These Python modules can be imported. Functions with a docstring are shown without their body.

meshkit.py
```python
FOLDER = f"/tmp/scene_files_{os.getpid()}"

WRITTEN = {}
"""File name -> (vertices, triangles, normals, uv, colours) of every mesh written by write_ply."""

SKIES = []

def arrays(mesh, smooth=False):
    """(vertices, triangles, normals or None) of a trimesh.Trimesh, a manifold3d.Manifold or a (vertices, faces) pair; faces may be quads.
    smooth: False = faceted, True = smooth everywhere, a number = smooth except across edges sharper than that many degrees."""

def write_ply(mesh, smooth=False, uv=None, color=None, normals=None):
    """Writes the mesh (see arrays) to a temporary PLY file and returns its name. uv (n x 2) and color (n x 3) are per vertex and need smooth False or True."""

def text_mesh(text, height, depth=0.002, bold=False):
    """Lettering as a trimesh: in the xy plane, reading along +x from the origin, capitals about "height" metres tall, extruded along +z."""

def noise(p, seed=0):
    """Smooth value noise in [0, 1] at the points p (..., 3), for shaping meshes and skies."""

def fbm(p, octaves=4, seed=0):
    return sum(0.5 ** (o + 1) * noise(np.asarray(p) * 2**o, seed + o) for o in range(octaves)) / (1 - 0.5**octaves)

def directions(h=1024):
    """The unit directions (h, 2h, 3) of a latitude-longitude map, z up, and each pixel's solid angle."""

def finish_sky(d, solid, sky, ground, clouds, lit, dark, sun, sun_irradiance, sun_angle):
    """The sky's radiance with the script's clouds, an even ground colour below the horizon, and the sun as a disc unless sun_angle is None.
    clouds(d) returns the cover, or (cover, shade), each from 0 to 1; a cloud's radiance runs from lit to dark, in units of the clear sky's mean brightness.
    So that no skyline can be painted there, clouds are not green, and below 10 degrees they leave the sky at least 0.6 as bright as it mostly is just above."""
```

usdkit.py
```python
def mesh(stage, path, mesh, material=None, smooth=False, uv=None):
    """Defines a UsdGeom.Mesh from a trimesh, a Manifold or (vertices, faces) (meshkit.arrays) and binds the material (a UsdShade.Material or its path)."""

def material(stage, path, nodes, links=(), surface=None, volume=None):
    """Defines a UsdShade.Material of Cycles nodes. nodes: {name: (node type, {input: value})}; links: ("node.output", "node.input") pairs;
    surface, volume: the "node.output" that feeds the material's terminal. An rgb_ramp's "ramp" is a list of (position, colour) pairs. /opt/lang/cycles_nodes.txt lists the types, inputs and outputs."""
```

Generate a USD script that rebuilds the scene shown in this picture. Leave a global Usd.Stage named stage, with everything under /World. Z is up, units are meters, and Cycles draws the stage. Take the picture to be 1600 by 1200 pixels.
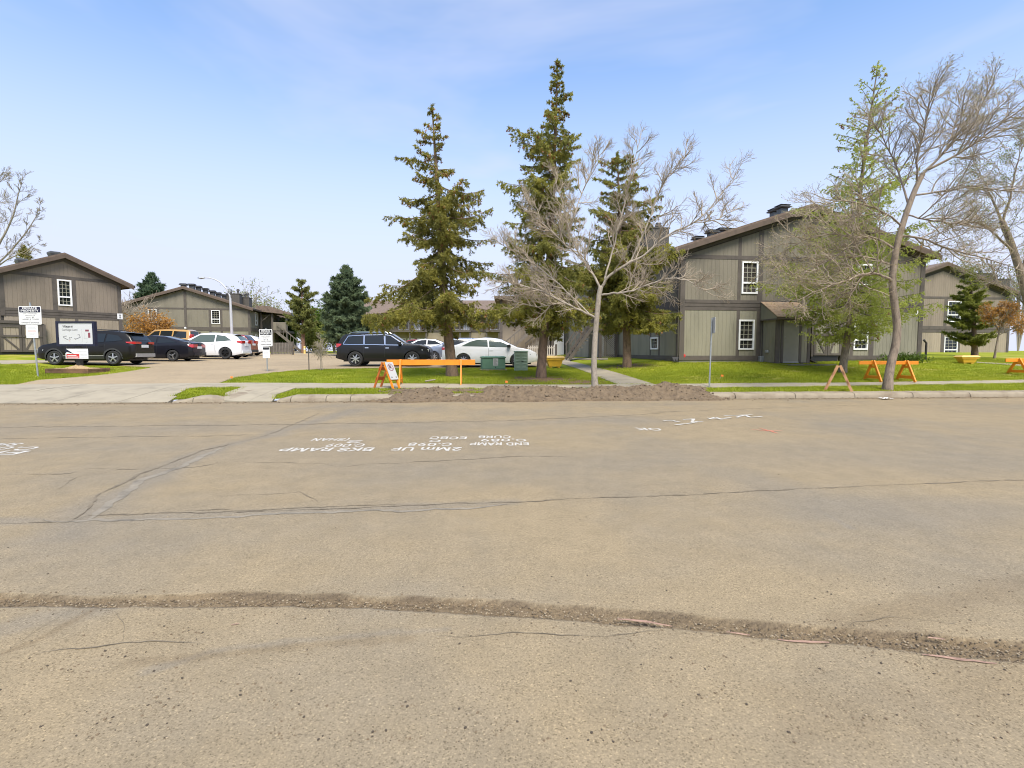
import math
import numpy as np
import trimesh
import shapely
from shapely.geometry import Polygon, LineString, Point, box as sbox
from shapely.ops import unary_union
import manifold3d as m3
import usdkit
import meshkit
from pxr import Usd, UsdGeom, UsdLux, UsdShade, Sdf, Gf, Vt

stage = Usd.Stage.CreateInMemory()
UsdGeom.SetStageUpAxis(stage, UsdGeom.Tokens.z)
UsdGeom.SetStageMetersPerUnit(stage, 1.0)
UsdGeom.Xform.Define(stage, '/World')
UsdGeom.Scope.Define(stage, '/World/Looks')

# ------------------------------------------------------------------ camera, sky, sun, exposure
EYE = 1.55
FPX = 800.0                      # focal length in photograph pixels
PITCH = math.atan((600 - 549) / FPX)
EXPOSURE = 1.95
SUN_EL, SUN_AZ = math.radians(56), math.radians(163)   # azimuth clockwise from +y: behind the camera, to the left
SUN_INT, SUN_ANGLE = 0.40, 26.0
SKY_STRENGTH = 0.075

cam = UsdGeom.Camera.Define(stage, '/World/camera')
cam.CreateHorizontalApertureAttr(36.0)
cam.CreateVerticalApertureAttr(27.0)
cam.CreateFocalLengthAttr(36.0 * FPX / 1600)
cam.CreateClippingRangeAttr(Gf.Vec2f(0.1, 3000))
cam.CreateExposureAttr(EXPOSURE)
cam.AddTranslateOp().Set(Gf.Vec3d(0, 0, EYE))
cam.AddRotateXOp().Set(90 - math.degrees(PITCH))

sd = np.array([math.sin(SUN_AZ) * math.cos(SUN_EL), math.cos(SUN_AZ) * math.cos(SUN_EL), math.sin(SUN_EL)])
sun = UsdLux.DistantLight.Define(stage, '/World/sun')
sun.CreateIntensityAttr(SUN_INT)
sun.CreateAngleAttr(SUN_ANGLE)
sun.CreateNormalizeAttr(True)
sun.CreateColorAttr(Gf.Vec3f(1.0, 0.93, 0.82))
rot = Gf.Rotation(Gf.Vec3d(0, 0, -1), Gf.Vec3d(*(-sd)))
sun.AddTransformOp().Set(Gf.Matrix4d().SetRotate(rot))

sky_mat = usdkit.material(stage, '/World/Looks/sky', {
    'sky': ('sky_texture', {'sky_type': 'single_scattering', 'sun_disc': False, 'sun_elevation': SUN_EL,
                            'sun_rotation': math.atan2(sd[0], sd[1]), 'altitude': 600.0, 'air_density': 1.0,
                            'aerosol_density': 0.7, 'ozone_density': 1.0}),
    'tc': ('texture_coordinate', {}),
    'map': ('mapping', {'scale': (1.0, 1.0, 3.0), 'rotation': (0.12, 0.1, 0.5)}),
    'n': ('noise_texture', {'scale': 1.7, 'detail': 5.0, 'roughness': 0.5, 'distortion': 0.4}),
    'r': ('rgb_ramp', {'ramp': [(0.36, (0.02, 0.02, 0.02)), (0.52, (0.36, 0.36, 0.36)), (0.70, (0.72, 0.72, 0.72))]}),
    'sep': ('separate_xyz', {}),
    'hz': ('map_range', {'range_type': 'smoothstep', 'from_min': 0.08, 'from_max': 0.58, 'to_min': 0.97, 'to_max': 0.04, 'clamp': True}),
    'mx': ('math', {'math_type': 'maximum'}),
    'hs': ('hsv', {'saturation': 1.14, 'value': 1.06}),
    'cl': ('mix_color', {'blend_type': 'mix', 'b': (2.72, 2.88, 3.62)}),
    'bg': ('background_shader', {'strength': SKY_STRENGTH}),
}, [('tc.generated', 'map.vector'), ('map.vector', 'n.vector'), ('n.fac', 'r.fac'), ('tc.generated', 'sep.vector'), ('sep.z', 'hz.value'),
    ('r.color', 'mx.value1'), ('hz.result', 'mx.value2'), ('mx.value', 'cl.fac'), ('sky.color', 'hs.color'), ('hs.color', 'cl.a'), ('cl.result', 'bg.color')],
    surface='bg.background')
dome = UsdLux.DomeLight.Define(stage, '/World/sky')
dome.CreateIntensityAttr(1.0)
UsdShade.MaterialBindingAPI.Apply(dome.GetPrim()).Bind(sky_mat)
dome.GetPrim().SetCustomDataByKey('kind', 'structure')

# ------------------------------------------------------------------ helpers
_names = {}
def numbered(path):
    n = _names.get(path, -1) + 1
    _names[path] = n
    return path if n == 0 else f'{path}_{n:03d}'

def tag(path, label=None, cat=None, group=None, kind=None):
    p = stage.GetPrimAtPath(path)
    for k, v in (('label', label), ('category', cat), ('group', group), ('kind', kind)):
        if v:
            p.SetCustomDataByKey(k, v)
    return path

def thing(name, label, cat, loc=(0, 0, 0), rz=0.0, group=None):
    path = numbered('/World/' + name)
    x = UsdGeom.Xform.Define(stage, path)
    x.AddTranslateOp().Set(Gf.Vec3d(*map(float, loc)))
    x.AddRotateZOp().Set(math.degrees(rz))
    return tag(path, label, cat, group)

def structure(name):
    path = numbered('/World/' + name)
    UsdGeom.Xform.Define(stage, path)
    return tag(path, kind='structure')

class MB:
    def __init__(self):
        self.V, self.F, self.n = [], [], 0
    def add(self, v, f):
        v = np.asarray(v, float).reshape(-1, 3); f = np.asarray(f, int)
        if f.shape[1] == 4:
            f = np.vstack([f[:, [0, 1, 2]], f[:, [0, 2, 3]]])
        self.V.append(v); self.F.append(f + self.n); self.n += len(v)
        return self
    def mesh_(self, m):
        if hasattr(m, 'to_mesh'):
            q = m.to_mesh(); return self.add(q.vert_properties[:, :3], q.tri_verts)
        return self.add(m.vertices, m.faces)
    def box(self, x0, x1, y0, y1, z0, z1):
        v = [(x, y, z) for x in (x0, x1) for y in (y0, y1) for z in (z0, z1)]
        f = [(0, 1, 3, 2), (4, 6, 7, 5), (0, 4, 5, 1), (2, 3, 7, 6), (0, 2, 6, 4), (1, 5, 7, 3)]
        return self.add(v, f)
    def cbox(self, x0, x1, y0, y1, z0, z1, c=0.01):
        pts = []
        for x, sx in ((x0, 1), (x1, -1)):
            for y, sy in ((y0, 1), (y1, -1)):
                for z, sz in ((z0, 1), (z1, -1)):
                    pts += [(x + sx * c, y + sy * c, z), (x + sx * c, y, z + sz * c), (x, y + sy * c, z + sz * c)]
        return self.hull(pts)
    def hull(self, pts):
        return self.mesh_(m3.Manifold.hull_points(np.asarray(pts, float)))
    def bar(self, p, q, w, h, up=(0, 0, 1)):
        p, q = np.asarray(p, float), np.asarray(q, float)
        d = q - p; L = np.linalg.norm(d); d /= L
        up = np.asarray(up, float)
        s = np.cross(d, up)
        if np.linalg.norm(s) < 1e-6:
            s = np.cross(d, (1, 0, 0))
        s /= np.linalg.norm(s); u = np.cross(s, d)
        v = [p + d * L * a + s * w * b / 2 + u * h * c / 2 for a in (0, 1) for b in (-1, 1) for c in (-1, 1)]
        f = [(0, 1, 3, 2), (4, 6, 7, 5), (0, 4, 5, 1), (2, 3, 7, 6), (0, 2, 6, 4), (1, 5, 7, 3)]
        return self.add(v, f)
    def tube(self, pts, radii, sides=6, cap=True):
        pts = np.asarray(pts, float); n = len(pts)
        r = np.broadcast_to(np.asarray(radii, float), (n,))
        t = np.gradient(pts, axis=0); t /= np.maximum(np.linalg.norm(t, axis=1, keepdims=True), 1e-9)
        ref = np.array([0.31, 0.17, 0.93]) if abs(t[0] @ np.array([0.31, 0.17, 0.93])) < 0.9 else np.array([1.0, 0, 0])
        a = np.cross(t, ref); a /= np.linalg.norm(a, axis=1, keepdims=True)
        b = np.cross(t, a)
        ang = np.arange(sides) / sides * 2 * np.pi
        v = pts[:, None] + r[:, None, None] * (a[:, None] * np.cos(ang)[:, None] + b[:, None] * np.sin(ang)[:, None])
        i = np.arange(n - 1)[:, None] * sides; j = np.arange(sides)[None]; k = (j + 1) % sides
        f = np.stack([i + j, i + k, i + sides + k, i + sides + j], -1).reshape(-1, 4)
        f = np.vstack([f[:, [0, 1, 2]], f[:, [0, 2, 3]]])[:, ::-1]
        vv = v.reshape(-1, 3)
        if cap and sides > 2:
            vv = np.vstack([vv, pts[0], pts[-1]]); m = n * sides
            c0 = np.stack([np.full(sides, m), j[0], k[0]], 1); c1 = np.stack([np.full(sides, m + 1), (n - 1) * sides + k[0], (n - 1) * sides + j[0]], 1)
            f = np.vstack([f, c0[:, ::-1][:, ::-1], c1])
        return self.add(vv, f)
    def ext(self, poly, h0, h1, axis='y'):
        """Extrudes polygon(s); axis y: polygon in (x, z) between y = h0..h1; axis z: in (x, y)."""
        for g in getattr(poly, 'geoms', [poly]):
            if g.geom_type != 'Polygon' or g.area < 1e-7:
                continue
            m = trimesh.creation.extrude_polygon(g, h1 - h0, engine='earcut')
            v = np.array(m.vertices)
            if axis == 'y':
                v = np.stack([v[:, 0], h1 - v[:, 2], v[:, 1]], 1)
            else:
                v[:, 2] += h0
            self.add(v, m.faces)
        return self
    def lathe(self, prof, sides=16, axis='z', at=(0, 0, 0)):
        prof = np.asarray(prof, float); n = len(prof)
        ang = np.arange(sides) / sides * 2 * np.pi
        v = np.stack([prof[:, None, 0] * np.cos(ang), prof[:, None, 0] * np.sin(ang), np.repeat(prof[:, 1][:, None], sides, 1)], -1).reshape(-1, 3)
        i = np.arange(n - 1)[:, None] * sides; j = np.arange(sides)[None]; k = (j + 1) % sides
        f = np.stack([i + j, i + k, i + sides + k, i + sides + j], -1).reshape(-1, 4)
        if axis == 'y':
            v = v[:, [0, 2, 1]] * [1, 1, -1]
        if axis == 'x':
            v = v[:, [2, 0, 1]]
        return self.add(v + np.asarray(at, float), f)
    def arrays(self):
        return np.vstack(self.V), np.vstack(self.F)
    def tf(self, M):
        M = np.asarray(M, float)
        self.V = [v @ M[:3, :3].T + M[:3, 3] for v in self.V]
        return self

def put(mb, parent, name, mat, smooth=False, label=None):
    """Defines the collected shapes as ONE mesh under parent."""
    path = numbered(parent + '/' + name)
    v, f = mb.arrays() if isinstance(mb, MB) else mb
    usdkit.mesh(stage, path, (v, f), MATS[mat], smooth)
    if label:
        tag(path, label)
    return path

def rotz(a, t=(0, 0, 0)):
    c, s = math.cos(a), math.sin(a)
    return np.array([[c, -s, 0, t[0]], [s, c, 0, t[1]], [0, 0, 1, t[2]], [0, 0, 0, 1.0]])

# the photograph's pixel grid -> rays, used to measure where things stand
CP, SP = math.cos(PITCH), math.sin(PITCH)
def ray(px, py):
    cx, cy = (px - 800) / FPX, (600 - py) / FPX
    return np.array([cx, CP + cy * SP, -SP + cy * CP])
def at(px, py, Y):
    d = ray(px, py)
    return np.array([0, 0, EYE]) + d * (Y / d[1])
def sstep(x, a, b):
    t = np.clip((np.asarray(x, float) - a) / (b - a), 0, 1)
    return t * t * (3 - 2 * t)

# ------------------------------------------------------------------ the lie of the land
SL = 0.072
KERB = 14.95
def g(X, Y):
    X, Y = np.asarray(X, float), np.asarray(Y, float)
    v = Y - SL * X
    road = np.interp(v, [-60, 0, 3, KERB], [0, 0, 0, 0.12])
    land = np.interp(v, [KERB, KERB + 0.5, 16.8, 18.3, 22, 27, 33, 48, 70, 130, 400], [0.27, 0.30, 0.37, 0.42, 0.57, 0.745, 0.90, 1.15, 1.45, 1.6, 1.6])
    ap = (1 - np.clip(np.minimum.reduce([np.abs(X + 35) - 25.6, np.abs(X + 7.4) - 0.62]) / 0.5, 0, 1)) * (v < KERB + 1.9)   # dropped kerb at the drive and the walk
    land = np.where(ap > 0, land * (1 - ap) + ap * np.minimum(land, np.interp(v, [KERB, KERB + 1.9], [0.118, 0.372])), land)
    right = np.interp(X, [3, 8, 20, 27, 45, 90], [0, .40, .44, .50, .45, 0.2]) * sstep(v, 15.5, 25) * (1 - 0.5 * sstep(v, 40, 80))
    left = np.interp(X, [-60, -28, -22, -18, -14], [.5, .54, .13, .10, 0]) * sstep(v, 20, 26) * (1 - 0.8 * sstep(v, 40, 60))
    return np.where(v < KERB, road, land + right + left)
def gp(px, py):
    d = ray(px, py); Y = 15.0
    lo, hi = 0.5, 400.0
    for Yt in np.geomspace(1.5, 400, 500):
        p = np.array([0, 0, EYE]) + d * (Yt / d[1])
        if p[2] <= g(p[0], p[1]):
            hi = Yt; break
        lo = Yt
    for _ in range(30):
        m = (lo + hi) / 2; p = np.array([0, 0, EYE]) + d * (m / d[1])
        if p[2] <= g(p[0], p[1]): hi = m
        else: lo = m
    p = np.array([0, 0, EYE]) + d * (hi / d[1])
    return p
def rp(px, py):
    """Point of the road plane (road level varies by centimetres only)."""
    d = ray(px, py); z = 0.0
    for _ in range(12):
        p = np.array([0, 0, EYE]) + d * ((EYE - z) / -d[2]); v = min(p[1] - SL * p[0], KERB)
        z = float(np.interp(v, [-60, 0, 3, KERB], [0, 0, 0, 0.12]))
    return p
def roadz(X, Y):
    return np.interp(np.asarray(Y) - SL * np.asarray(X), [-60, 0, 3, KERB], [0, 0, 0, 0.12])

# ------------------------------------------------------------------ materials
MATS = {}
def simple(name, col, rough=0.6, var=0.12, scale=6.0, bump=0.0, bscale=60.0, metallic=0.0, coat=0.0, spec=0.5, dirt=None, stretch=(1, 1, 1), coord='object'):
    """Principled with a little large-scale variation, fine grain and relief."""
    c = np.array(col, float)
    d = np.array(dirt if dirt is not None else c * (1 - 2.2 * var))
    nodes = {
        'tc': ('texture_coordinate', {}), 'geo': ('geometry', {}),
        'map': ('mapping', {'scale': stretch}),
        'n1': ('noise_texture', {'scale': scale, 'detail': 6.0, 'roughness': 0.6}),
        'n2': ('noise_texture', {'scale': bscale, 'detail': 3.0, 'roughness': 0.6}),
        'r': ('rgb_ramp', {'ramp': [(0.25, tuple(d)), (0.5, tuple(c)), (0.8, tuple(np.minimum(c * (1 + var), 0.95)))]}),
        'mul': ('mix_color', {'blend_type': 'multiply', 'fac': min(1.0, var * 2.0)}),
        'r2': ('rgb_ramp', {'ramp': [(0.3, (0.55, 0.55, 0.55)), (0.65, (1, 1, 1))]}),
        'p': ('principled_bsdf', {'roughness': rough, 'metallic': metallic, 'coat_weight': coat, 'coat_roughness': 0.04, 'specular_ior_level': spec}),
    }
    src = 'geo.position' if coord == 'world' else 'tc.object'
    links = [(src, 'map.vector'), ('map.vector', 'n1.vector'), ('map.vector', 'n2.vector'), ('n1.fac', 'r.fac'), ('n2.fac', 'r2.fac'),
             ('r.color', 'mul.a'), ('r2.color', 'mul.b'), ('mul.result', 'p.base_color')]
    if bump:
        nodes['b'] = ('bump', {'strength': bump, 'distance': 0.01})
        links += [('n2.fac', 'b.height'), ('b.normal', 'p.normal')]
    MATS[name] = usdkit.material(stage, '/World/Looks/' + name, nodes, links, surface='p.BSDF')
def plain(name, col, rough=0.5, metallic=0.0, coat=0.0, spec=0.5):
    MATS[name] = usdkit.material(stage, '/World/Looks/' + name, {'p': ('principled_bsdf', {'base_color': col, 'roughness': rough, 'metallic': metallic, 'coat_weight': coat, 'coat_roughness': 0.03, 'specular_ior_level': spec})}, [], surface='p.BSDF')
def foliage(name, stops, trans=0.35, nscale=1.2, rough=0.6):
    """Leaf material: each small leaf its own tone, clumps lighter and darker."""
    MATS[name] = usdkit.material(stage, '/World/Looks/' + name, {
        'geo': ('geometry', {}), 'n': ('noise_texture', {'scale': nscale, 'detail': 3.0}),
        'm1': ('math', {'math_type': 'multiply', 'value2': 0.45}), 'm2': ('math', {'math_type': 'multiply', 'value2': 0.75}), 'a': ('math', {'math_type': 'add'}),
        'r': ('rgb_ramp', {'ramp': stops}),
        'd': ('principled_bsdf', {'roughness': rough, 'specular_ior_level': 0.25}), 't': ('translucent_bsdf', {}), 'x': ('mix_closure', {'fac': trans}),
    }, [('geo.position', 'n.vector'), ('geo.random_per_island', 'm1.value1'), ('n.fac', 'm2.value1'), ('m1.value', 'a.value1'), ('m2.value', 'a.value2'), ('a.value', 'r.fac'),
        ('r.color', 'd.base_color'), ('r.color', 't.color'), ('d.BSDF', 'x.closure1'), ('t.BSDF', 'x.closure2')], surface='x.closure')

simple('siding_olive_upper', (0.195, 0.174, 0.130), 0.8, 0.13, 1.4, 0.25, 80, stretch=(1, 1, 0.25))
simple('siding_olive_lower', (0.245, 0.230, 0.168), 0.8, 0.13, 1.4, 0.25, 80, stretch=(1, 1, 0.25))
simple('siding_brown_upper', (0.222, 0.182, 0.138), 0.8, 0.13, 1.4, 0.25, 80, stretch=(1, 1, 0.25))
simple('siding_brown_lower', (0.31, 0.258, 0.188), 0.8, 0.13, 1.4, 0.25, 80, stretch=(1, 1, 0.25))
simple('trim_brown', (0.095, 0.080, 0.066), 0.75, 0.16, 2.5, 0.2, 60)
simple('rake_brown', (0.11, 0.078, 0.056), 0.75, 0.14, 2.5, 0.2, 60)
simple('soffit_brown', (0.13, 0.09, 0.06), 0.8, 0.1)
simple('shingle_brown', (0.17, 0.125, 0.095), 0.95, 0.22, 5.0, 0.8, 40, dirt=(0.09, 0.066, 0.05))
simple('shingle_tan', (0.40, 0.28, 0.175), 0.95, 0.25, 7.0, 0.6, 40, dirt=(0.25, 0.165, 0.10))
simple('house_backing', (0.06, 0.052, 0.043), 0.9, 0.1)
simple('concrete', (0.32, 0.278, 0.198), 0.9, 0.13, 1.6, 0.35, 90, coord='world')
simple('concrete_old', (0.28, 0.235, 0.165), 0.9, 0.2, 2.2, 0.6, 50, coord='world', dirt=(0.17, 0.125, 0.08))
simple('concrete_foundation', (0.27, 0.26, 0.22), 0.9, 0.14, 2.0, 0.3, 60)
plain('white_vinyl', (0.78, 0.78, 0.77), 0.45)
plain('window_glass', (0.018, 0.024, 0.026), 0.03, spec=0.9)
plain('muntin_white', (0.36, 0.35, 0.27), 0.5)
simple('door_taupe', (0.23, 0.215, 0.165), 0.6, 0.05)
simple('vent_metal', (0.10, 0.105, 0.105), 0.5, 0.1, metallic=0.4)
simple('chimney_cladding', (0.085, 0.078, 0.066), 0.8, 0.12)
simple('flue_metal', (0.16, 0.15, 0.14), 0.45, 0.1, metallic=0.6)
plain('black_plastic', (0.015, 0.015, 0.016), 0.45)
plain('gutter_dark', (0.03, 0.025, 0.022), 0.4)
simple('grey_metal', (0.38, 0.40, 0.40), 0.45, 0.1, metallic=0.5)
simple('galvanised', (0.45, 0.47, 0.47), 0.4, 0.12, 12, metallic=0.7)
plain('lamp_pole', (0.55, 0.55, 0.55), 0.4, metallic=0.3)
simple('weathered_wood_grey', (0.16, 0.14, 0.115), 0.85, 0.2, 3, 0.3, 50)
simple('planter_wood', (0.19, 0.105, 0.055), 0.85, 0.25, 5, 0.4, 50)
simple('straw', (0.42, 0.30, 0.15), 0.9, 0.25, 20, 0.5, 90)
plain('lattice', (0.42, 0.38, 0.32), 0.8)
# cars
def paint(name, col, metallic=0.0, rough=0.28):
    plain(name, col, rough, metallic, 1.0, 0.25)
plain('paint_black', (0.010, 0.009, 0.008), 0.28, 0.0, 0.25, 0.2)
plain('paint_charcoal', (0.012, 0.012, 0.012), 0.3, 0.0, 0.28, 0.2)
plain('paint_navy', (0.010, 0.010, 0.014), 0.28, 0.0, 0.28, 0.2)
paint('paint_white', (0.72, 0.72, 0.72))
paint('paint_silverblue', (0.20, 0.23, 0.29), 0.5, 0.3)
paint('paint_red', (0.22, 0.022, 0.018), 0.2)
paint('paint_yellow', (0.40, 0.235, 0.075))
plain('car_glass', (0.014, 0.017, 0.018), 0.05, spec=0.45)
plain('car_glass_green', (0.075, 0.10, 0.085), 0.05, spec=0.5)
plain('tyre_rubber', (0.022, 0.022, 0.022), 0.85)
plain('rim_silver', (0.55, 0.55, 0.56), 0.28, 0.85)
plain('rim_black', (0.02, 0.02, 0.02), 0.35, 0.4)
plain('chrome', (0.75, 0.76, 0.77), 0.12, 1.0)
plain('tail_red', (0.40, 0.016, 0.012), 0.15, coat=1.0)
plain('headlamp', (0.45, 0.47, 0.48), 0.1, 0.5, coat=1.0)
plain('plate_white', (0.72, 0.72, 0.70), 0.5)
plain('arch_plastic', (0.035, 0.035, 0.036), 0.6)
plain('silver_plastic', (0.38, 0.37, 0.35), 0.4, 0.4)
# signs and street things
plain('sign_white', (0.72, 0.72, 0.71), 0.5)
plain('sign_backing', (0.47, 0.47, 0.46), 0.5)
plain('sign_navy', (0.008, 0.009, 0.028), 0.5)
plain('sign_black', (0.012, 0.012, 0.014), 0.5)
plain('sign_grey_print', (0.10, 0.10, 0.11), 0.6)
plain('sign_pale_print', (0.42, 0.43, 0.45), 0.6)
plain('sign_red', (0.52, 0.035, 0.03), 0.5)
plain('sign_pink', (0.60, 0.33, 0.31), 0.6)
plain('sign_maroon', (0.21, 0.055, 0.08), 0.6)
plain('sign_map', (0.52, 0.53, 0.54), 0.25)
simple('barrier_orange', (0.78, 0.255, 0.012), 0.5, 0.09, 4, 0.1, 60)
simple('barrier_rust', (0.52, 0.135, 0.02), 0.6, 0.14, 6, 0.1, 60)
simple('barrier_wood', (0.50, 0.28, 0.135), 0.75, 0.22, 8, 0.2, 60, dirt=(0.42, 0.16, 0.08))
simple('utility_green', (0.125, 0.245, 0.165), 0.5, 0.1, 3)
simple('utility_sage', (0.31, 0.41, 0.29), 0.5, 0.1, 3)
simple('bin_yellow', (0.72, 0.42, 0.04), 0.5, 0.1, 3)
simple('bin_yellow_faded', (0.76, 0.52, 0.16), 0.55, 0.1, 3)
plain('flag_orange', (0.80, 0.22, 0.02), 0.5)
simple('paint_marking', (0.52, 0.50, 0.45), 0.85, 0.25, 16, dirt=(0.33, 0.28, 0.19))
plain('paint_marking_red', (0.62, 0.20, 0.13), 0.8)
simple('paint_marking_pink', (0.36, 0.225, 0.16), 0.9, 0.25, 14)
# vegetation
simple('bark_spruce', (0.20, 0.135, 0.09), 0.95, 0.3, 9, 0.9, 35, stretch=(1, 1, 0.4), dirt=(0.06, 0.043, 0.032))
simple('bark_pale', (0.33, 0.285, 0.225), 0.95, 0.22, 10, 0.8, 40, stretch=(1, 1, 0.4), dirt=(0.17, 0.145, 0.12))
simple('bark_elm', (0.265, 0.21, 0.155), 0.95, 0.3, 9, 0.9, 35, stretch=(1, 1, 0.35), dirt=(0.09, 0.066, 0.05))
simple('twig_pale', (0.36, 0.295, 0.215), 0.9, 0.15, 3)
simple('twig_brown', (0.36, 0.29, 0.21), 0.9, 0.2, 3)
simple('twig_grey', (0.32, 0.275, 0.215), 0.9, 0.15, 3)
simple('bark_pine', (0.22, 0.12, 0.07), 0.95, 0.25, 8, 0.6, 40)
foliage('needles_spruce', [(0.2, (0.136, 0.136, 0.040)), (0.45, (0.345, 0.317, 0.073)), (0.7, (0.617, 0.544, 0.109)), (0.95, (0.800, 0.800, 0.200))], trans=0.50)
foliage('needles_spruce_green', [(0.2, (0.139, 0.150, 0.045)), (0.45, (0.363, 0.347, 0.081)), (0.7, (0.683, 0.590, 0.113)), (0.95, (0.800, 0.744, 0.201))], trans=0.50)
foliage('needles_young_spruce', [(0.2, (0.12, 0.14, 0.03)), (0.5, (0.30, 0.32, 0.06)), (0.9, (0.52, 0.50, 0.12))], trans=0.5)
foliage('needles_blue', [(0.2, (0.08, 0.115, 0.06)), (0.5, (0.21, 0.27, 0.14)), (0.9, (0.38, 0.44, 0.24))], trans=0.5)
foliage('needles_dark', [(0.2, (0.053, 0.087, 0.053)), (0.5, (0.120, 0.173, 0.087)), (0.9, (0.240, 0.300, 0.144))])
foliage('needles_pine', [(0.2, (0.13, 0.145, 0.045)), (0.5, (0.28, 0.29, 0.085)), (0.9, (0.45, 0.43, 0.14))], trans=0.45)
foliage('cones_brown', [(0.2, (0.156, 0.072, 0.030)), (0.5, (0.360, 0.180, 0.066)), (0.9, (0.552, 0.312, 0.120))], trans=0.05)
foliage('needles_larch', [(0.2, (0.30, 0.33, 0.07)), (0.5, (0.50, 0.54, 0.13)), (0.9, (0.70, 0.70, 0.28))], trans=0.55)
foliage('leaves_young', [(0.2, (0.149, 0.172, 0.034)), (0.5, (0.276, 0.299, 0.069)), (0.9, (0.437, 0.437, 0.161))], trans=0.45)
foliage('leaves_orange', [(0.2, (0.32, 0.15, 0.03)), (0.5, (0.52, 0.28, 0.07)), (0.9, (0.66, 0.42, 0.15))], trans=0.4)
foliage('buds_red', [(0.2, (0.24, 0.20, 0.07)), (0.5, (0.38, 0.36, 0.11)), (0.9, (0.52, 0.50, 0.17))], trans=0.3)
foliage('leaves_bush', [(0.2, (0.05, 0.085, 0.012)), (0.5, (0.12, 0.19, 0.022)), (0.9, (0.23, 0.29, 0.06))], trans=0.4)
foliage('grass_blade', [(0.15, (0.21, 0.26, 0.016)), (0.5, (0.35, 0.385, 0.030)), (0.74, (0.47, 0.45, 0.06)), (0.9, (0.62, 0.52, 0.19))], trans=0.45, nscale=0.6)

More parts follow.
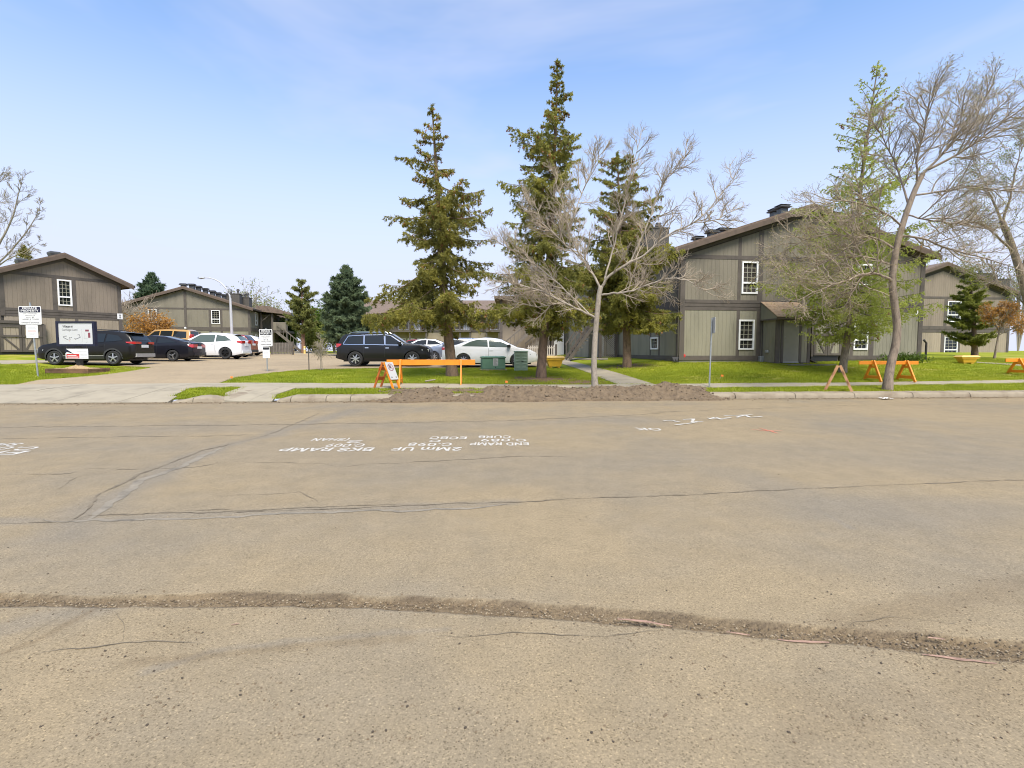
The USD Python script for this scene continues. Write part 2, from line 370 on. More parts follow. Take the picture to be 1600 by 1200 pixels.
# lawn: greens and yellows in patches, bare soil where the mesh says so
MATS['lawn'] = usdkit.material(stage, '/World/Looks/lawn', {
    'geo': ('geometry', {}), 'at': ('attribute', {'attribute': 'soil'}),
    'n1': ('noise_texture', {'scale': 0.55, 'detail': 5.0, 'roughness': 0.6}), 'n2': ('noise_texture', {'scale': 14.0, 'detail': 5.0, 'roughness': 0.7}),
    'r1': ('rgb_ramp', {'ramp': [(0.25, (0.150, 0.200, 0.010)), (0.48, (0.225, 0.265, 0.014)), (0.58, (0.300, 0.305, 0.030)), (0.70, (0.40, 0.34, 0.12))]}),
    'r2': ('rgb_ramp', {'ramp': [(0.3, (0.74, 0.74, 0.74)), (0.7, (1.0, 1.0, 1.0))]}),
    'mul': ('mix_color', {'blend_type': 'multiply', 'fac': 0.9}),
    'sr': ('rgb_ramp', {'ramp': [(0.25, (0.10, 0.062, 0.036)), (0.7, (0.22, 0.15, 0.085))]}),
    'sm': ('math', {'math_type': 'multiply_add', 'value2': 0.9, 'value3': -0.45}), 'sa': ('math', {'math_type': 'add'}), 'sp': ('separate_color', {}),
    'mk': ('map_range', {'from_min': 0.35, 'from_max': 0.75, 'clamp': True}), 'mix': ('mix_color', {}),
    'b': ('bump', {'strength': 0.4, 'distance': 0.03}), 'p': ('principled_bsdf', {'roughness': 0.9, 'specular_ior_level': 0.15}),
}, [('geo.position', 'n1.vector'), ('geo.position', 'n2.vector'), ('n1.fac', 'r1.fac'), ('n2.fac', 'r2.fac'), ('r1.color', 'mul.a'), ('r2.color', 'mul.b'),
    ('n2.fac', 'sr.fac'), ('n2.fac', 'sm.value1'), ('at.color', 'sp.color'), ('sp.r', 'sa.value1'), ('sm.value', 'sa.value2'), ('sa.value', 'mk.value'), ('mk.result', 'mix.fac'),
    ('mul.result', 'mix.a'), ('sr.color', 'mix.b'), ('mix.result', 'p.base_color'), ('n2.fac', 'b.height'), ('b.normal', 'p.normal')], surface='p.BSDF')

def asphalt(name, light, dark, grey, gravel):
    MATS[name] = usdkit.material(stage, '/World/Looks/' + name, {
        'geo': ('geometry', {}), 'at': ('attribute', {'attribute': 'wear'}), 'sp': ('separate_color', {}),
        'n1': ('noise_texture', {'scale': 0.35, 'detail': 6.0, 'roughness': 0.6}), 'n2': ('noise_texture', {'scale': 3.0, 'detail': 6.0, 'roughness': 0.7}),
        'n3': ('noise_texture', {'scale': 70.0, 'detail': 6.0, 'roughness': 0.85}), 'vo': ('voronoi_texture', {'scale': 150.0}), 'vs': ('separate_color', {}), 'rv': ('rgb_ramp', {'ramp': [(0.0, (0.58, 0.57, 0.55)), (0.16, (0.93, 0.93, 0.93)), (0.8, (1.03, 1.03, 1.03)), (0.96, (1.18, 1.17, 1.14)), (1.0, (1.42, 1.40, 1.34))]}), 'm4': ('mix_color', {'blend_type': 'multiply', 'fac': 1.0}),
        'r1': ('rgb_ramp', {'ramp': [(0.3, dark), (0.55, light), (0.8, tuple(min(1, c * 1.08) for c in light))]}),
        'mA': ('mix_color', {'b': grey}), 'mB': ('mix_color', {'b': gravel}), 'mC': ('mix_color', {'b': (0.115, 0.088, 0.058)}),
        'r2': ('rgb_ramp', {'ramp': [(0.25, (0.80, 0.80, 0.80)), (0.75, (1.10, 1.095, 1.09))]}),
        'r3': ('rgb_ramp', {'ramp': [(0.34, (0.66, 0.66, 0.66)), (0.5, (0.99, 0.99, 0.99)), (0.66, (1.22, 1.21, 1.18))]}),
        'm2': ('mix_color', {'blend_type': 'multiply', 'fac': 0.75}), 'm3': ('mix_color', {'blend_type': 'multiply', 'fac': 0.9, 'use_clamp': False}),
        'gA': ('math', {'math_type': 'multiply_add', 'value2': 1.2, 'value3': -0.6}), 'gB': ('math', {'math_type': 'add', 'use_clamp': True}),
        'hA': ('math', {'math_type': 'multiply', 'value2': 0.6}), 'hB': ('math', {'math_type': 'multiply_add', 'value2': 1.0}),
        'b': ('bump', {'strength': 0.4, 'distance': 0.005}), 'p': ('principled_bsdf', {'roughness': 0.93, 'specular_ior_level': 0.2}),
    }, [('geo.position', 'n1.vector'), ('geo.position', 'n2.vector'), ('geo.position', 'n3.vector'), ('geo.position', 'vo.vector'), ('at.color', 'sp.color'),
        ('n1.fac', 'r1.fac'), ('r1.color', 'mA.a'), ('sp.g', 'gB.value1'), ('n2.fac', 'gA.value1'), ('gA.value', 'hA.value1'), ('sp.g', 'hB.value1'), ('hA.value', 'hB.value3'), ('sp.g', 'mA.fac'),
        ('mA.result', 'mB.a'), ('sp.r', 'mB.fac'), ('n2.fac', 'r2.fac'), ('mB.result', 'mC.a'), ('sp.b', 'mC.fac'), ('mC.result', 'm2.a'), ('r2.color', 'm2.b'), ('n3.fac', 'r3.fac'), ('m2.result', 'm3.a'), ('r3.color', 'm3.b'),
        ('vo.color', 'vs.color'), ('vs.r', 'rv.fac'), ('m3.result', 'm4.a'), ('rv.color', 'm4.b'), ('m4.result', 'p.base_color'), ('vs.r', 'b.height'), ('b.normal', 'p.normal')], surface='p.BSDF')
asphalt('road_asphalt', (0.272, 0.216, 0.134), (0.218, 0.186, 0.135), (0.205, 0.180, 0.140), (0.150, 0.108, 0.062))
asphalt('lot_asphalt', (0.345, 0.272, 0.175), (0.29, 0.23, 0.15), (0.23, 0.21, 0.17), (0.2, 0.15, 0.1))
simple('crack_dark', (0.185, 0.15, 0.10), 0.95, 0.3, 12, coord='world')
simple('crack_fill', (0.225, 0.195, 0.145), 0.9, 0.25, 5, 0.2, 80, coord='world')
simple('pebble_brown', (0.175, 0.128, 0.078), 0.9, 0.2, 20)
simple('pebble_pale', (0.34, 0.275, 0.18), 0.9, 0.2, 20)
simple('pebble_dark', (0.075, 0.058, 0.040), 0.9, 0.2, 20)
simple('dirt_brown', (0.160, 0.116, 0.070), 0.95, 0.35, 7, 1.0, 45, coord='world', dirt=(0.085, 0.058, 0.036))
simple('dirt_clod', (0.16, 0.125, 0.083), 0.95, 0.3, 18, 0.6, 60)
# ================================================================== SETTING: ground, road, kerb, pavement, drive, car park
def grid_mesh(xs, ys, zf, shear=SL):
    X, Vv = np.meshgrid(xs, ys); Y = Vv + shear * X
    Z = zf(X, Y)
    n, m = X.shape
    i = np.arange(n - 1)[:, None] * m + np.arange(m - 1)[None]
    f = np.stack([i, i + 1, i + m + 1, i + m], -1).reshape(-1, 4)
    return np.stack([X, Y, Z], -1).reshape(-1, 3), f

def drape(poly, step, off, thick=0.0):
    """A polygon laid on the land: cut along a grid so that it follows the slope, with a skirt when it has thickness."""
    mb = MB()
    x0, y0, x1, y1 = poly.bounds
    xs = np.arange(math.floor(x0 / step) * step, x1 + step, step); ys = np.arange(math.floor(y0 / step) * step, y1 + step, step)
    shapely.prepare(poly)
    cells = [(x, y) for x in xs for y in ys]
    boxes = shapely.box([c[0] for c in cells], [c[1] for c in cells], [c[0] + step for c in cells], [c[1] + step for c in cells])
    for b, c in zip(boxes[shapely.intersects(poly, boxes)], np.array(cells)[shapely.intersects(poly, boxes)]):
        q = b if poly.contains(b) else poly.intersection(b)
        for h in getattr(q, 'geoms', [q]):
            if h.geom_type == 'Polygon' and h.area > 1e-5:
                v, f = trimesh.creation.triangulate_polygon(h, engine='earcut')
                z = g(v[:, 0], v[:, 1]) + off
                n = np.cross(v[f[0, 1]] - v[f[0, 0]], v[f[0, 2]] - v[f[0, 0]])
                f = f if n > 0 else f[:, ::-1]
                mb.add(np.column_stack([v, z]), f)
    if thick:
        for p in getattr(poly, 'geoms', [poly]):
            for r in [p.exterior, *p.interiors]:
                r = np.array(shapely.segmentize(r, step).coords)
                z = g(r[:, 0], r[:, 1]) + off; n = len(r)
                v = np.vstack([np.column_stack([r, z]), np.column_stack([r, z - thick])]); i = np.arange(n - 1)
                mb.add(v, np.stack([i, i + n, i + n + 1, i + 1], 1)[:, ::-1])
    return mb

def primvar(path, name, cols):
    m = UsdGeom.Mesh.Get(stage, path)
    UsdGeom.PrimvarsAPI(m).CreatePrimvar(name, Sdf.ValueTypeNames.Color3fArray, 'vertex').Set(Vt.Vec3fArray.FromNumpy(np.asarray(cols, np.float32)))

def ll(pts):                                        # pixels of the photograph's ground -> xy
    return [tuple(gp(*p)[:2]) for p in pts]
def seg_dist(P, line):
    line = LineString(line)
    return shapely.distance(shapely.points(P), line)

# --- lawn: the base sheet of all land beyond the kerb
xs = np.unique(np.concatenate([-np.geomspace(34, 420, 22)[::-1], np.arange(-34, 34.01, 0.3), np.geomspace(34, 420, 22)]))
ys = np.unique(np.concatenate([np.arange(KERB + 0.42, 30, 0.22), np.geomspace(30, 900, 60)]))
lv, lf = grid_mesh(xs, ys, lambda X, Y: g(X, Y) - 0.012 + 0.03 * (meshkit.fbm(np.stack([X * .5, Y * .5, X * 0], -1), 3, 3) - 0.5) * sstep(Y - SL * X, 18.8, 21))
lp = structure('ground')
# land behind and beside the road on the camera's side
bv, bf = grid_mesh(np.array([-420, -60, 0, 60, 420.0]), np.array([-420, -60, -4.5, -1.99]), lambda X, Y: X * 0 + np.where(Y - SL * X < -2.5, 0.14, 0.10))
nb = put((bv, bf), lp, 'near_verge', 'lawn'); primvar(nb, 'soil', np.zeros((len(bv), 3)))

# --- road: one sheet with the milled groove and its loose gravel as relief
GROOVE = [(-200, 936), (0, 938), (150, 940), (300, 937), (450, 938), (600, 942), (750, 948), (900, 958), (1050, 970), (1200, 985), (1350, 997), (1500, 1010), (1620, 1022), (1900, 1055)]
groove = LineString([tuple(rp(*p)[:2]) for p in GROOVE])
xs = np.unique(np.concatenate([-np.geomspace(9, 420, 40)[::-1], np.arange(-9, 9.001, 0.03), np.geomspace(9, 420, 40)]))
ys = np.concatenate([[-2.0, -1, 0, 1, 1.6], np.arange(1.9, 5.2, 0.018), np.arange(5.2, KERB - 0.03, 0.07), [KERB - 0.012]])
X, Vv = np.meshgrid(xs, ys); Y = Vv + SL * X
near = (Vv < 5.4) & (np.abs(X) < 9.2)
dg = np.full(X.shape, 9.0)
P = np.column_stack([X[near], Y[near]])
wob = 0.030 * (meshkit.fbm(np.stack([P[:, 0] * 5, P[:, 1] * 5, P[:, 0] * 0], -1), 3, 11) - 0.5)
dg[near] = seg_dist(P, groove) + wob
gw = np.interp(X, [-4, 0, 2.2, 4.5], [0.072, 0.078, 0.098, 0.105]) * (0.7 + 0.6 * meshkit.fbm(np.stack([X * 2.2, X * 0 + 3, X * 0], -1), 3, 19))
gm = 1 - sstep(dg, gw * 0.88, gw * 1.04)
gm2 = 1 - sstep(dg, gw * 1.0, gw * 1.12)
fine = np.zeros(X.shape)
fine[near] = meshkit.fbm(np.stack([P[:, 0] * 24, P[:, 1] * 24, P[:, 0] * 0], -1), 3, 5) - 0.5
lowf = meshkit.fbm(np.stack([X * 0.9, Y * 0.9, X * 0], -1), 3, 8) - 0.5
Z = roadz(X, Y) - 0.030 * gm + fine * (0.004 + 0.022 * gm) + 0.006 * lowf * (np.abs(X) < 30)
wear = np.zeros(X.shape + (3,))
wear[..., 0] = gm2 * (0.75 + 0.3 * lowf)
gx_, gy_ = np.array(groove.coords).T
far_side = Y > np.interp(X, gx_, gy_)
edge_n = meshkit.fbm(np.stack([X * 3.5, Y * 3.5, X * 0 + 9], -1), 4, 23)
wear[..., 2] = np.where(far_side, np.exp(-((dg - gw * 1.0) / (0.008 + 0.02 * edge_n)) ** 2) * np.clip((edge_n - 0.25) * 2.6, 0, 1), np.exp(-((dg - gw) / 0.010) ** 2) * np.clip((edge_n - 0.5) * 2.5, 0, .6))
def smear(ch, pts, width, amt, seed, ns=2.0, ragged=0.6):
    """Adds a worn or stained band along a line of the road surface, ragged at its edges."""
    line = [tuple(rp(*p)[:2]) for p in pts]
    sel = (np.abs(X) < 30)
    Q = np.column_stack([X[sel], Y[sel]])
    d = seg_dist(Q, line)
    nse = meshkit.fbm(np.stack([Q[:, 0] * ns, Q[:, 1] * ns, Q[:, 0] * 0], -1), 4, seed)
    m = amt * np.clip(1.3 - d / width - ragged * 2 * (nse - 0.45), 0, 1)
    w = wear[..., ch]; w[sel] = np.maximum(w[sel], m)
smear(1, [(560, 640), (500, 655), (420, 680), (350, 697), (290, 720), (240, 745), (190, 770), (140, 800), (110, 830)], 0.34, 0.75, 21)
smear(1, [(-50, 812), (110, 815), (250, 806), (500, 797), (800, 785)], 0.10, 0.6, 22)
smear(1, [(-60, 672), (400, 668), (700, 664), (1000, 655)], 0.7, 0.45, 23, 0.8)
smear(1, [(230, 1050), (330, 1018), (450, 1003), (600, 990), (700, 983)], 0.035, 0.5, 24, 9, 0.9)
smear(1, [(1150, 740), (1270, 790), (1400, 800), (1700, 800)], 0.5, 0.5, 25, 1)
smear(1, [(1250, 780), (1330, 825)], 0.05, 0.7, 26, 5)
smear(1, [(0, 985), (90, 960), (160, 950)], 0.12, 0.5, 30, 5)
smear(0, [(1330, 975), (1450, 945), (1620, 915), (1800, 900)], 0.16, 0.30, 27, 7, 0.9)
smear(0, [(200, 1035), (300, 1028), (420, 1015), (520, 1005), (640, 998)], 0.045, 0.35, 28, 12, 0.9)
smear(0, [(1250, 1130), (1450, 1080), (1700, 1050)], 0.20, 0.18, 29, 7, 0.9)
smear(0, [(-100, 1060), (60, 1000), (150, 950)], 0.03, 0.45, 31, 8)
smear(1, [(-60, 700), (300, 700), (700, 720), (1300, 715), (1700, 700)], 1.2, 0.35, 32, 0.5, 1.0)
gz = KERB - (Y - SL * X)
wear[..., 0] = np.maximum(wear[..., 0], 0.8 * np.clip(1.2 - gz / 0.45 - 1.2 * (meshkit.fbm(np.stack([X * 2, Y * 2, X * 0], -1), 4, 40) - 0.4), 0, 1) * (np.abs(X) < 40))
n_, m_ = X.shape
ii = np.arange(n_ - 1)[:, None] * m_ + np.arange(m_ - 1)[None]
road_path = structure('road')
rm = put((np.stack([X, Y, Z], -1).reshape(-1, 3), np.stack([ii, ii + 1, ii + m_ + 1, ii + m_], -1).reshape(-1, 4)), road_path, 'carriageway', 'road_asphalt', True)
primvar(rm, 'wear', wear.reshape(-1, 3))

# cracks and sealed seams: thin ragged sheets on the road
rng = np.random.default_rng(5)
def ribbon(pts, width, name, mat, off, seed, jit=0.02, step=0.06, taper=True):
    line = LineString([tuple(rp(*p)[:2]) for p in pts]); L = line.length
    s = np.arange(0, L, step); c = np.array([line.interpolate(t).coords[0] for t in s])
    t = np.gradient(c, axis=0); t /= np.linalg.norm(t, axis=1, keepdims=True); nrm = np.stack([-t[:, 1], t[:, 0]], 1)
    q = np.column_stack([s * 3.1, s * 0 + seed * 7.3, s * 0])
    c = c + nrm * ((meshkit.fbm(q, 4, seed) - 0.5) * 2 * jit * 3 + (meshkit.fbm(q * 6, 3, seed + 9) - 0.5) * jit)[:, None]
    fb = meshkit.fbm(q * 2.3 + 5, 4, seed + 50)
    w = width * (np.clip((fb - 0.30) * 3.2, 0.18, 1.4) if mat == 'crack_dark' else (0.45 + 1.1 * fb))
    if taper:
        w = w * np.minimum(1, np.minimum(s, L - s) / 0.5 + 0.15)
    a, b = c + nrm * w[:, None] / 2, c - nrm * w[:, None] / 2
    v = np.vstack([a, b]); n = len(s); i = np.arange(n - 1)
    lift = 0.006 * (meshkit.fbm(np.stack([v[:, 0] * 0.9, v[:, 1] * 0.9, v[:, 0] * 0], -1), 3, 8) - 0.5)
    z = roadz(v[:, 0], v[:, 1]) + off + lift + 0.001
    return put((np.column_stack([v, z]), np.stack([i, i + n, i + n + 1, i + 1], 1)), road_path, name, mat)
CR = [([(500, 645), (420, 679), (350, 697), (315, 704), (255, 728), (215, 742), (185, 758), (150, 775), (135, 800), (115, 813)], .030),
      ([(-60, 668), (200, 666), (400, 664), (600, 661), (800, 657), (1000, 648), (1060, 643)], .028), ([(-60, 687), (200, 683), (350, 681), (420, 679)], .022),
      ([(-40, 742), (110, 740), (140, 733), (190, 733), (300, 731), (360, 722), (500, 724), (530, 730), (565, 726), (650, 722), (800, 714), (900, 713)], .016),
      ([(-60, 818), (110, 815), (135, 806), (250, 803), (500, 796), (800, 784), (1100, 772), (1350, 759), (1650, 749)], .020),
      ([(165, 806), (300, 799), (500, 793), (640, 788)], .012), ([(255, 728), (180, 735), (120, 747), (80, 770)], .012), ([(330, 776), (420, 772), (470, 768), (500, 790)], .010),
      ([(0, 1025), (60, 985), (120, 950)], .012), ([(20, 1030), (110, 1012), (200, 1005), (320, 1008)], .009), ([(180, 955), (195, 975), (190, 1000), (175, 1015)], .010),
      ([(1000, 645), (1300, 634), (1600, 631)], .022), ([(650, 1000), (800, 985), (950, 992), (1040, 985)], .008),
      ([(1330, 985), (1345, 975), (1400, 968), (1500, 972)], .010)]
for k, (pts, w) in enumerate(CR):
    ribbon(pts, w * 1.15, 'crack', 'crack_dark', 0.003, k + 1, step=.04)
for k, (pts, w) in enumerate([([(60, 815), (250, 811), (500, 803), (800, 790)], .05), ([(350, 699), (280, 730), (220, 752), (170, 790), (130, 815)], .10)]):
    ribbon(pts, w, 'sealed_seam', 'crack_fill', 0.002, k + 70, jit=0.03)
for k, pts in enumerate([[(965, 967), (1010, 973), (1050, 981)], [(1135, 988), (1175, 994)], [(1215, 1000), (1255, 1003), (1298, 1004)], [(1440, 1024), (1500, 1030), (1560, 1037)], [(1450, 998), (1480, 1001)], [(362, 976), (378, 974)]]):
    ribbon(pts, 0.055, 'faded_pink_paint', 'paint_marking_pink', 0.004, k + 90, jit=0.008, step=0.02)
ribbon([(1172, 671), (1195, 673), (1225, 674)], 0.05, 'red_paint_cross', 'paint_marking_red', 0.005, 101, jit=0.01, step=0.03)
ribbon([(1185, 669), (1205, 674), (1217, 678)], 0.05, 'red_paint_cross', 'paint_marking_red', 0.0055, 102, jit=0.01, step=0.03)

# survey lettering sprayed on the road, written to be read from the houses
def road_text(text, px_right, px_left, py_bottom_line, height, name='sprayed_lettering', mat='paint_marking', skew=0.0, depth=0.0):
    a, b = rp(px_right, py_bottom_line), rp(px_left, py_bottom_line)
    m = meshkit.text_mesh(text, 1.0, 0.001, bold=True); v = np.array(m.vertices)
    v[:, 0] -= v[:, 0].min(); W = v[:, 0].max()
    d = b - a; L = np.linalg.norm(d[:2]); e = d[:2] / L; up = np.array([e[1], -e[0]])
    up = up if up[1] < 0 else -up                       # letter tops point at the camera
    r = np.random.default_rng(len(text) * 7 + int(px_right))
    sx = L / W; w = np.sin(v[:, 0] * 2.1 + r.uniform(0, 6)) * 0.06
    xy = a[:2] + v[:, :1] * sx * e + (v[:, 1:2] + w[:, None]) * height * up
    z = roadz(xy[:, 0], xy[:, 1]) + 0.004 + 0.006 * (meshkit.fbm(np.stack([xy[:, 0] * 0.9, xy[:, 1] * 0.9, xy[:, 0] * 0], -1), 3, 8) - 0.5)
    top = np.asarray(m.face_normals)[:, 2] > .5
    put((np.column_stack([xy, z]), np.asarray(m.faces)[top][:, ::-1]), road_path, name, mat)
for t, xr, xl, y, h in (('BKS RAMP', 586, 444, 700, .25), ('C.009', 572, 514, 694, .22), ('2', 567, 545, 689, .20), ('(SHAN', 548, 493, 685.2, .22),
                        ('2Mm UF', 722, 616, 699, .25), ('C.098', 707, 640, 692.6, .22), ('C', 690, 672, 687.6, .18), ('ECBC', 730, 673, 682.8, .22),
                        ('END RAMP', 826, 735, 691.8, .22), ('C.089', 822, 752, 686.2, .21), ('CURB', 798, 748, 681.3, .20),
                        ('END', 48, -60, 705, .26), ('C.007', 66, -40, 698.5, .24), ('SHAN', 40, -30, 692.8, .22)):
    road_text(t, xr, xl, y, h)
for t, (xr, yr), (xl, yl), h in (('OK', (1029, 669), (992, 670), .26),):
    road_text(t, xr, xl, yr, h)
for k, pts in enumerate([[(1037, 658.5), (1052, 657), (1060, 660)], [(1056, 664.5), (1075, 662), (1090, 659.5)], [(1066, 655.5), (1085, 655), (1080, 660), (1100, 658.5)], [(1105, 653.5), (1122, 655), (1142, 653)],
                         [(1132, 650), (1155, 649.5), (1175, 648.5)], [(1150, 652.5), (1165, 649), (1172, 652.5), (1194, 651.5)], [(1110, 655.5), (1118, 652.5), (1126, 656)]]):
    ribbon(pts, 0.06, 'sprayed_lettering', 'paint_marking', 0.008, k + 120, jit=0.02, step=0.04, taper=False)

# --- concrete: apron of the drive, pavement, both footpaths; cut along their joints into slabs
def kp(px, dv=0.012):                                  # a point of the road's edge at an image column
    r = (px - 800) / FPX; Xk = 0.0
    for _ in range(20):
        Yk = KERB + dv + SL * Xk; Xk = r * Yk * (1 + 0.0) * CP / CP
    Xk = r * (Yk * CP + (EYE - 0.2) * SP)
    return (Xk, KERB + dv + SL * Xk)
back = ll([(22, 601.5), (200, 600.3), (350, 599), (380, 598.5), (660, 600), (860, 601.6), (965, 601.2), (1022, 600.8), (1095, 600), (1320, 598.4), (1600, 594)])
front_r = ll([(378, 606.0), (392, 606.5), (465, 606.3), (660, 606.8), (860, 607), (1140, 605.5), (1280, 603.8), (1600, 598.5)])
bl, br = back[0], back[-1]
front_l = [(-60, KERB + 0.012 - SL * 60), kp(-100), kp(120), kp(262), *ll([(300, 606.3), (365, 604.6), (379, 605.4), (352, 615)]), kp(350, 0.03), kp(425, 0.03), *ll([(433, 616.5), (462, 606.6)])]
conc = Polygon(front_l + front_r[3:] + [(60, 60 * SL + 16.95 + 0.9)] + [(60, 60 * SL + 18.7 + 0.9)] + back[::-1] + [(-60, bl[1] - SL * (60 + bl[0]))]).buffer(0)
island = Polygon(ll([(270, 619), (300, 606.3), (365, 604.6), (379, 605.4), (352, 615), (330, 619)]))
conc = conc.difference(island)
path_poly = Polygon(ll([(965, 600.9), (930, 587), (902, 576), (880, 569.0), (868, 563.5), (866, 560.3), (880, 559.8), (950, 560.2), (950, 561.6), (893, 561.8), (890, 564.5), (903, 567.0), (925, 573), (965, 583), (1022, 600.4)])).buffer(0)
joints = []
for u in np.arange(-60, 60, 1.75):
    joints.append(LineString([(u, KERB + SL * u - 1), (u + 0.1, KERB + SL * u + 5)]))
joints.append(LineString([(-70, 16.55 - SL * 70), (-6.6, 16.55 - SL * 6.6)]))
cut = unary_union(joints).buffer(0.006, cap_style=2)
pav = structure('pavement')
pieces = conc.difference(cut)
slabs = [p for p in getattr(pieces, 'geoms', [pieces]) if p.area > 0.02]
slabs.sort(key=lambda p: p.centroid.x)
r = np.random.default_rng(17)
for p in slabs:
    if abs(p.centroid.x) < 26:
        put(drape(p, 0.45, 0.016 + r.uniform(0, 0.006), 0.06), pav, 'slab', 'concrete')
far = unary_union([p for p in slabs if abs(p.centroid.x) >= 26])
put(drape(far, 3.0, 0.008, 0.05), pav, 'far_slabs', 'concrete')
put(drape(conc.buffer(-0.02), .6, 0.006), pav, 'joint_bed', 'concrete_old')
fp_ = structure('footpath')
pj = [LineString([gp(900 + 0, y)[:2] - np.array([9, 0]), gp(900, y)[:2] + np.array([9, 0])]) for y in (562.5, 565.5, 569, 573, 577.5, 583, 589, 595)]
pp = path_poly.difference(unary_union(pj).buffer(0.008))
for p in getattr(pp, 'geoms', [pp]):
    put(drape(p, 0.9, 0.014, 0.05), fp_, 'slab', 'concrete')
far_path = structure('footpath')
put(drape(Polygon(ll([(1527, 566.0), (1600, 570.2), (1700, 575), (1700, 577.2), (1600, 572.2), (1527, 567.0)])).buffer(0.02), 0.9, 0.02, 0.04), far_path, 'paving', 'concrete')
left_path = structure('footpath')
put(drape(Polygon(ll([(-200, 563.5), (0, 563.2), (40, 563.0), (75, 563.0), (75, 566.5), (40, 568.2), (0, 569.3), (-200, 571)])), 0.9, 0.012, 0.04), left_path, 'paving', 'concrete')
centre_path = structure('footpath')
put(drape(Polygon(ll([(455, 553), (480, 547.6), (490, 547.6), (500, 553)])).buffer(0.05), 1.5, 0.03, 0.04), centre_path, 'paving', 'concrete')

# --- the drive and the car park: one asphalt sheet
lot_pts = ll([(22, 601.5), (200, 600.3), (350, 599), (344, 598.0), (366, 590.5), (408, 584.5), (460, 579.0), (500, 577.2), (537, 576), (660, 574.6), (760, 574.4), (830, 573.0), (862, 571.3), (870, 566)])
lot_left = ll([(236, 574.8), (190, 571.5), (150, 569.5), (100, 567.0), (75, 565.8)])
lot = Polygon(lot_pts + [(2.6, 36), (3.0, 50), (-14, 57), (-30, 53), (-31, 42), (-24.5, 30)] + lot_left[::-1] + ll([(200, 580.5), (149, 587), (58, 594)])).buffer(0)
lotp = structure('car_park')
lm = drape(lot, 0.8, 0.006)
lq = put(lm, lotp, 'asphalt', 'lot_asphalt', False)
av, af = lm.arrays()
primvar(lq, 'wear', np.zeros((len(av), 3)))

hardall = unary_union([conc.buffer(-.22), lot.buffer(-.22), path_poly.buffer(-.2)]); shapely.prepare(hardall)
lv[:, 2] -= 0.07 * shapely.contains_xy(hardall, lv[:, 0], lv[:, 1])
lawn = put((lv, lf), lp, 'lawn', 'lawn', True)
soil = np.zeros(len(lv))
for (px, py, rad, amt) in ((846, 592, 1.7, 1.0), (905, 597, 1.3, 0.85), (980, 571, 1.5, 0.95), (707, 584, 0.9, 0.8), (750, 588, 1.2, 0.45), (930, 603, 0.7, 0.6), (1318, 577, 0.5, 0.6),
                           (820, 597, 1.2, 0.5), (1150, 597, 2.5, 0.28), (1250, 594, 2.0, 0.25), (1387, 604, .5, .5)):
    c = gp(px, py)
    soil = np.maximum(soil, 1.3 * amt * np.clip(1.25 - np.hypot(lv[:, 0] - c[0], (lv[:, 1] - c[1]) * 0.9) / rad, 0, 1))
# a worn brown edge where the grass meets the pavement
primvar(lawn, 'soil', np.column_stack([soil, soil, soil]))
# --- kerb: separate lengths of concrete with a worn, gravelly face
kerb = structure('kerb')
def kerb_len(x0, x1, seed):
    prof = [(-0.03, -0.20), (0.0, 0.00), (0.012, 0.085), (0.05, 0.135), (0.12, 0.155), (0.30, 0.172), (0.46, 0.178), (0.47, -0.2)]
    xs_ = np.linspace(x0, x1, max(3, int((x1 - x0) / 0.12)))
    rows = []
    for x in xs_:
        for k, (dv, dz) in enumerate(prof):
            nz = (meshkit.fbm(np.array([x * 4, k * 3.7, seed * 0.1]), 3, 9) - 0.5) * (0.05 if 1 <= k <= 4 else 0.02)
            Yk = KERB + dv + SL * x + nz
            rows.append((x, Yk, 0.12 + dz + nz * 0.6 + float(g(x, KERB + 0.46 + SL * x)) - 0.30))
    n, m = len(xs_), len(prof)
    i = np.arange(n - 1)[:, None] * m + np.arange(m - 1)[None]
    f = np.stack([i, i + m, i + m + 1, i + 1], -1).reshape(-1, 4)
    mb = MB().add(rows, f)
    for e in (0, (n - 1) * m):
        mb.add(rows[e:e + m], [(0, k, k + 1) for k in range(1, m - 1)])
    put(mb, kerb, 'kerb_stone', 'concrete_old', 40)
kx = [kp(268)[0], kp(302)[0], kp(352)[0]]
for a, b in zip(kx[:-1], kx[1:]):
    kerb_len(a, b - 0.02, a)
x = kp(428)[0]
ends = [kp(432)[0], kp(455)[0], kp(510)[0], kp(548)[0]]
while ends[-1] < 40:
    ends.append(ends[-1] + 1.9)
for a, b in zip(ends[:-1], ends[1:]):
    kerb_len(a, b - 0.02, a)
bed = MB(); xs_ = np.linspace(-60, 60, 81)
bed.add([(x_, KERB + dv + SL * x_, .088) for x_ in xs_ for dv in (-.06, .75)], [(2 * k, 2 * k + 2, 2 * k + 3, 2 * k + 1) for k in range(80)])
put(bed, kerb, 'kerb_bed', 'concrete_old')

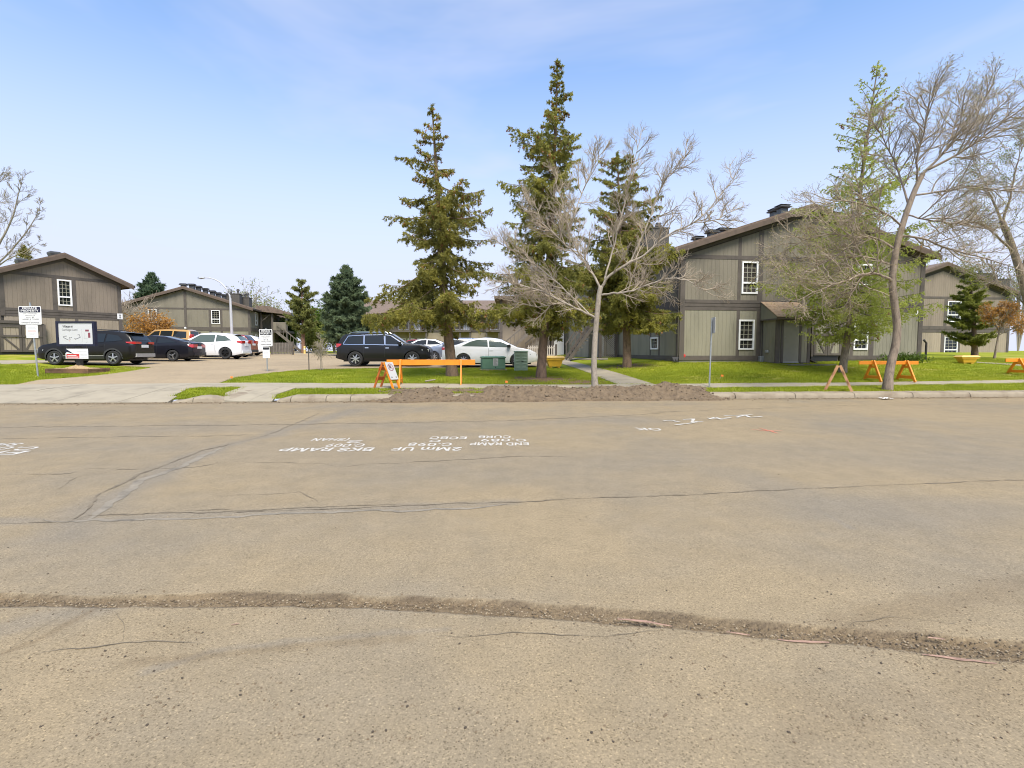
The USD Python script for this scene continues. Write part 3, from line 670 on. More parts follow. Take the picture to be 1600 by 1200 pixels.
# --- heap of excavated soil in the gutter
hp = [(520, 632), (545, 629), (580, 619), (610, 612), (645, 607.5), (690, 609), (735, 618), (748, 614), (765, 607), (800, 605), (860, 606.5), (905, 609), (930, 607), (965, 606), (985, 608), (1010, 603), (1060, 601), (1095, 606), (1120, 617), (1142, 628)]
prx, prh = [], []
for px, py in hp:
    q = at(px, py, KERB + 0.35 + SL * (px - 800) / 800 * 15); prx.append(q[0]); prh.append(max(0.0, q[2] - 0.12))
prh = [max(h, .17) if 5 <= i <= len(prh) - 5 else h * (.45 + .11 * min(i, 5)) if i < 5 else h for i, h in enumerate(prh)]
hx = np.arange(prx[0] - 0.2, prx[-1] + 0.2, 0.045); hv = np.arange(-1.05, 1.75, 0.045)
HX, HV = np.meshgrid(hx, hv); HY = KERB + 0.35 + HV + SL * HX
cross = np.where(HV < 0, 1 - sstep(-HV / (1.0 + 0.5 * (meshkit.fbm(np.stack([HX * 1.1, HX * 0, HX * 0 + 4], -1), 3, 64) - 0.5)), 0.0, 1.0), 1 - sstep(HV, 0.05, 1.6))
wobx = 0.35 * (meshkit.fbm(np.stack([HX * 1.3, HV * 1.3, HX * 0], -1), 3, 61) - 0.5)
hh = np.interp(HX + wobx, prx, prh)
lump = meshkit.fbm(np.stack([HX * 3, HY * 3, HX * 0], -1), 4, 62) - 0.5
cl = meshkit.fbm(np.stack([HX * 11, HY * 11, HX * 0], -1), 3, 63) - 0.5
H = hh * np.clip(cross * (1 + 0.5 * lump), 0, 1.15) + (0.13 * lump + 0.085 * cl) * np.clip(hh * 6, 0, 1) * np.clip(cross * 3, 0, 1)
basez = np.where(HV + 0.35 < 0.1, 0.10, 0.20)
HZ = 0.05 + np.where(H > 0.03, 0.07 + H, 0.0 + H)
HZ = np.where(HV > 0.4, np.maximum(HZ, g(HX, HY) - 0.06 + H * 0.7), HZ)
n, m = HX.shape
ii = np.arange(n - 1)[:, None] * m + np.arange(m - 1)[None]
soil_heap = thing('soil_heap', 'long low heap of dug brown soil lying in the gutter along the kerb', 'soil heap')
put((np.stack([HX, HY, HZ], -1).reshape(-1, 3), np.stack([ii, ii + 1, ii + m + 1, ii + m], -1).reshape(-1, 4)), soil_heap, 'soil', 'dirt_brown', False)

def rocks(parent, name, pts, scales, mats, seed, kind='stuff', flat=0.6):
    """Stones scattered at the given points: a few knapped shapes, placed many times."""
    path = numbered(parent + '/' + name)
    pi = UsdGeom.PointInstancer.Define(stage, path)
    protos = []
    r = np.random.default_rng(seed)
    for k, mt in enumerate(mats):
        s = trimesh.creation.icosphere(1, 1.0)
        v = np.array(s.vertices) * (1 + r.uniform(-0.32, 0.25, (len(s.vertices), 1))) * [1, 0.8, flat]
        pp_ = path + f'/stone_{k:03d}' if k else path + '/stone'
        usdkit.mesh(stage, pp_, (v, np.array(s.faces)), MATS[mt]); protos.append(pp_)
    pi.CreatePrototypesRel().SetTargets([Sdf.Path(p) for p in protos])
    n_ = len(pts)
    pi.CreateProtoIndicesAttr(Vt.IntArray.FromNumpy(r.integers(0, len(mats), n_).astype(np.int32)))
    pi.CreatePositionsAttr(Vt.Vec3fArray.FromNumpy(np.asarray(pts, np.float32)))
    pi.CreateScalesAttr(Vt.Vec3fArray.FromNumpy(np.repeat(np.asarray(scales, np.float32)[:, None], 3, 1)))
    a = r.uniform(0, np.pi, n_)
    pi.CreateOrientationsAttr(Vt.QuathArray([Gf.Quath(float(math.cos(q)), 0.0, 0.0, float(math.sin(q))) for q in a]))
    return tag(path, kind=kind)
# clods on the heap
r = np.random.default_rng(71)
sel = np.argwhere(H > 0.04); sel = sel[r.integers(0, len(sel), 1900)]
pts = np.stack([HX[sel[:, 0], sel[:, 1]], HY[sel[:, 0], sel[:, 1]], HZ[sel[:, 0], sel[:, 1]]], 1) + r.normal(0, 0.012, (len(sel), 3))
rocks(soil_heap, 'clods', pts, 0.010 + 0.035 * r.random(len(pts)) ** 3, ['dirt_clod', 'dirt_brown', 'pebble_brown'], 72)
# loose gravel on the road: thick in the groove, thin elsewhere
gl = np.array([groove.interpolate(t).coords[0] for t in r.uniform(0, groove.length, 7000)])
gwid = np.interp(gl[:, 0], [-4, 0, 2.2, 4.5], [0.055, 0.055, 0.068, 0.072])
gpts = gl + np.stack([r.normal(0, 0.02, len(gl)), r.normal(-0.006, 1, len(gl)) * gwid], 1)
sz = 0.0022 + 0.0052 * r.random(len(gpts)) ** 2.5
def on_road(p, s):
    lift = 0.006 * (meshkit.fbm(np.stack([p[:, 0] * 0.9, p[:, 1] * 0.9, p[:, 0] * 0], -1), 3, 8) - 0.5)
    return np.column_stack([p, roadz(p[:, 0], p[:, 1]) + lift + s * 0.25])
dgp = seg_dist(gpts, groove)
gz_ = on_road(gpts, sz); gz_[:, 2] -= 0.026 * (1 - sstep(dgp, 0.06, 0.11))
gravel = thing('loose_gravel', None, None); tag(gravel, kind='stuff')
rocks(gravel, 'groove_gravel', gz_, sz, ['pebble_brown', 'pebble_pale', 'dirt_clod', 'pebble_brown'], 73)
sp = []
for _ in range(9000):
    px, py = r.uniform(-40, 1640), 960 + 200 * r.random()
    if meshkit.fbm(np.array([px / 90, py / 40, 0.5]), 3, 77) > 0.47 + 0.12 * r.random():
        sp.append(rp(px, py)[:2])
for _ in range(1500):
    px, py = r.uniform(1250, 1640), r.uniform(900, 1150)
    if meshkit.fbm(np.array([px / 60, py / 25, 2.5]), 3, 78) > 0.5:
        sp.append(rp(px, py)[:2])
for _ in range(700):
    sp.append(rp(r.uniform(-40, 1640), 640 + 320 * r.random())[:2])
sp = np.array(sp); ss = 0.0016 + 0.0056 * r.random(len(sp)) ** 6
rocks(gravel, 'scattered_gravel', on_road(sp, ss), ss, ['pebble_dark', 'pebble_brown', 'pebble_pale', 'pebble_brown'], 74)
sel = (r.uniform(-14, 22, 2600)); dv = -np.abs(r.normal(0, 0.22, 2600))
kp_ = np.column_stack([sel, KERB + dv + SL * sel]); ks = 0.006 + 0.022 * r.random(len(sel)) ** 5
rocks(gravel, 'gutter_gravel', on_road(kp_, ks), ks, ['dirt_clod', 'pebble_brown', 'pebble_pale'], 75)

# --- grass blades along the near lawns
r = np.random.default_rng(91)
N = 42000
gx = r.uniform(-24, 26, N); gv = KERB + 0.45 + (r.random(N) ** 1.4) * 10.5
gxy = np.column_stack([gx, gv + SL * gx])
hard = unary_union([conc, lot, path_poly]).buffer(-0.02); shapely.prepare(hard)
keep = ~shapely.contains_xy(hard, gxy[:, 0], gxy[:, 1])
inview = np.abs(gxy[:, 0]) < 1.04 * gxy[:, 1]
k_soil = np.zeros(N)
for (px, py, rad) in ((846, 592, 1.5), (905, 597, 1.0), (980, 571, 1.3), (707, 584, 0.7)):
    c = gp(px, py); k_soil = np.maximum(k_soil, np.clip(1.2 - np.hypot(gxy[:, 0] - c[0], gxy[:, 1] - c[1]) / rad, 0, 1))
keep &= inview & (r.random(N) > k_soil)
gxy = gxy[keep]
gr = numbered('/World/grass')
pi = UsdGeom.PointInstancer.Define(stage, gr)
protos = []
for k in range(3):
    mb = MB()
    for b in range(14):
        a = r.uniform(0, 2 * np.pi); o = np.array([r.normal(0, 0.06), r.normal(0, 0.06), 0]); h = r.uniform(0.03, 0.065); d = np.array([math.cos(a), math.sin(a), 0])
        s = np.array([-d[1], d[0], 0]) * 0.007
        mb.add([o - s, o + s, o + d * h * 0.6 + [0, 0, h]], [(0, 1, 2)])
    p_ = gr + ('/tuft' if k == 0 else f'/tuft_{k:03d}')
    put(mb, gr, 'tuft', 'grass_blade'); protos.append(p_)
pi.CreatePrototypesRel().SetTargets([Sdf.Path(p) for p in protos])
pi.CreateProtoIndicesAttr(Vt.IntArray.FromNumpy(r.integers(0, 3, len(gxy)).astype(np.int32)))
pi.CreatePositionsAttr(Vt.Vec3fArray.FromNumpy(np.column_stack([gxy, g(gxy[:, 0], gxy[:, 1]) - 0.012]).astype(np.float32)))
pi.CreateScalesAttr(Vt.Vec3fArray.FromNumpy(np.repeat(r.uniform(0.7, 1.3, (len(gxy), 1)), 3, 1).astype(np.float32)))
tag(gr, kind='stuff')
# ================================================================== HOUSES
class House:
    """A dwelling block: x along its gable front, y into the depth, z up; heights are given above the road datum."""
    def __init__(s, name, label, o, ang, group=None):
        s.o = np.array(o, float); s.a = ang
        s.z0 = float(g(o[0], o[1]))
        s.c, s.s = math.cos(ang), math.sin(ang)
        s.path = thing(name, label, 'house', (o[0], o[1], s.z0), ang, group)
    def fp(s, px, py, depth=0.0):
        """Where the sight line of an image point meets the plane y = depth of the house: (x, z)."""
        d = ray(px, py); n = np.array([-s.s, s.c, 0])
        q = np.array([s.o[0], s.o[1], 0]) + n * depth
        e = np.array([0, 0, EYE]); t = ((q - e) @ n) / (d @ n); p = e + d * t - [s.o[0], s.o[1], 0]
        return p[0] * s.c + p[1] * s.s, p[2]
    def sp(s, px, py, xx=0.0):
        """The same for the plane x = xx (a side wall): (y, z)."""
        d = ray(px, py); n = np.array([s.c, s.s, 0])
        q = np.array([s.o[0], s.o[1], 0]) + n * xx
        e = np.array([0, 0, EYE]); t = ((q - e) @ n) / (d @ n); p = e + d * t - [s.o[0], s.o[1], 0]
        return -p[0] * s.s + p[1] * s.c, p[2]
    def put(s, mb, name, mat, parent=None, smooth=False, M=None, label=None):
        if M is not None:
            mb.tf(M)
        T = np.eye(4); T[2, 3] = -s.z0
        return put(mb.tf(T), parent or s.path, name, mat, smooth, label)

def SIDE_L(x=0.0):      # maps a facade (x along the wall seen from outside, y outward negative) on the left side wall x = const; facade x runs from back to front
    return np.array([[0, 1, 0, x], [-1, 0, 0, 0], [0, 0, 1, 0], [0, 0, 0, 1.0]])
def SIDE_R(x):          # right side wall: facade x runs from front to back
    return np.array([[0, -1, 0, x], [1, 0, 0, 0], [0, 0, 1, 0], [0, 0, 0, 1.0]])

def siding(poly, holes=None, pitch=0.20, gap=0.010, t=0.018):
    """Grooved vertical boards covering a wall outline."""
    if holes is not None:
        poly = poly.difference(holes)
    x0, z0, x1, z1 = poly.bounds
    mb = MB()
    n = max(1, round((x1 - x0) / pitch)); w = (x1 - x0) / n
    for k in range(n):
        s = poly.intersection(sbox(x0 + k * w + gap / 2, z0 - 1, x0 + (k + 1) * w - gap / 2, z1 + 1))
        if not s.is_empty:
            mb.ext(s if s.geom_type in ('Polygon', 'MultiPolygon') else MultiP(s), -t, 0.006)
    mb.ext(poly.buffer(-0.003), -0.009, 0.010)
    return mb
def MultiP(s):
    return shapely.geometry.MultiPolygon([q for q in s.geoms if q.geom_type == 'Polygon'])

def window(H, x0, x1, z0, z1, M=None, rail=0.34, cols=3, rows=(4, 2), parent=None):
    fw = 0.075
    mb = MB()
    mb.ext(sbox(x0, z0, x1, z1).difference(sbox(x0 + fw, z0 + fw, x1 - fw, z1 - fw)), -0.065, 0.05)
    zm = z0 + (z1 - z0) * rail
    if rail:
        mb.box(x0 + fw, x1 - fw, -0.055, 0.04, zm - fw * 0.55, zm + fw * 0.55)
    w = H.put(mb, 'window', 'white_vinyl', parent, M=M)
    cells = [(zm + fw * .55, z1 - fw, rows[0]), (z0 + fw, zm - fw * .55, rows[1])] if rail else [(z0 + fw, z1 - fw, rows[0])]
    for a, b, n in cells:
        H.put(MB().box(x0 + fw, x1 - fw, 0.012, 0.045, a, b), 'pane', 'window_glass', w, M=M)
    mt = MB()
    for a, b, n in cells:
        for k in range(1, cols):
            x = x0 + fw + (x1 - x0 - 2 * fw) * k / cols
            mt.box(x - 0.012, x + 0.012, -0.004, 0.010, a, b)
        for k in range(1, n):
            z = a + (b - a) * k / n
            mt.box(x0 + fw, x1 - fw, -0.002, 0.011, z - 0.011, z + 0.011)
    if mt.V:
        H.put(mt, 'muntin', 'muntin_white', w, M=M)
    return w

def trim(H, boards, M=None, mat='trim_brown', parent=None):
    for (x0, x1, z0, z1, d) in boards:
        H.put(MB().box(x0, x1, -d, 0.012, z0, z1), 'trim_board', mat, parent, M=M)

def gable_roof(H, W, D, ze, zp, oh=0.45, front=0.40, t=0.16, mat='shingle_brown', rmat='rake_brown', y0=0.0):
    """Two roof slopes over a gable front of width W and depth D, eaves at ze (at the wall), ridge at zp."""
    k = (zp - ze) / (W / 2)
    rf = MB()
    for sx in (0, 1):
        prof = [(-oh, ze - k * oh), (W / 2, zp), (W / 2, zp + t), (-oh, ze - k * oh + t)]
        if sx:
            prof = [(W - x, z) for x, z in prof][::-1]
        rf.ext(Polygon(prof), y0 - front, D + front)
    r = H.put(rf, 'roof', mat)
    for sx in (0, 1):
        prof = [(-oh - 0.02, ze - k * oh - 0.16 - k * 0.02), (W / 2 - 0.001, zp - 0.16), (W / 2 - 0.001, zp + 0.06), (-oh - 0.02, ze - k * oh + 0.06 - k * 0.02)]
        if sx:
            prof = [(W - x, z) for x, z in prof][::-1]
        H.put(MB().ext(Polygon(prof), y0 - front - 0.04, y0 - front - 0.002), 'rake_board', rmat)
        sf = [(-oh, ze - k * oh - 0.03), (W / 2 - .001, zp - 0.03), (W / 2 - .001, zp - 0.004), (-oh, ze - k * oh - 0.004)]
        if sx:
            sf = [(W - x, z) for x, z in sf][::-1]
        H.put(MB().ext(Polygon(sf), y0 - front + 0.001, y0 - 0.05), 'soffit', 'soffit_brown')
        x = -oh - 0.10 if not sx else W + oh + 0.02
        H.put(MB().box(x, x + 0.08, y0 - front, D, ze - k * oh - 0.04, ze - k * oh + 0.12), 'gutter', 'gutter_dark')
    return r

def shell(H, W, D, zb, ze, zp, y0=0.012):
    prof = Polygon([(0.02, zb), (W - 0.02, zb), (W - 0.02, ze - 0.02), (W / 2, zp - 0.02), (0.02, ze - 0.02)])
    H.put(MB().ext(prof, y0, D), 'wall', 'house_backing')
    H.put(MB().box(0.03, W - 0.03, y0 - 0.004, D - 0.02, zb - 1.2, zb - 0.001), 'foundation', 'concrete_foundation')

def box_vent(H, roof, x, y, z, w=0.42, h=0.45, kind=0):
    mb = MB().box(x - w * .36, x + w * .36, y - w * .36, y + w * .36, z - 0.35, z + h * .62)
    mb.hull([(x + sx * w * q, y + sy * w * q, z + h * a) for sx in (-1, 1) for sy in (-1, 1) for q, a in ((.5, .66), (.62, .74), (.5, .84))])
    mb.hull([(x + sx * w * q, y + sy * w * q, z + h * a) for sx in (-1, 1) for sy in (-1, 1) for q, a in ((.5, .88), (.56, .95), (.2, 1.0))])
    H.put(mb, 'roof_vent', 'vent_metal', roof)
def chimney(H, roof, x0, x1, y0, y1, z0, z1, flues):
    mb = MB().ext(sbox(x0, y0, x1, y1), z0, z1, 'z')
    mb.box(x0 - 0.05, x1 + 0.05, y0 - 0.05, y1 + 0.05, z1 + 0.001, z1 + 0.07)
    n = 8
    for k in range(n):
        mb.box(x0 + (x1 - x0) * (k + .1) / n, x0 + (x1 - x0) * (k + .9) / n, y0 - 0.016, y0 - 0.001, z0, z1)
    c = H.put(mb, 'chimney', 'chimney_cladding', roof)
    for fx, fy, fh in flues:
        q = MB().lathe([(0, z1 + .05), (.13, z1 + .05), (.13, z1 + fh), (.20, z1 + fh), (.20, z1 + fh + .10), (.14, z1 + fh + .12), (.14, z1 + fh + .17), (.18, z1 + fh + .18), (.16, z1 + fh + .24), (0, z1 + fh + .24)], 12, at=(fx, fy, 0))
        H.put(q, 'flue', 'flue_metal', roof)

def z_door(H, x0, x1, z0, z1, M, wall, parent=None, mirror=False, leaf=2, d=0.03):
    """Pair of boarded service doors with mid rail and diagonal braces."""
    n = leaf; w = (x1 - x0) / n
    for k in range(n):
        a, b = x0 + k * w + 0.012, x0 + (k + 1) * w - 0.012
        mb = MB()
        m = max(2, round((b - a) / 0.2))
        for q in range(m):
            mb.box(a + (b - a) * q / m + .006, a + (b - a) * (q + 1) / m - .006, -d, 0.008, z0, z1)
        dr = H.put(mb, 'service_door', wall, parent, M=M)
        fr = MB()
        for (u0, u1, v0, v1) in ((a, a + .11, z0, z1), (b - .11, b, z0, z1), (a + .112, b - .112, z1 - .10, z1), (a + .112, b - .112, z0, z0 + .10)):
            fr.box(u0, u1, -d - 0.028, -d - 0.002, v0, v1)
        zm = z0 + (z1 - z0) * 0.60
        fr.box(a + .001, b - .001, -d - 0.05, -d - 0.030, zm - .05, zm + .05)
        H.put(fr, 'door_frame', 'trim_brown', dr, M=M)
        br = MB()
        if (k % 2 == 0) != mirror:
            p, q_ = (a + .12, zm - .06), (b - .12, z0 + .11)
        else:
            p, q_ = (a + .14, z0 + .11), (b - .12, z1 - .11)
        br.bar((p[0], -d - .014, p[1]), (q_[0], -d - .014, q_[1]), 0.022, 0.085, up=(0, 0, 1))
        H.put(br, 'brace', 'trim_brown', dr, M=M)

def letter_plate(H, x, z, text, M=None, s=0.22, plate=True):
    p = None
    if plate:
        p = H.put(MB().cbox(x - s / 2, x + s / 2, -0.075, -0.052, z - s * .6, z + s * .6, 0.006), 'letter_plate', 'sign_white', M=M)
    m = meshkit.text_mesh(text, s * 0.7, 0.004, bold=True); v = np.array(m.vertices); v[:, 0] -= v[:, 0].mean(); v[:, 1] -= s * .35
    q = np.column_stack([v[:, 0] + x, -0.078 - v[:, 2], v[:, 1] + z])
    H.put(MB().add(q, m.faces), 'letter', 'sign_black' if plate else 'white_vinyl', p, M=M)

# ---------------------------------------------------------------- house with the porch, right of centre
A7 = math.atan2(.122, .9925)
H1 = House('house', 'large olive and brown two storey gabled house with a small shingled porch, right of centre', (7.96, 24.5), A7)
W1 = 12.9; D1 = 34.0
ZE, ZP = 6.36, 8.45
zb = H1.fp(1066, 562.5)[1]
shell(H1, W1, D1, zb, ZE, ZP)
rake1 = gable_roof(H1, W1, D1, ZE, ZP)
F = lambda px, py: H1.fp(px, py)
bt, bb = F(1066, 468.0)[1], F(1066, 484.3)[1]         # middle band
et, eb = F(1066, 397.6)[1], F(1066, 403.6)[1]         # eaves board
base_t, base_b = F(1066, 555.8)[1], F(1066, 562.5)[1]
x = lambda px: F(px, 500)[0]
wl = [(x(1156.5), x(1181.5), F(1157, 459)[1], F(1157, 408.5)[1]), (x(1154), x(1178.5), F(1154, 546.5)[1], F(1154, 499.5)[1])]
wr = [(x(1336.5), x(1358.5), wl[0][2], wl[0][3]), (x(1334), x(1356.5), wl[1][2], wl[1][3])]
holes = unary_union([sbox(a, c, b, d) for a, b, c, d in wl + wr])
pvx0, pvx1 = x(1191), x(1191) + 1.72                  # porch
holes_low = unary_union([holes, sbox(pvx0, base_b - .2, pvx1, bt - 0.1), sbox(x(1262), F(1262, 557)[1], x(1311), F(1262, 499)[1])])
H1.put(siding(sbox(0.16, bt, W1 - 0.16, eb), holes), 'siding', 'siding_olive_upper')
H1.put(siding(sbox(0.16, base_t, W1 - 0.16, bb), holes_low), 'siding', 'siding_olive_lower')
kk = (ZP - ZE) / (W1 / 2)
gpoly = Polygon([(0.0 + (et - ZE) / kk if et > ZE else 0.3, et), (W1 - 0.3, et), (W1 - 0.3, et + .001), (W1 / 2, ZP - 0.13), (0.3, et + .001)])
gpoly = Polygon([(0.35, et), (W1 - 0.35, et), (W1 / 2, et + (W1 / 2 - .35) * kk)])
H1.put(siding(gpoly.intersection(sbox(0, 0, W1, ZP - .30))), 'siding', 'siding_olive_upper')
for sx in (0, 1):                                      # sloping board under the rake
    q = [(0.1, ZE - .30 + .1 * kk), (W1 / 2 - .001, ZP - .32), (W1 / 2 - .001, ZP - .03), (0.1, ZE - .01 + .1 * kk)]
    q = [(W1 - a, b) for a, b in q][::-1] if sx else q
    H1.put(MB().ext(Polygon(q), -0.045, -0.021), 'trim_board', 'trim_brown')
h3 = (bt - bb) / 3
trim(H1, [(0.0, 0.24, base_b, ZE + .02, .050), (W1 - 0.24, W1, base_b, ZE + .02, .050),
          (0.245, W1 - .245, eb, et, .034), (0.245, W1 - .245, bb + 2 * h3 + .012, bt, .052), (0.245, W1 - .245, bb + h3 + .006, bb + 2 * h3 - .006, .040), (0.245, W1 - .245, bb, bb + h3 - .012, .034),
          (0.245, pvx0 - .06, base_b, base_t, .040), (x(1311) + .1, W1 - .245, base_b, base_t, .040)])
for (a, b) in ((1150.5, 1155.5), (1181.8, 1189.5)):
    trim(H1, [(x(a), x(b), bt + .002, eb - .002, .030), (x(a), x(b), base_t + .002, bb - .002, .030)])
    for z0_, z1_ in ((et + .002, None),):
        xa, xb = x(a), x(b); zt = ZE - .33 + xa * kk
        trim(H1, [(xa, xb, z0_, zt, .030)])
for (a, b) in ((1329, 1334), (1358.8, 1366)):
    trim(H1, [(x(a), x(b), bt + .002, eb - .002, .030), (x(a), x(b), base_t + .002, bb - .002, .030)])
    xa, xb = x(a), x(b); zt = ZE - .33 + (W1 - xb) * kk
    trim(H1, [(xa, xb, et + .002, zt, .030)])
for a, b, c, d in wl + wr:
    window(H1, a, b, c, d)
# enclosed porch
PD = 1.10
zt_ = F(1191, 500)[1]; zthr = H1.fp(1236, 565.5, -PD)[1]
porch = MB().box(pvx0 + .02, pvx1 - .02, -PD + .03, 0.0, zthr - .22, zt_ + .02)
pch = H1.put(porch, 'porch', 'house_backing')
Mf = np.eye(4); Mf[1, 3] = -PD + 0.03
dx0, dx1 = pvx0 + .38, pvx0 + 1.17
hole = sbox(dx0 - .13, zthr - .3, dx1 + .13, zt_ - .02)
H1.put(siding(sbox(pvx0 + .22, zthr - .02, pvx1 - .12, zt_), hole, 0.14), 'siding', 'siding_olive_lower', pch, M=Mf)
trim(H1, [(pvx0 - .02, pvx0 + .20, zthr - .14, zt_, .045), (pvx1 - .12, pvx1 + .02, zthr - .14, zt_, .045), (dx0 - .12, dx0 - .01, zthr - .02, zt_ - .05, .04), (dx1 + .01, dx1 + .12, zthr - .02, zt_ - .05, .04),
          (pvx0 + .202, dx0 - .122, zthr - .14, zthr - .022, .035), (dx1 + .122, pvx1 - .122, zthr - .14, zthr - .022, .035)], Mf, parent=pch)
dr = H1.put(MB().cbox(dx0, dx1, -0.03, 0.0, zthr, zt_ - .06, .008), 'door', 'door_taupe', M=Mf)
H1.put(MB().box(dx0, dx1, -0.05, -0.031, zthr - .03, zthr + .01), 'door_sill', 'grey_metal', dr, M=Mf)
H1.put(MB().lathe([(0, 0), (.03, 0), (.03, .03), (.018, .035), (.034, .06), (.03, .085), (0, .09)], 12, 'y', (dx0 + .08, -.03, zthr + 1.02)), 'door_handle', 'grey_metal', dr, M=Mf)
H1.put(MB().lathe([(0, 0), (.028, 0), (.028, .02), (0, .024)], 12, 'y', (dx0 + .08, -.03, zthr + 1.18)), 'deadbolt', 'grey_metal', dr, M=Mf)
Ms = SIDE_L(pvx0 + .02)
H1.put(siding(sbox(0.012, zthr - .02, PD - .04, zt_), None, 0.14), 'siding', 'siding_olive_lower', pch, M=Ms)
trim(H1, [(0.012, PD - .02, zthr - .14, zthr - .022, .03), (0.0, .10, zthr - .02, zt_, .035)], Ms, parent=pch)
zr1, zr0 = F(1191, 471.5)[1], zt_ + .05               # canopy: from the wall down to its eave
rx0, rx1 = pvx0 - .14, pvx1 + .16
cprof = Polygon([(0.0, zt_ - .02), (PD + .22, zt_ - .02), (PD + .22, zt_ + .06), (0.0, zr1 - .05)])
cm = MB().ext(cprof, 0, rx1 - rx0 - .06)
cv = [np.stack([v[:, 1] + rx0 + .03, -v[:, 0], v[:, 2]], 1) for v in cm.V]; cm.V = cv; cm.F = [f[:, ::-1] for f in cm.F]
can = H1.put(cm, 'canopy', 'siding_olive_lower')
sh = MB(); ns = 9
for k in range(ns):                                    # courses of shingles
    a, b = k / ns, (k + 1) / ns
    ya, yb = -(PD + .27) * (1 - a), -(PD + .27) * (1 - b)
    za, zb_ = zt_ + .075 + (zr1 - zt_ - .06) * a, zt_ + .075 + (zr1 - zt_ - .06) * b
    rr = np.random.default_rng(k); xx = rx0 - rr.uniform(0, .2)
    while xx < rx1:
        x_2 = xx + rr.uniform(.22, .32); u0, u1 = max(xx, rx0), min(x_2, rx1) - .006
        e = rr.uniform(0.010, .018)
        if u1 - u0 > .03:
            sh.add([(u0, ya, za + e), (u1, ya, za + e), (u1, yb, zb_ + .004), (u0, yb, zb_ + .004), (u0, ya, za - .012), (u1, ya, za - .012), (u1, yb, zb_ - .012), (u0, yb, zb_ - .012)],
                   [(0, 1, 2, 3), (4, 7, 6, 5), (0, 4, 5, 1), (1, 5, 6, 2), (2, 6, 7, 3), (3, 7, 4, 0)])
        xx = x_2
H1.put(sh, 'shingles', 'shingle_tan', can)
trim(H1, [(rx0, rx1, zt_ - .05, zt_ + .055, .02)], (lambda m: (m.__setitem__((1, 3), -PD - .23), m)[1])(np.eye(4)), 'rake_brown', can)
H1.put(MB().ext(Polygon([(0, zt_ - .06), (PD + .24, zt_ - .06), (PD + .24, zt_ + .0), (0, zt_ + .0)]), -.02, 0), 'trim_board', 'trim_brown', can, M=SIDE_L(rx0 + .02) @ np.diag([1, 1, 1, 1.0]))
# two steps before the door
st0 = H1.fp(1214, 570, -PD)[0]
for k, (d0, d1, zz) in enumerate(((0, .95, zthr - .10), (.95, 1.35, zthr - .27))):
    H1.put(MB().cbox(st0, st0 + 2.3 + .25 * k, -PD - d1, -PD - d0 + (.0 if k == 0 else -.002), zz - .3 - .2 * k, zz, .012), 'step', 'weathered_wood_grey')
# double service door beside it and the black block painting the shade below it
Mz = np.eye(4); zx0, zx1 = x(1263), x(1310)
zd0, zd1 = F(1290, 556)[1], F(1290, 500.5)[1]
H1.put(MB().box(zx0 - .02, zx1 + .02, -.30, .012, zd0 - .01, zd1 + .01), 'bin_store', 'house_backing')
Mz[1, 3] = -.30
z_door(H1, zx0 + .06, zx1 - .06, zd0 + .03, zd1 - .04, Mz, 'siding_olive_lower')
trim(H1, [(zx0 - .05, zx0 + .055, zd0 - .03, zd1 + .06, .05), (zx1 - .055, zx1 + .10, zd0 - .03, zd1 + .06, .05), (zx0 + .057, zx1 - .057, zd1 - .035, zd1 + .06, .05)], Mz)
H1.put(MB().box(zx0, zx1 - .2, -.28, .0, zd0 - .30, zd0 - .012), 'gap_shade', 'black_plastic')  # solid black block stands in for the shade under the doors
H1.put(MB().box(zx1 - .55, zx1 - .43, -.26, -.14, zd0 - .75, zd0 - .02), 'store_post', 'trim_brown')
H1.put(MB().box(zx1 - .05, zx1 + .08, -.26, -.14, zd0 - .75, zd0 - .035), 'store_post', 'trim_brown')
# fittings on the wall
def fitting(px, py, w, h, d, mat, name):
    a, z = F(px, py); H1.put(MB().cbox(a - w / 2, a + w / 2, -.06 - d, -.05, z - h / 2, z + h / 2, .01), name, mat)
fitting(1187.5, 561, .24, .30, .14, 'grey_metal', 'meter_box')
a, z = F(1186, 568); H1.put(MB().tube([(a, -.1, z + .05), (a, -.1, z - .5)], .03, 8), 'conduit', 'black_plastic')
a, z = F(1189, 568); H1.put(MB().tube([(a + .05, -.1, z + .05), (a + .05, -.1, z - .5)], .03, 8), 'conduit', 'black_plastic')
a, z = F(1068.5, 556); H1.put(MB().lathe([(0, 0), (.07, .01), (.10, .05), (.10, .09), (.06, .14), (0, .15)], 12, 'y', (a, -.05, z)), 'red_cap', 'sign_red')
for px in (1054, 1050):
    a, z = F(px, 561); H1.put(MB().hull([(a + u, -.05 - v, z + w) for u in (-.1, .1) for v in (0, .16) for w in (-.08, .1)] + [(a, -.28, z - .12)]), 'flood_lamp', 'black_plastic')
Mp = SIDE_L(pvx0 + .02); H1.put(MB().cbox(.42, .62, -.12, -.022, zthr + .42, zthr + .56, .02), 'dryer_vent', 'grey_metal', M=Mp)
a, z = F(1430, 487); letter_plate(H1, a, z, 'J', plate=False, s=.40)
dn = MB().tube([H for H in [(W1 + .02, -.12, F(1437, 531)[1]), (W1 + .16, -.14, F(1440, 536)[1]), (W1 + .16, -.14, base_b - .4)]], .05, 8)
H1.put(dn, 'downspout', 'gutter_dark')
H1.put(MB().bar((*[H1.fp(1259, 560, -.5)[0]], -.5, H1.fp(1259, 560, -.5)[1]), (H1.fp(1295, 577, -1.6)[0], -1.6, H1.fp(1295, 577, -1.6)[1]), .09, .09), 'downspout', 'gutter_dark')
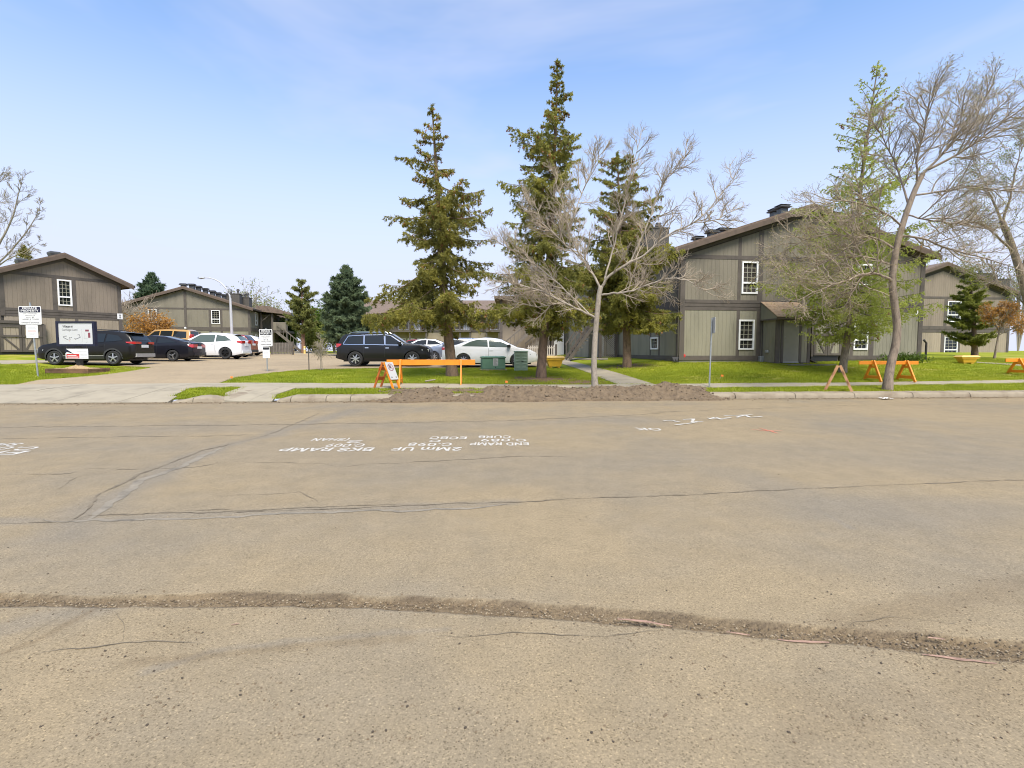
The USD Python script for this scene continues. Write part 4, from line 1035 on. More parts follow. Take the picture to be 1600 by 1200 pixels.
# left side wall running back, with small window, stair wing
yS, z_ = H1.sp(990, 520)
Ml = SIDE_L(0.0)                                        # facade x = -y
sw = [(-H1.sp(1018, 530)[0], -H1.sp(1029.5, 530)[0], H1.sp(1024, 546)[1], H1.sp(1024, 527)[1])]
sholes = sbox(sw[0][0], sw[0][2], sw[0][1], sw[0][3])
H1.put(siding(sbox(-9.0, base_t, -.03, bb), sholes), 'siding', 'siding_olive_lower', M=Ml)
H1.put(siding(sbox(-9.0, bt, -.03, ZE - .3)), 'siding', 'siding_olive_upper', M=Ml)
H1.put(siding(sbox(-D1, base_t, -9.2, ZE - .3), pitch=.4), 'siding', 'siding_olive_lower', M=Ml)
trim(H1, [(-9.0, -.052, bb, bt, .05), (-9, -.052, base_b, base_t, .04), (sw[0][0] - .18, sw[0][0] - .01, base_t + .002, bb - .002, .03), (sw[0][1] + .01, sw[0][1] + .18, base_t + .002, bb - .002, .03), (-.24, -.052, base_t, ZE - .3, .045)], Ml)
window(H1, *sw[0], M=Ml, rail=0, rows=(3,))
window(H1, -8.0, -7.2, bt + .5, bt + 1.7, M=Ml)
# roof fittings
chimney(H1, rake1, .35, 1.7, 5.2, 6.6, ZE - .2, F(1045, 397)[1] + 2.45, [(.65, 5.9, .22), (1.35, 5.9, .25)])
for px, py, yy in ((1222, 338, 1.6), (1240, 333, 2.6), (1128, 372, 4.5), (1140, 372, 7), (1150, 370, 10), (1112, 384, 3.5), (1162, 366, 12), (1090, 392, 5.0)):
    a, z = H1.fp(px, py, yy); a = min(a, W1 / 2)
    box_vent(H1, rake1, a, yy, ZE + a * kk + .14, .52, .55)
# stair wing on the left side
SW0, SW1 = 8.6, 17.0
wing = MB().box(-1.3, -.03, SW0 + 2.6, SW1, base_b - .6, ZE - .1)
wg = H1.put(wing, 'stair_wing', 'house_backing')
Mw = np.eye(4); Mw[0, 3] = -1.3; Mw[1, 3] = SW0 + 2.6
H1.put(siding(sbox(.02, base_b, 1.25, ZE - .1), sbox(.3, base_b + .1, 1.1, base_b + 2.1)), 'siding', 'siding_olive_lower', wg, M=Mw)
H1.put(MB().cbox(.32, 1.08, -.03, 0.004, base_b + .02, base_b + 2.08, .01), 'door', 'white_vinyl', wg, M=Mw)
H1.put(siding(sbox(-SW1, base_b, -SW0 - 2.62, ZE - .1)), 'siding', 'siding_olive_lower', wg, M=SIDE_L(-1.3))
H1.put(MB().box(-1.3, -.05, SW0, SW0 + 2.58, bb + .15, bb + .35), 'landing', 'weathered_wood_grey', wg)
H1.put(MB().box(-1.7, -.02, SW0 - .5, SW1, ZE - .098, ZE + .05), 'wing_roof', 'rake_brown', wg)
for xx in (-1.25, -.2):
    H1.put(MB().box(xx - .09, xx + .09, SW0 + .02, SW0 + .20, base_b - .5, ZE - .1), 'post', 'trim_brown', wg)
rl = MB()
for k in range(7):
    rl.box(-1.3 + k * .18, -1.26 + k * .18, SW0 + .05, SW0 + .09, bb + .35, bb + 1.3)
rl.box(-1.32, -.1, SW0 + .03, SW0 + .12, bb + 1.3, bb + 1.38)
H1.put(rl, 'balcony_rail', 'trim_brown', wg)
lat = MB()
for k in range(-10, 14):
    for sgn in (1, -1):
        p = [(-1.5 + k * .13, base_b - .1), (-1.5 + k * .13 + sgn * 1.9, base_b + 1.8)]
        seg = LineString(p).intersection(sbox(-1.15, base_b - .1, -.25, base_b + 1.75))
        if seg.length > .05:
            (x_a, z_a), (x_b, z_b) = seg.coords
            lat.bar((x_a, SW0 + .1 + (.012 if sgn > 0 else 0), z_a), (x_b, SW0 + .1 + (.012 if sgn > 0 else 0), z_b), .01, .035, up=(0, 1, 0))
H1.put(lat, 'lattice', 'lattice', wg)
for k in range(11):
    f = k / 11
    H1.put(MB().box(-3.15 + f * 1.85, -2.9 + f * 1.85, SW0 + .15, SW0 + 1.25, base_b - .1 + f * (bb - base_b) + .1, base_b - .05 + f * (bb - base_b) + .1), 'stair_tread', 'weathered_wood_grey', wg)
for yy in (SW0 + .10, SW0 + 1.30):
    sr = MB().bar((-3.25, yy, base_b - .1), (-1.3, yy, bb + .2), .045, .20)
    sr.bar((-3.25, yy, base_b + .85), (-1.3, yy, bb + 1.2), .045, .07)
    for k in range(7):
        f = k / 6; sr.box(-3.2 + 1.85 * f, -3.15 + 1.85 * f, yy - .02, yy + .02, base_b - .05 + f * (bb - base_b), base_b + .9 + f * (bb - base_b + .2))
    H1.put(sr, 'stair_rail', 'trim_brown', wg)

# ---------------------------------------------------------------- brown house behind, far right
pk = at(1474, 417, 42.0)
hw = 6.45
H3 = House('house', 'brown two storey gabled house with two cladded chimneys behind the far right lawn', (pk[0] - hw * math.cos(A7), 42.0 - hw * math.sin(A7)), A7)
ZE3, ZP3 = ZE + .05, ZP + .12
zb3 = 1.25
shell(H3, 12.9, 30.0, zb3, ZE3, ZP3)
r3 = gable_roof(H3, 12.9, 30.0, ZE3, ZP3)
F = H3.fp
x = lambda px: F(px, 510)[0]
bt3, bb3 = F(1470, 509.5)[1], F(1470, 519.5)[1]; et3, eb3 = F(1480, 463.5)[1], F(1480, 467)[1]
w3 = [(x(1478.5), x(1499), F(1480, 503)[1], F(1480, 470.5)[1]), (x(1476), x(1497), F(1480, 557)[1], F(1480, 526)[1])]
w3l = []
hol = unary_union([sbox(a, c, b, d) for a, b, c, d in w3 + w3l])
H3.put(siding(sbox(.16, bt3, 12.74, eb3), hol), 'siding', 'siding_brown_upper'); H3.put(siding(sbox(.16, zb3, 12.74, bb3), hol), 'siding', 'siding_brown_lower')
k3 = (ZP3 - ZE3) / 6.45
H3.put(siding(Polygon([(.35, et3), (12.55, et3), (6.45, et3 + 6.1 * k3)]).intersection(sbox(0, 0, 13, ZP3 - .3))), 'siding', 'siding_brown_upper')
trim(H3, [(0, .22, zb3, ZE3, .05), (12.68, 12.9, zb3, ZE3, .05), (.225, 12.675, eb3, et3, .034), (.225, 12.675, (bb3 + bt3) / 2 + .01, bt3, .05), (.225, 12.675, bb3, (bb3 + bt3) / 2 - .01, .04)])
for a, b, c, d in w3 + w3l:
    window(H3, a, b, c, d)
    lo, hi = (bt3, eb3) if c > bt3 else (zb3, bb3)
    trim(H3, [(a - .30, a - .02, lo + .002, hi - .002, .03), (b + .02, b + .24, lo + .002, hi - .002, .03)])
for sx in (0, 1):
    q = [(0.1, ZE3 - .30 + .1 * k3), (6.449, ZP3 - .32), (6.449, ZP3 - .03), (0.1, ZE3 - .01 + .1 * k3)]
    q = [(12.9 - a, b) for a, b in q][::-1] if sx else q
    H3.put(MB().ext(Polygon(q), -0.045, -0.021), 'trim_board', 'trim_brown')
for px0, px1, pyt, yy in ((1529, 1553, 427.5, 5.0), (1554, 1579, 436.5, 5.8)):
    a, zt3 = F(px0, pyt, yy); b, _ = F(px1, pyt, yy)
    chimney(H3, r3, a, b, yy, yy + 1.3, ZE3 - .3, zt3, [((a + b) / 2, yy + .6, .3)])
for px, yy in ((1500, 1.5), (1440, 2.0), (1460, 3.0)):
    a, z = F(px, 430, yy); box_vent(H3, r3, a, yy, ZP3 - abs(a - 6.45) * k3 + .1, .5, .5)
H3.put(siding(sbox(-30 + .5, zb3, -.05, ZE3 - .3), pitch=.4), 'siding', 'siding_brown_lower', M=SIDE_L(0) @ np.eye(4))
H3.put(siding(sbox(.05, zb3, 29.5, ZE3 - .3), pitch=.4), 'siding', 'siding_brown_lower', M=SIDE_R(12.9))
for k in range(3):
    H3.put(MB().box(12.95, 15.2, 3 + k * 2.4, 3.15 + k * 2.4, zb3 - .2, ZE3 - .25), 'side_post', 'trim_brown')

# ---------------------------------------------------------------- brown house at the left edge
A58 = math.atan2(4.9, 3.0)
H2 = House('house', 'brown two storey house with braced double doors at the left edge of the picture', (-28.3, 28.5), A58)
W2 = 5.75; D2 = 22.0
F = H2.fp
zb2 = F(40, 553)[1]
ZE2 = F(8, 424)[1]; ZP2 = F(105, 400.5)[1]
shell(H2, W2, D2, zb2 - .1, ZE2, ZP2)
r2 = gable_roof(H2, W2, D2, ZE2, ZP2, oh=.6, front=.35)
x = lambda px: F(px, 500)[0]
bt2, bb2 = F(100, 485.2)[1], F(119, 498)[1]
et2, eb2 = F(60, 427.5)[1], F(60, 432)[1]
w2 = [(x(92), x(114), F(103, 478)[1], F(103, 437.5)[1])]
d0, d1, dz0, dz1 = x(0), x(66), zb2 + .12, F(30, 506)[1]
hol = sbox(*[w2[0][0], w2[0][2], w2[0][1], w2[0][3]])
H2.put(siding(sbox(.14, bt2, W2 - .14, eb2), hol), 'siding', 'siding_brown_upper')
H2.put(siding(sbox(.14, zb2, W2 - .14, bb2), sbox(-1, zb2 - 1, d1, dz1)), 'siding', 'siding_brown_lower')
k2 = (ZP2 - ZE2) / (W2 / 2)
H2.put(siding(Polygon([(.45, et2), (W2 - .45, et2), (W2 / 2, et2 + (W2 / 2 - .45) * k2)]).intersection(sbox(0, 0, 13, ZP2 - .3))), 'siding', 'siding_brown_upper')
for sx in (0, 1):
    q = [(0.05, ZE2 - .32 + .05 * k2), (W2 / 2 - .001, ZP2 - .34), (W2 / 2 - .001, ZP2 - .03), (0.05, ZE2 - .01 + .05 * k2)]
    q = [(W2 - a, b) for a, b in q][::-1] if sx else q
    H2.put(MB().ext(Polygon(q), -0.045, -0.021), 'trim_board', 'trim_brown')
hb = (bt2 - bb2) / 3
trim(H2, [(0, .20, bb2, ZE2, .055), (W2 - .20, W2, zb2 - .1, ZE2, .055), (.205, W2 - .205, eb2, et2, .034), (.0, W2 - .205, bb2 + 2 * hb + .01, bt2, .05), (.0, W2 - .205, bb2 + hb, bb2 + 2 * hb - .01, .042), (.0, W2 - .205, bb2, bb2 + hb - .02, .036),
          (w2[0][0] - .24, w2[0][0] - .02, bt2 + .002, eb2 - .002, .03), (w2[0][1] + .02, w2[0][1] + .22, bt2 + .002, eb2 - .002, .03), (x(93) - .2, x(93), zb2, bb2 - .002, .03), (x(117), x(117) + .16, zb2, bb2 - .002, .03)])
window(H2, *w2[0])
H2.put(MB().box(-.4, d1 + .02, -.22, .01, dz0 - .02, dz1 + .03), 'bin_store', 'house_backing')
Md = np.eye(4); Md[1, 3] = -.22
z_door(H2, d1 - 2 * .95, d1 - .10, dz0, dz1 - .12, Md, 'siding_brown_lower', mirror=False)
trim(H2, [(d1 - .095, d1 + .06, dz0 - .05, dz1, .05), (-.3, d1 - .10, dz1 - .115, dz1, .05), (-.3, d1 - .10, dz1 + .005, dz1 + .16, .09)], Md)
H2.put(MB().box(-.4, d1, -.20, -.0, zb2 - .06, dz0 - .022), 'gap_shade', 'black_plastic')  # black filler block, shade beneath the doors put in as colour
letter_plate(H2, x(187), F(187, 494.5)[1], 'I', s=.30)
H2.put(siding(sbox(-D2 + .1, zb2 - .1, -.06, ZE2 - .25), pitch=.25), 'siding', 'siding_brown_lower', M=SIDE_L(0))
H2.put(siding(sbox(.06, zb2 - .1, D2, ZE2 - .25), pitch=.4), 'siding', 'siding_brown_upper', M=SIDE_R(W2))
for y_, xx_ in ((.45, W2 / 2 - .25), (5.2, W2 / 2 - .45)):
    H2.put(MB().hull([(xx_ + sx * .27 * q, y_ + sy * .27 * q, ZP2 + .03 + dz * .8) for sx in (-1, 1) for sy in (-1, 1) for q, dz in ((1, .10), (1, .20), (.8, .26))] + [(xx_ + sx * .2, y_ + sy * .2, ZP2 - .1) for sx in (-1, 1) for sy in (-1, 1)]), 'roof_vent', 'vent_metal', r2)

# ---------------------------------------------------------------- olive house across the car park
A13 = math.atan2(.225, .974)
pk = at(288, 449, 56.0)
H4 = House('house', 'olive gabled house across the car park with a row of roof vents and side stairs', (pk[0] - hw * math.cos(A13), 56.0 - hw * math.sin(A13)), A13)
F = H4.fp
ZP4 = pk[2] - .05; ZE4 = ZP4 - 2.1; zb4 = 1.25
shell(H4, 12.9, 26.0, zb4, ZE4, ZP4)
r4 = gable_roof(H4, 12.9, 26.0, ZE4, ZP4, oh=.4)
x = lambda px: F(px, 500)[0]
bt4, bb4 = F(320, 511)[1], F(320, 517)[1]; et4, eb4 = F(320, 481.5)[1], F(320, 484)[1]
w4 = [(x(232), x(245.5), F(238, 504.5)[1], F(238, 483)[1]), (x(330.5), x(344), F(338, 506)[1], F(338, 484.7)[1]), (x(330.5), x(344), F(338, 543)[1], F(338, 521.5)[1]), (x(232), x(245.5), F(238, 543)[1], F(238, 521.5)[1])]
hol = unary_union([sbox(a, c, b, d) for a, b, c, d in w4])
H4.put(siding(sbox(.16, bt4, 12.74, eb4), hol, .3), 'siding', 'siding_olive_upper'); H4.put(siding(sbox(.16, zb4, 12.74, bb4), hol, .3), 'siding', 'siding_olive_lower')
H4.put(siding(Polygon([(.35, et4), (12.55, et4), (6.45, et4 + 6.1 * (2.1 / 6.45))]).intersection(sbox(0, 0, 13, ZP4 - .2)), None, .3), 'siding', 'siding_olive_upper')
trim(H4, [(0, .22, zb4, ZE4, .05), (12.68, 12.9, zb4, ZE4, .05), (.225, 12.675, eb4, et4, .034), (.225, 12.675, bb4, bt4, .045), (6.35, 6.6, bt4 + .002, ZP4 - .2, .06),
          (x(280), x(313), F(300, 521)[1], F(300, 518.6)[1], .06), (x(280), x(280) + .15, zb4, F(300, 521.2)[1], .055), (x(313) - .15, x(313), zb4, F(300, 521.2)[1], .055)])
z_door(H4, x(281) + .1, x(312) - .1, zb4, F(300, 522)[1], np.eye(4), 'siding_olive_lower', d=.02)
for a, b, c, d in w4:
    window(H4, a, b, c, d)
    lo, hi = (bt4, eb4) if c > bt4 else (zb4, bb4)
    trim(H4, [(a - .26, a - .02, lo + .002, hi - .002, .03), (b + .02, b + .24, lo + .002, hi - .002, .03)])
H4.put(MB().lathe([(0, -.1), (.10, -.06), (.12, .02), (.05, .14), (0, .14)], 10, at=(6.45, -.18, F(289, 513)[1])), 'wall_lamp', 'white_vinyl')
for px, py, yy in ((287, 447, 1), (300, 447, 2), (310, 455, 3), (321, 457, 4), (332, 459, 5), (341, 462, 6), (350, 465, 7.2)):
    a, _ = F(px, py, yy); box_vent(H4, r4, a, yy, ZP4 - abs(a - 6.45) * (2.1 / 6.45) + .10, .62, .62)
for px0, px1, pyt, yy in ((353, 374, 459, 8.0), (375, 389, 465, 9.5)):
    a, zt4 = F(px0, pyt, yy); b, _ = F(px1, pyt, yy)
    chimney(H4, r4, a, b, yy, yy + 1.4, ZE4, zt4, [(a + .4, yy + .6, .35), (b - .3, yy + .6, .45)])
Mr = SIDE_R(12.9)
H4.put(siding(sbox(.05, bt4, 25, ZE4 - .25), None, .35), 'siding', 'siding_olive_upper', M=Mr); H4.put(siding(sbox(.05, zb4, 25, bb4), None, .35), 'siding', 'siding_olive_lower', M=Mr)
trim(H4, [(.06, 25, bb4, bt4, .05)], Mr)
window(H4, 2.0, 2.9, w4[1][2], w4[1][3], M=Mr); window(H4, 2.0, 2.9, w4[2][2], w4[2][3], M=Mr)
def stair_unit(Hs, x0, y0, y1, zb_, bt_, bb_, ze_, w=3.4, flip=1):
    """Covered landing with upper balcony, posts and a stair running down beside it, on the right of a house."""
    wgp = Hs.put(MB().box(x0 + .03, x0 + w * .45, y0 + 1.6, y1, zb_, ze_ - .1), 'stair_wing', 'house_backing')
    Hs.put(siding(sbox(x0 + .05, zb_, x0 + w * .45, ze_ - .12), None, .3), 'siding', 'siding_olive_lower', wgp, M=(lambda m: (m.__setitem__((1, 3), y0 + 1.6), m)[1])(np.eye(4)))
    Hs.put(MB().ext(Polygon([(x0 - .1, ze_ + .15), (x0 + w + .5, ze_ - .22), (x0 + w + .5, ze_ - .02), (x0 + w * .4, ze_ + .75), (x0 - .1, ze_ + .80)]), y0 - .5, y1 + .5), 'wing_roof', 'shingle_brown', wgp)
    Hs.put(MB().box(x0 + w + .502, x0 + w + .56, y0 - .5, y1 + .5, ze_ - .28, ze_ + .0), 'gutter', 'gutter_dark', wgp)
    Hs.put(MB().box(x0 + .04, x0 + w, y0, y1, bb_, bb_ + .25), 'balcony_floor', 'trim_brown', wgp)
    Hs.put(MB().box(x0 + 1.6, x0 + w, y0 - .04, y0 + .04, bb_ + .252, bb_ + 1.25), 'balcony_wall', 'siding_olive_upper', wgp)
    for xx in (x0 + .3, x0 + 1.5, x0 + w - .1):
        Hs.put(MB().box(xx - .1, xx + .1, y0 - .06, y0 + .14, zb_ - .2, ze_ - .1), 'post', 'trim_brown' if xx < x0 + w - .5 else 'chimney_cladding', wgp)
    br = MB().bar((x0 + .35, y0, ze_ - 1.0), (x0 + 1.3, y0, ze_ - .2), .1, .1)
    Hs.put(br, 'brace', 'trim_brown', wgp)
    st = MB().bar((x0 + w - 1.2, y0 - .3, bb_ + .1), (x0 + w + 1.8, y0 - .3, zb_), .08, .3)
    st.bar((x0 + w - 1.2, y0 - .3, bb_ + 1.1), (x0 + w + 1.8, y0 - .3, zb_ + 1.0), .06, .12)
    for k in range(9):
        f = k / 8; st.box(x0 + w - 1.2 + 3 * f, x0 + w - 1.15 + 3 * f, y0 - .32, y0 - .27, bb_ + .1 - f * (bb_ - zb_ + .1), bb_ + 1.1 - f * (bb_ - zb_ + .1))
    Hs.put(st, 'stair_rail', 'weathered_wood_grey', wgp)
stair_unit(H4, 12.9, 3.6, 8.0, zb4, bt4, bb4, ZE4 - .2, 3.2)
stair_unit(H4, 12.9, 15.0, 19.0, zb4, bt4, bb4, ZE4 - .2, 3.4)

# ---------------------------------------------------------------- long brown house with balconies behind the spruces
p0 = at(560, 545, 71.0)
H5 = House('house', 'long brown house with balconies and white ground floor doors behind the spruces', (p0[0], 71.0), 0.0)
F = H5.fp
W5 = 30.0; zb5 = 1.3; ze5, zp5 = F(640, 492)[1], F(640, 466.5)[1]; bt5, bb5 = F(640, 516.5)[1], F(640, 519.5)[1]
H5.put(MB().ext(Polygon([(0, 0), (9, 0), (9, ze5), (4.5, zp5 - .1), (0, ze5)]).buffer(0), 0, 1).tf(np.eye(4)) if False else MB().box(0, W5, .012, 9, zb5 - .5, ze5), 'wall', 'house_backing')
rf = MB(); prof = Polygon([(-1.3, ze5 - .25), (4.5, zp5), (10.3, ze5 - .25), (10.3, ze5 - .05), (4.5, zp5 + .2), (-1.3, ze5 - .05)])
rf.ext(prof, 0, W5 + 1.2); rf.V = [np.stack([W5 + .6 - v[:, 1], v[:, 0], v[:, 2]], 1) for v in rf.V]
r5 = H5.put(rf, 'roof', 'shingle_brown')
H5.put(MB().box(-.6, W5 + .6, -1.36, -1.302, ze5 - .32, ze5 - .06), 'gutter', 'gutter_dark')
H5.put(siding(sbox(0, bt5, W5, ze5 - .02), None, .4), 'siding', 'siding_brown_upper'); H5.put(siding(sbox(0, zb5, W5, bb5), None, .4), 'siding', 'siding_brown_lower')
trim(H5, [(0, W5, bb5, bt5, .05)])
xx = lambda px: F(px, 520)[0]
for a, b in ((617, 670), (704, 737), (760, 800)):
    xa, xb = xx(a), xx(b)
    bl_ = H5.put(MB().box(xa, xb, -1.6, -.03, bb5, bb5 + .25), 'balcony', 'trim_brown')
    mb = MB().box(xa, xb, -1.6, -1.54, bb5 + 1.25, bb5 + 1.33)
    for k in range(int((xb - xa) / .22) + 1):
        mb.box(xa + k * .22, xa + k * .22 + .05, -1.59, -1.55, bb5 + .26, bb5 + 1.25)
    H5.put(mb, 'balcony_rail', 'trim_brown', bl_)
    for xp in (xa + .1, (xa + xb) / 2, xb - .1):
        H5.put(MB().box(xp - .09, xp + .09, -1.5, -1.32, zb5 - .2, ze5 - .25), 'post', 'trim_brown')
    window(H5, xa + .5, xa + 1.9, bt5 + .1, bt5 + 2.1, rail=0, cols=2, rows=(2,))
    H5.put(MB().cbox((xa + xb) / 2 + .3, (xa + xb) / 2 + 1.2, -.05, .0, bt5 + .05, bt5 + 2.1, .01), 'door', 'white_vinyl')
    H5.put(MB().cbox((xa + xb) / 2 - .6, (xa + xb) / 2 + .35, -.05, .0, zb5, zb5 + 2.05, .01), 'door', 'white_vinyl')
    window(H5, xa + .3, xa + 1.5, zb5 + .3, zb5 + 2.05, rail=0, cols=1, rows=(1,)); window(H5, xb - 1.6, xb - .3, zb5 + .7, zb5 + 2.05, rail=0, cols=2, rows=(1,))
# open stair and pale wall nearer, right of the white sedan
p0 = at(783, 549, 46.0)
H6 = House('house', 'low stair wing with pale siding and open timber stairs glimpsed behind the white sedan', (p0[0], 46.0), 0.0)
F = H6.fp; z6 = 1.15; xx = lambda px: F(px, 530)[0]
ze6 = 6.2
w6 = xx(906)
H6.put(MB().box(0, w6, 1.5, 8, z6 - .5, ze6), 'wall', 'house_backing')
Mh = np.eye(4); Mh[1, 3] = 1.49
H6.put(siding(sbox(0, z6, xx(855), ze6), None, .3), 'siding', 'siding_brown_lower', M=Mh)
H6.put(siding(sbox(xx(866), z6, xx(884), ze6), None, .3), 'siding', 'white_vinyl', M=Mh)
H6.put(siding(sbox(xx(886), z6, w6, ze6), None, .3), 'siding', 'siding_olive_lower', M=Mh)
H6.put(MB().box(-.6, w6 + .4, -.4, 8.4, ze6, ze6 + .25), 'roof', 'rake_brown')
for px in (783, 857, 864):
    H6.put(MB().box(xx(px) - .12, xx(px) + .12, .2, .44, z6 - .2, ze6), 'post', 'trim_brown')
for dx in (0, 2.0):
    st = MB().bar((xx(786) + dx, .6 + dx * .2, z6 + .1), (xx(786) + dx + 3.0, .6 + dx * .2, z6 + 2.6), .08, .3)
    st.bar((xx(786) + dx, .6 + dx * .2, z6 + 1.1), (xx(786) + dx + 3.0, .6 + dx * .2, z6 + 3.6), .07, .12)
    for k in range(10):
        f = k / 9; st.box(xx(786) + dx + 3 * f, xx(786) + dx + 3 * f + .05, .57 + dx * .2, .63 + dx * .2, z6 + .1 + 2.5 * f, z6 + 1.1 + 2.5 * f)
    H6.put(st, 'stair_rail', 'weathered_wood_grey')
# ================================================================== CARS
def lerp_tab(x, tab):
    a = np.array(tab, float); return np.interp(x, a[:, 0], a[:, 1])

def car(name, label, spot, heading, L, W, top, belt, paintm, side_glass, wheels, group=None, wr=0.36, clear=0.24, arch=None, rim='rim_silver', spokes=7,
        glass='car_glass', rails=None, chrome_line=False, cladding=False, tail=None, tail_parts=None, rear_wind=None, wind=None, hatch=True, mirrors=True, dual_tail=False, spoiler=False, bumper_silver=False):
    """A motor car: x forward from the middle, y to its left, z up. top/belt: tables of the roofline and the shoulder line along x."""
    z0 = float(g(spot[0], spot[1]))
    c = thing(name, label, 'car', (spot[0], spot[1], z0 + 0.008), heading, group)
    xs = np.unique(np.concatenate([np.linspace(-L / 2, L / 2, 61), [t[0] for t in top]]))
    xs = xs[(xs >= -L / 2) & (xs <= L / 2)]
    def width(x):
        u = np.abs(x) / (L / 2)
        return W / 2 * (1 - 0.10 * u ** 4 - 0.10 * np.clip((u - 0.9) / 0.1, 0, 1) ** 2)
    zt_f = lambda x: lerp_tab(x, top); zb_f = lambda x: lerp_tab(x, belt)
    def side_y(x, z):
        """Half width of the body at (x, z)."""
        w, zb, zt = width(x), zb_f(x), np.maximum(zt_f(x), zb_f(x) + .004)
        lo = np.interp(z, [clear, clear + .16, clear + .42, 0, ], [0.94, .985, 1.0, 0]) if False else None
        f = np.clip((z - clear) / np.maximum(zb - clear, .1), 0, 1)
        lower = w * np.interp(f, [0, .18, .5, .85, 1.0], [.93, .985, 1.0, .985, .955])
        up = w * .955 - 0.36 * np.clip(z - zb, 0, 2) - .10 * np.clip(z - zb, 0, 2) ** 2
        return np.where(z <= zb, lower, np.maximum(up, .2 * w))
    rows = []
    for x in xs:
        w, zb = width(x), zb_f(x); zt = max(zt_f(x), zb + .012)
        h = zt - zb; u = abs(x) / (L / 2)
        zc = clear + 0.10 * np.clip((u - .82) / .18, 0, 1)
        pts = [(0, zc), (.70 * w, zc)]
        for f in (0.0, .18, .5, .85, 1.0):
            z = zc + (zb - zc) * f; pts.append((w * np.interp(f, [0, .18, .5, .85, 1.0], [.93, .985, 1.0, .985, .955]), z))
        for k, f in enumerate((.06, .35, .65, .90)):
            z = zb + h * f; pts.append((float(side_y(x, z)) - .0006 * k, z))
        ye = float(side_y(x, zb + h * .93))
        cr = .035 if h > .2 else .030
        pts += [(ye - .055, zt), (.62 * ye, zt + cr * .6), (0.0, zt + cr)]
        ring = pts + [(-y, z) for y, z in pts[1:-1]][::-1]
        rows.append([(x, y, z) for y, z in ring])
    m = len(rows[0]); n = len(rows)
    V = np.array(rows).reshape(-1, 3)
    i = np.arange(n - 1)[:, None] * m; j = np.arange(m)[None]; k = (j + 1) % m
    Fq = np.stack([i + j, i + m + j, i + m + k, i + k], -1).reshape(-1, 4)
    T = np.vstack([Fq[:, [0, 1, 2]], Fq[:, [0, 2, 3]]])
    capA = [(0, q, q + 1) for q in range(1, m - 1)]; o = (n - 1) * m; capB = [(o, o + q + 1, o + q) for q in range(1, m - 1)]
    T = np.vstack([T, np.array(capA), np.array(capB)])
    tm = trimesh.Trimesh(V, T, process=False)
    if tm.volume < 0:
        T = T[:, ::-1]
    man = m3.Manifold(m3.Mesh(vert_properties=V.astype(np.float32), tri_verts=T.astype(np.uint32)))
    ar = arch or wr + 0.05
    if man.status() == m3.Error.NoError:
        for wx in wheels:
            for s in (-1, 1):
                cyl = m3.Manifold.cylinder(.46, ar, ar, 40, True).rotate([90, 0, 0]).translate([wx, s * (W / 2 - .16), wr])
                man = man - cyl
        q = man.to_mesh(); body = (q.vert_properties[:, :3].astype(float), q.tri_verts)
    else:
        body = (V, T)
    bp = put(body, c, 'body', paintm, 32)
    inner = MB()
    for wx in wheels:
        inner.box(wx - ar, wx + ar, -W / 2 + .40, W / 2 - .40, wr - .1, wr + ar * .9)
    inner.box(-L / 2 + .35, L / 2 - .35, -W / 2 + .2, W / 2 - .2, clear - .06, clear + .1)
    put(inner, c, 'underbody', 'black_plastic')
    # side windows: thin panes following the body side
    def patch(poly, off, mat, nm, parent=c, both=True, step=.09, label=None):
        out = []
        for s in ((-1, 1) if both else (-1,)):
            mb = MB()
            g2 = shapely.segmentize(poly, step)
            x0, za, x1, zb_ = g2.bounds
            for cx in np.arange(x0, x1, step):
                qq = g2.intersection(sbox(cx, za - 1, cx + step, zb_ + 1))
                for h in getattr(qq, 'geoms', [qq]):
                    if h.geom_type != 'Polygon' or h.area < 1e-6:
                        continue
                    for cz in np.arange(za, zb_, step):
                        r_ = h.intersection(sbox(x0 - 1, cz, x1 + 1, cz + step))
                        for h2 in getattr(r_, 'geoms', [r_]):
                            if h2.geom_type == 'Polygon' and h2.area > 1e-6:
                                v, f = trimesh.creation.triangulate_polygon(h2, engine='earcut')
                                y = side_y(v[:, 0], v[:, 1]) + off
                                mb.add(np.column_stack([v[:, 0], s * y, v[:, 1]]), f if s < 0 else f[:, ::-1])
            if mb.V:
                out.append(put(mb, parent, nm, mat, True))
        return out
    for poly in side_glass:
        if chrome_line:
            patch(Polygon(poly).buffer(.032, join_style=1).difference(Polygon(poly).buffer(.004)), .010, 'chrome', 'window_trim')
        patch(Polygon(poly).buffer(.012).buffer(-.012), .012, glass, 'side_window')
    # windscreen and rear window: sheets over the sloping top
    def top_sheet(x0, x1, mat, nm, inset=.10, off=.010):
        mb = MB(); nx, ny = 10, 9; R = []
        for x in np.linspace(x0, x1, nx):
            zt, zb = max(zt_f(x), zb_f(x) + .012), zb_f(x)
            ye = float(side_y(x, zb + (zt - zb) * .93)) - inset
            for y in np.linspace(-ye, ye, ny):
                cr = .035 * (1 - (y / (ye + inset)) ** 2)
                R.append((x, y, zt + cr + off))
        i = np.arange(nx - 1)[:, None] * ny + np.arange(ny - 1)[None]
        return put(MB().add(R, np.stack([i, i + ny, i + ny + 1, i + 1], -1).reshape(-1, 4)[:, ::-1]), c, nm, mat, True)
    if wind: top_sheet(*wind, glass, 'windscreen')
    if rear_wind: top_sheet(*rear_wind, glass, 'rear_window')
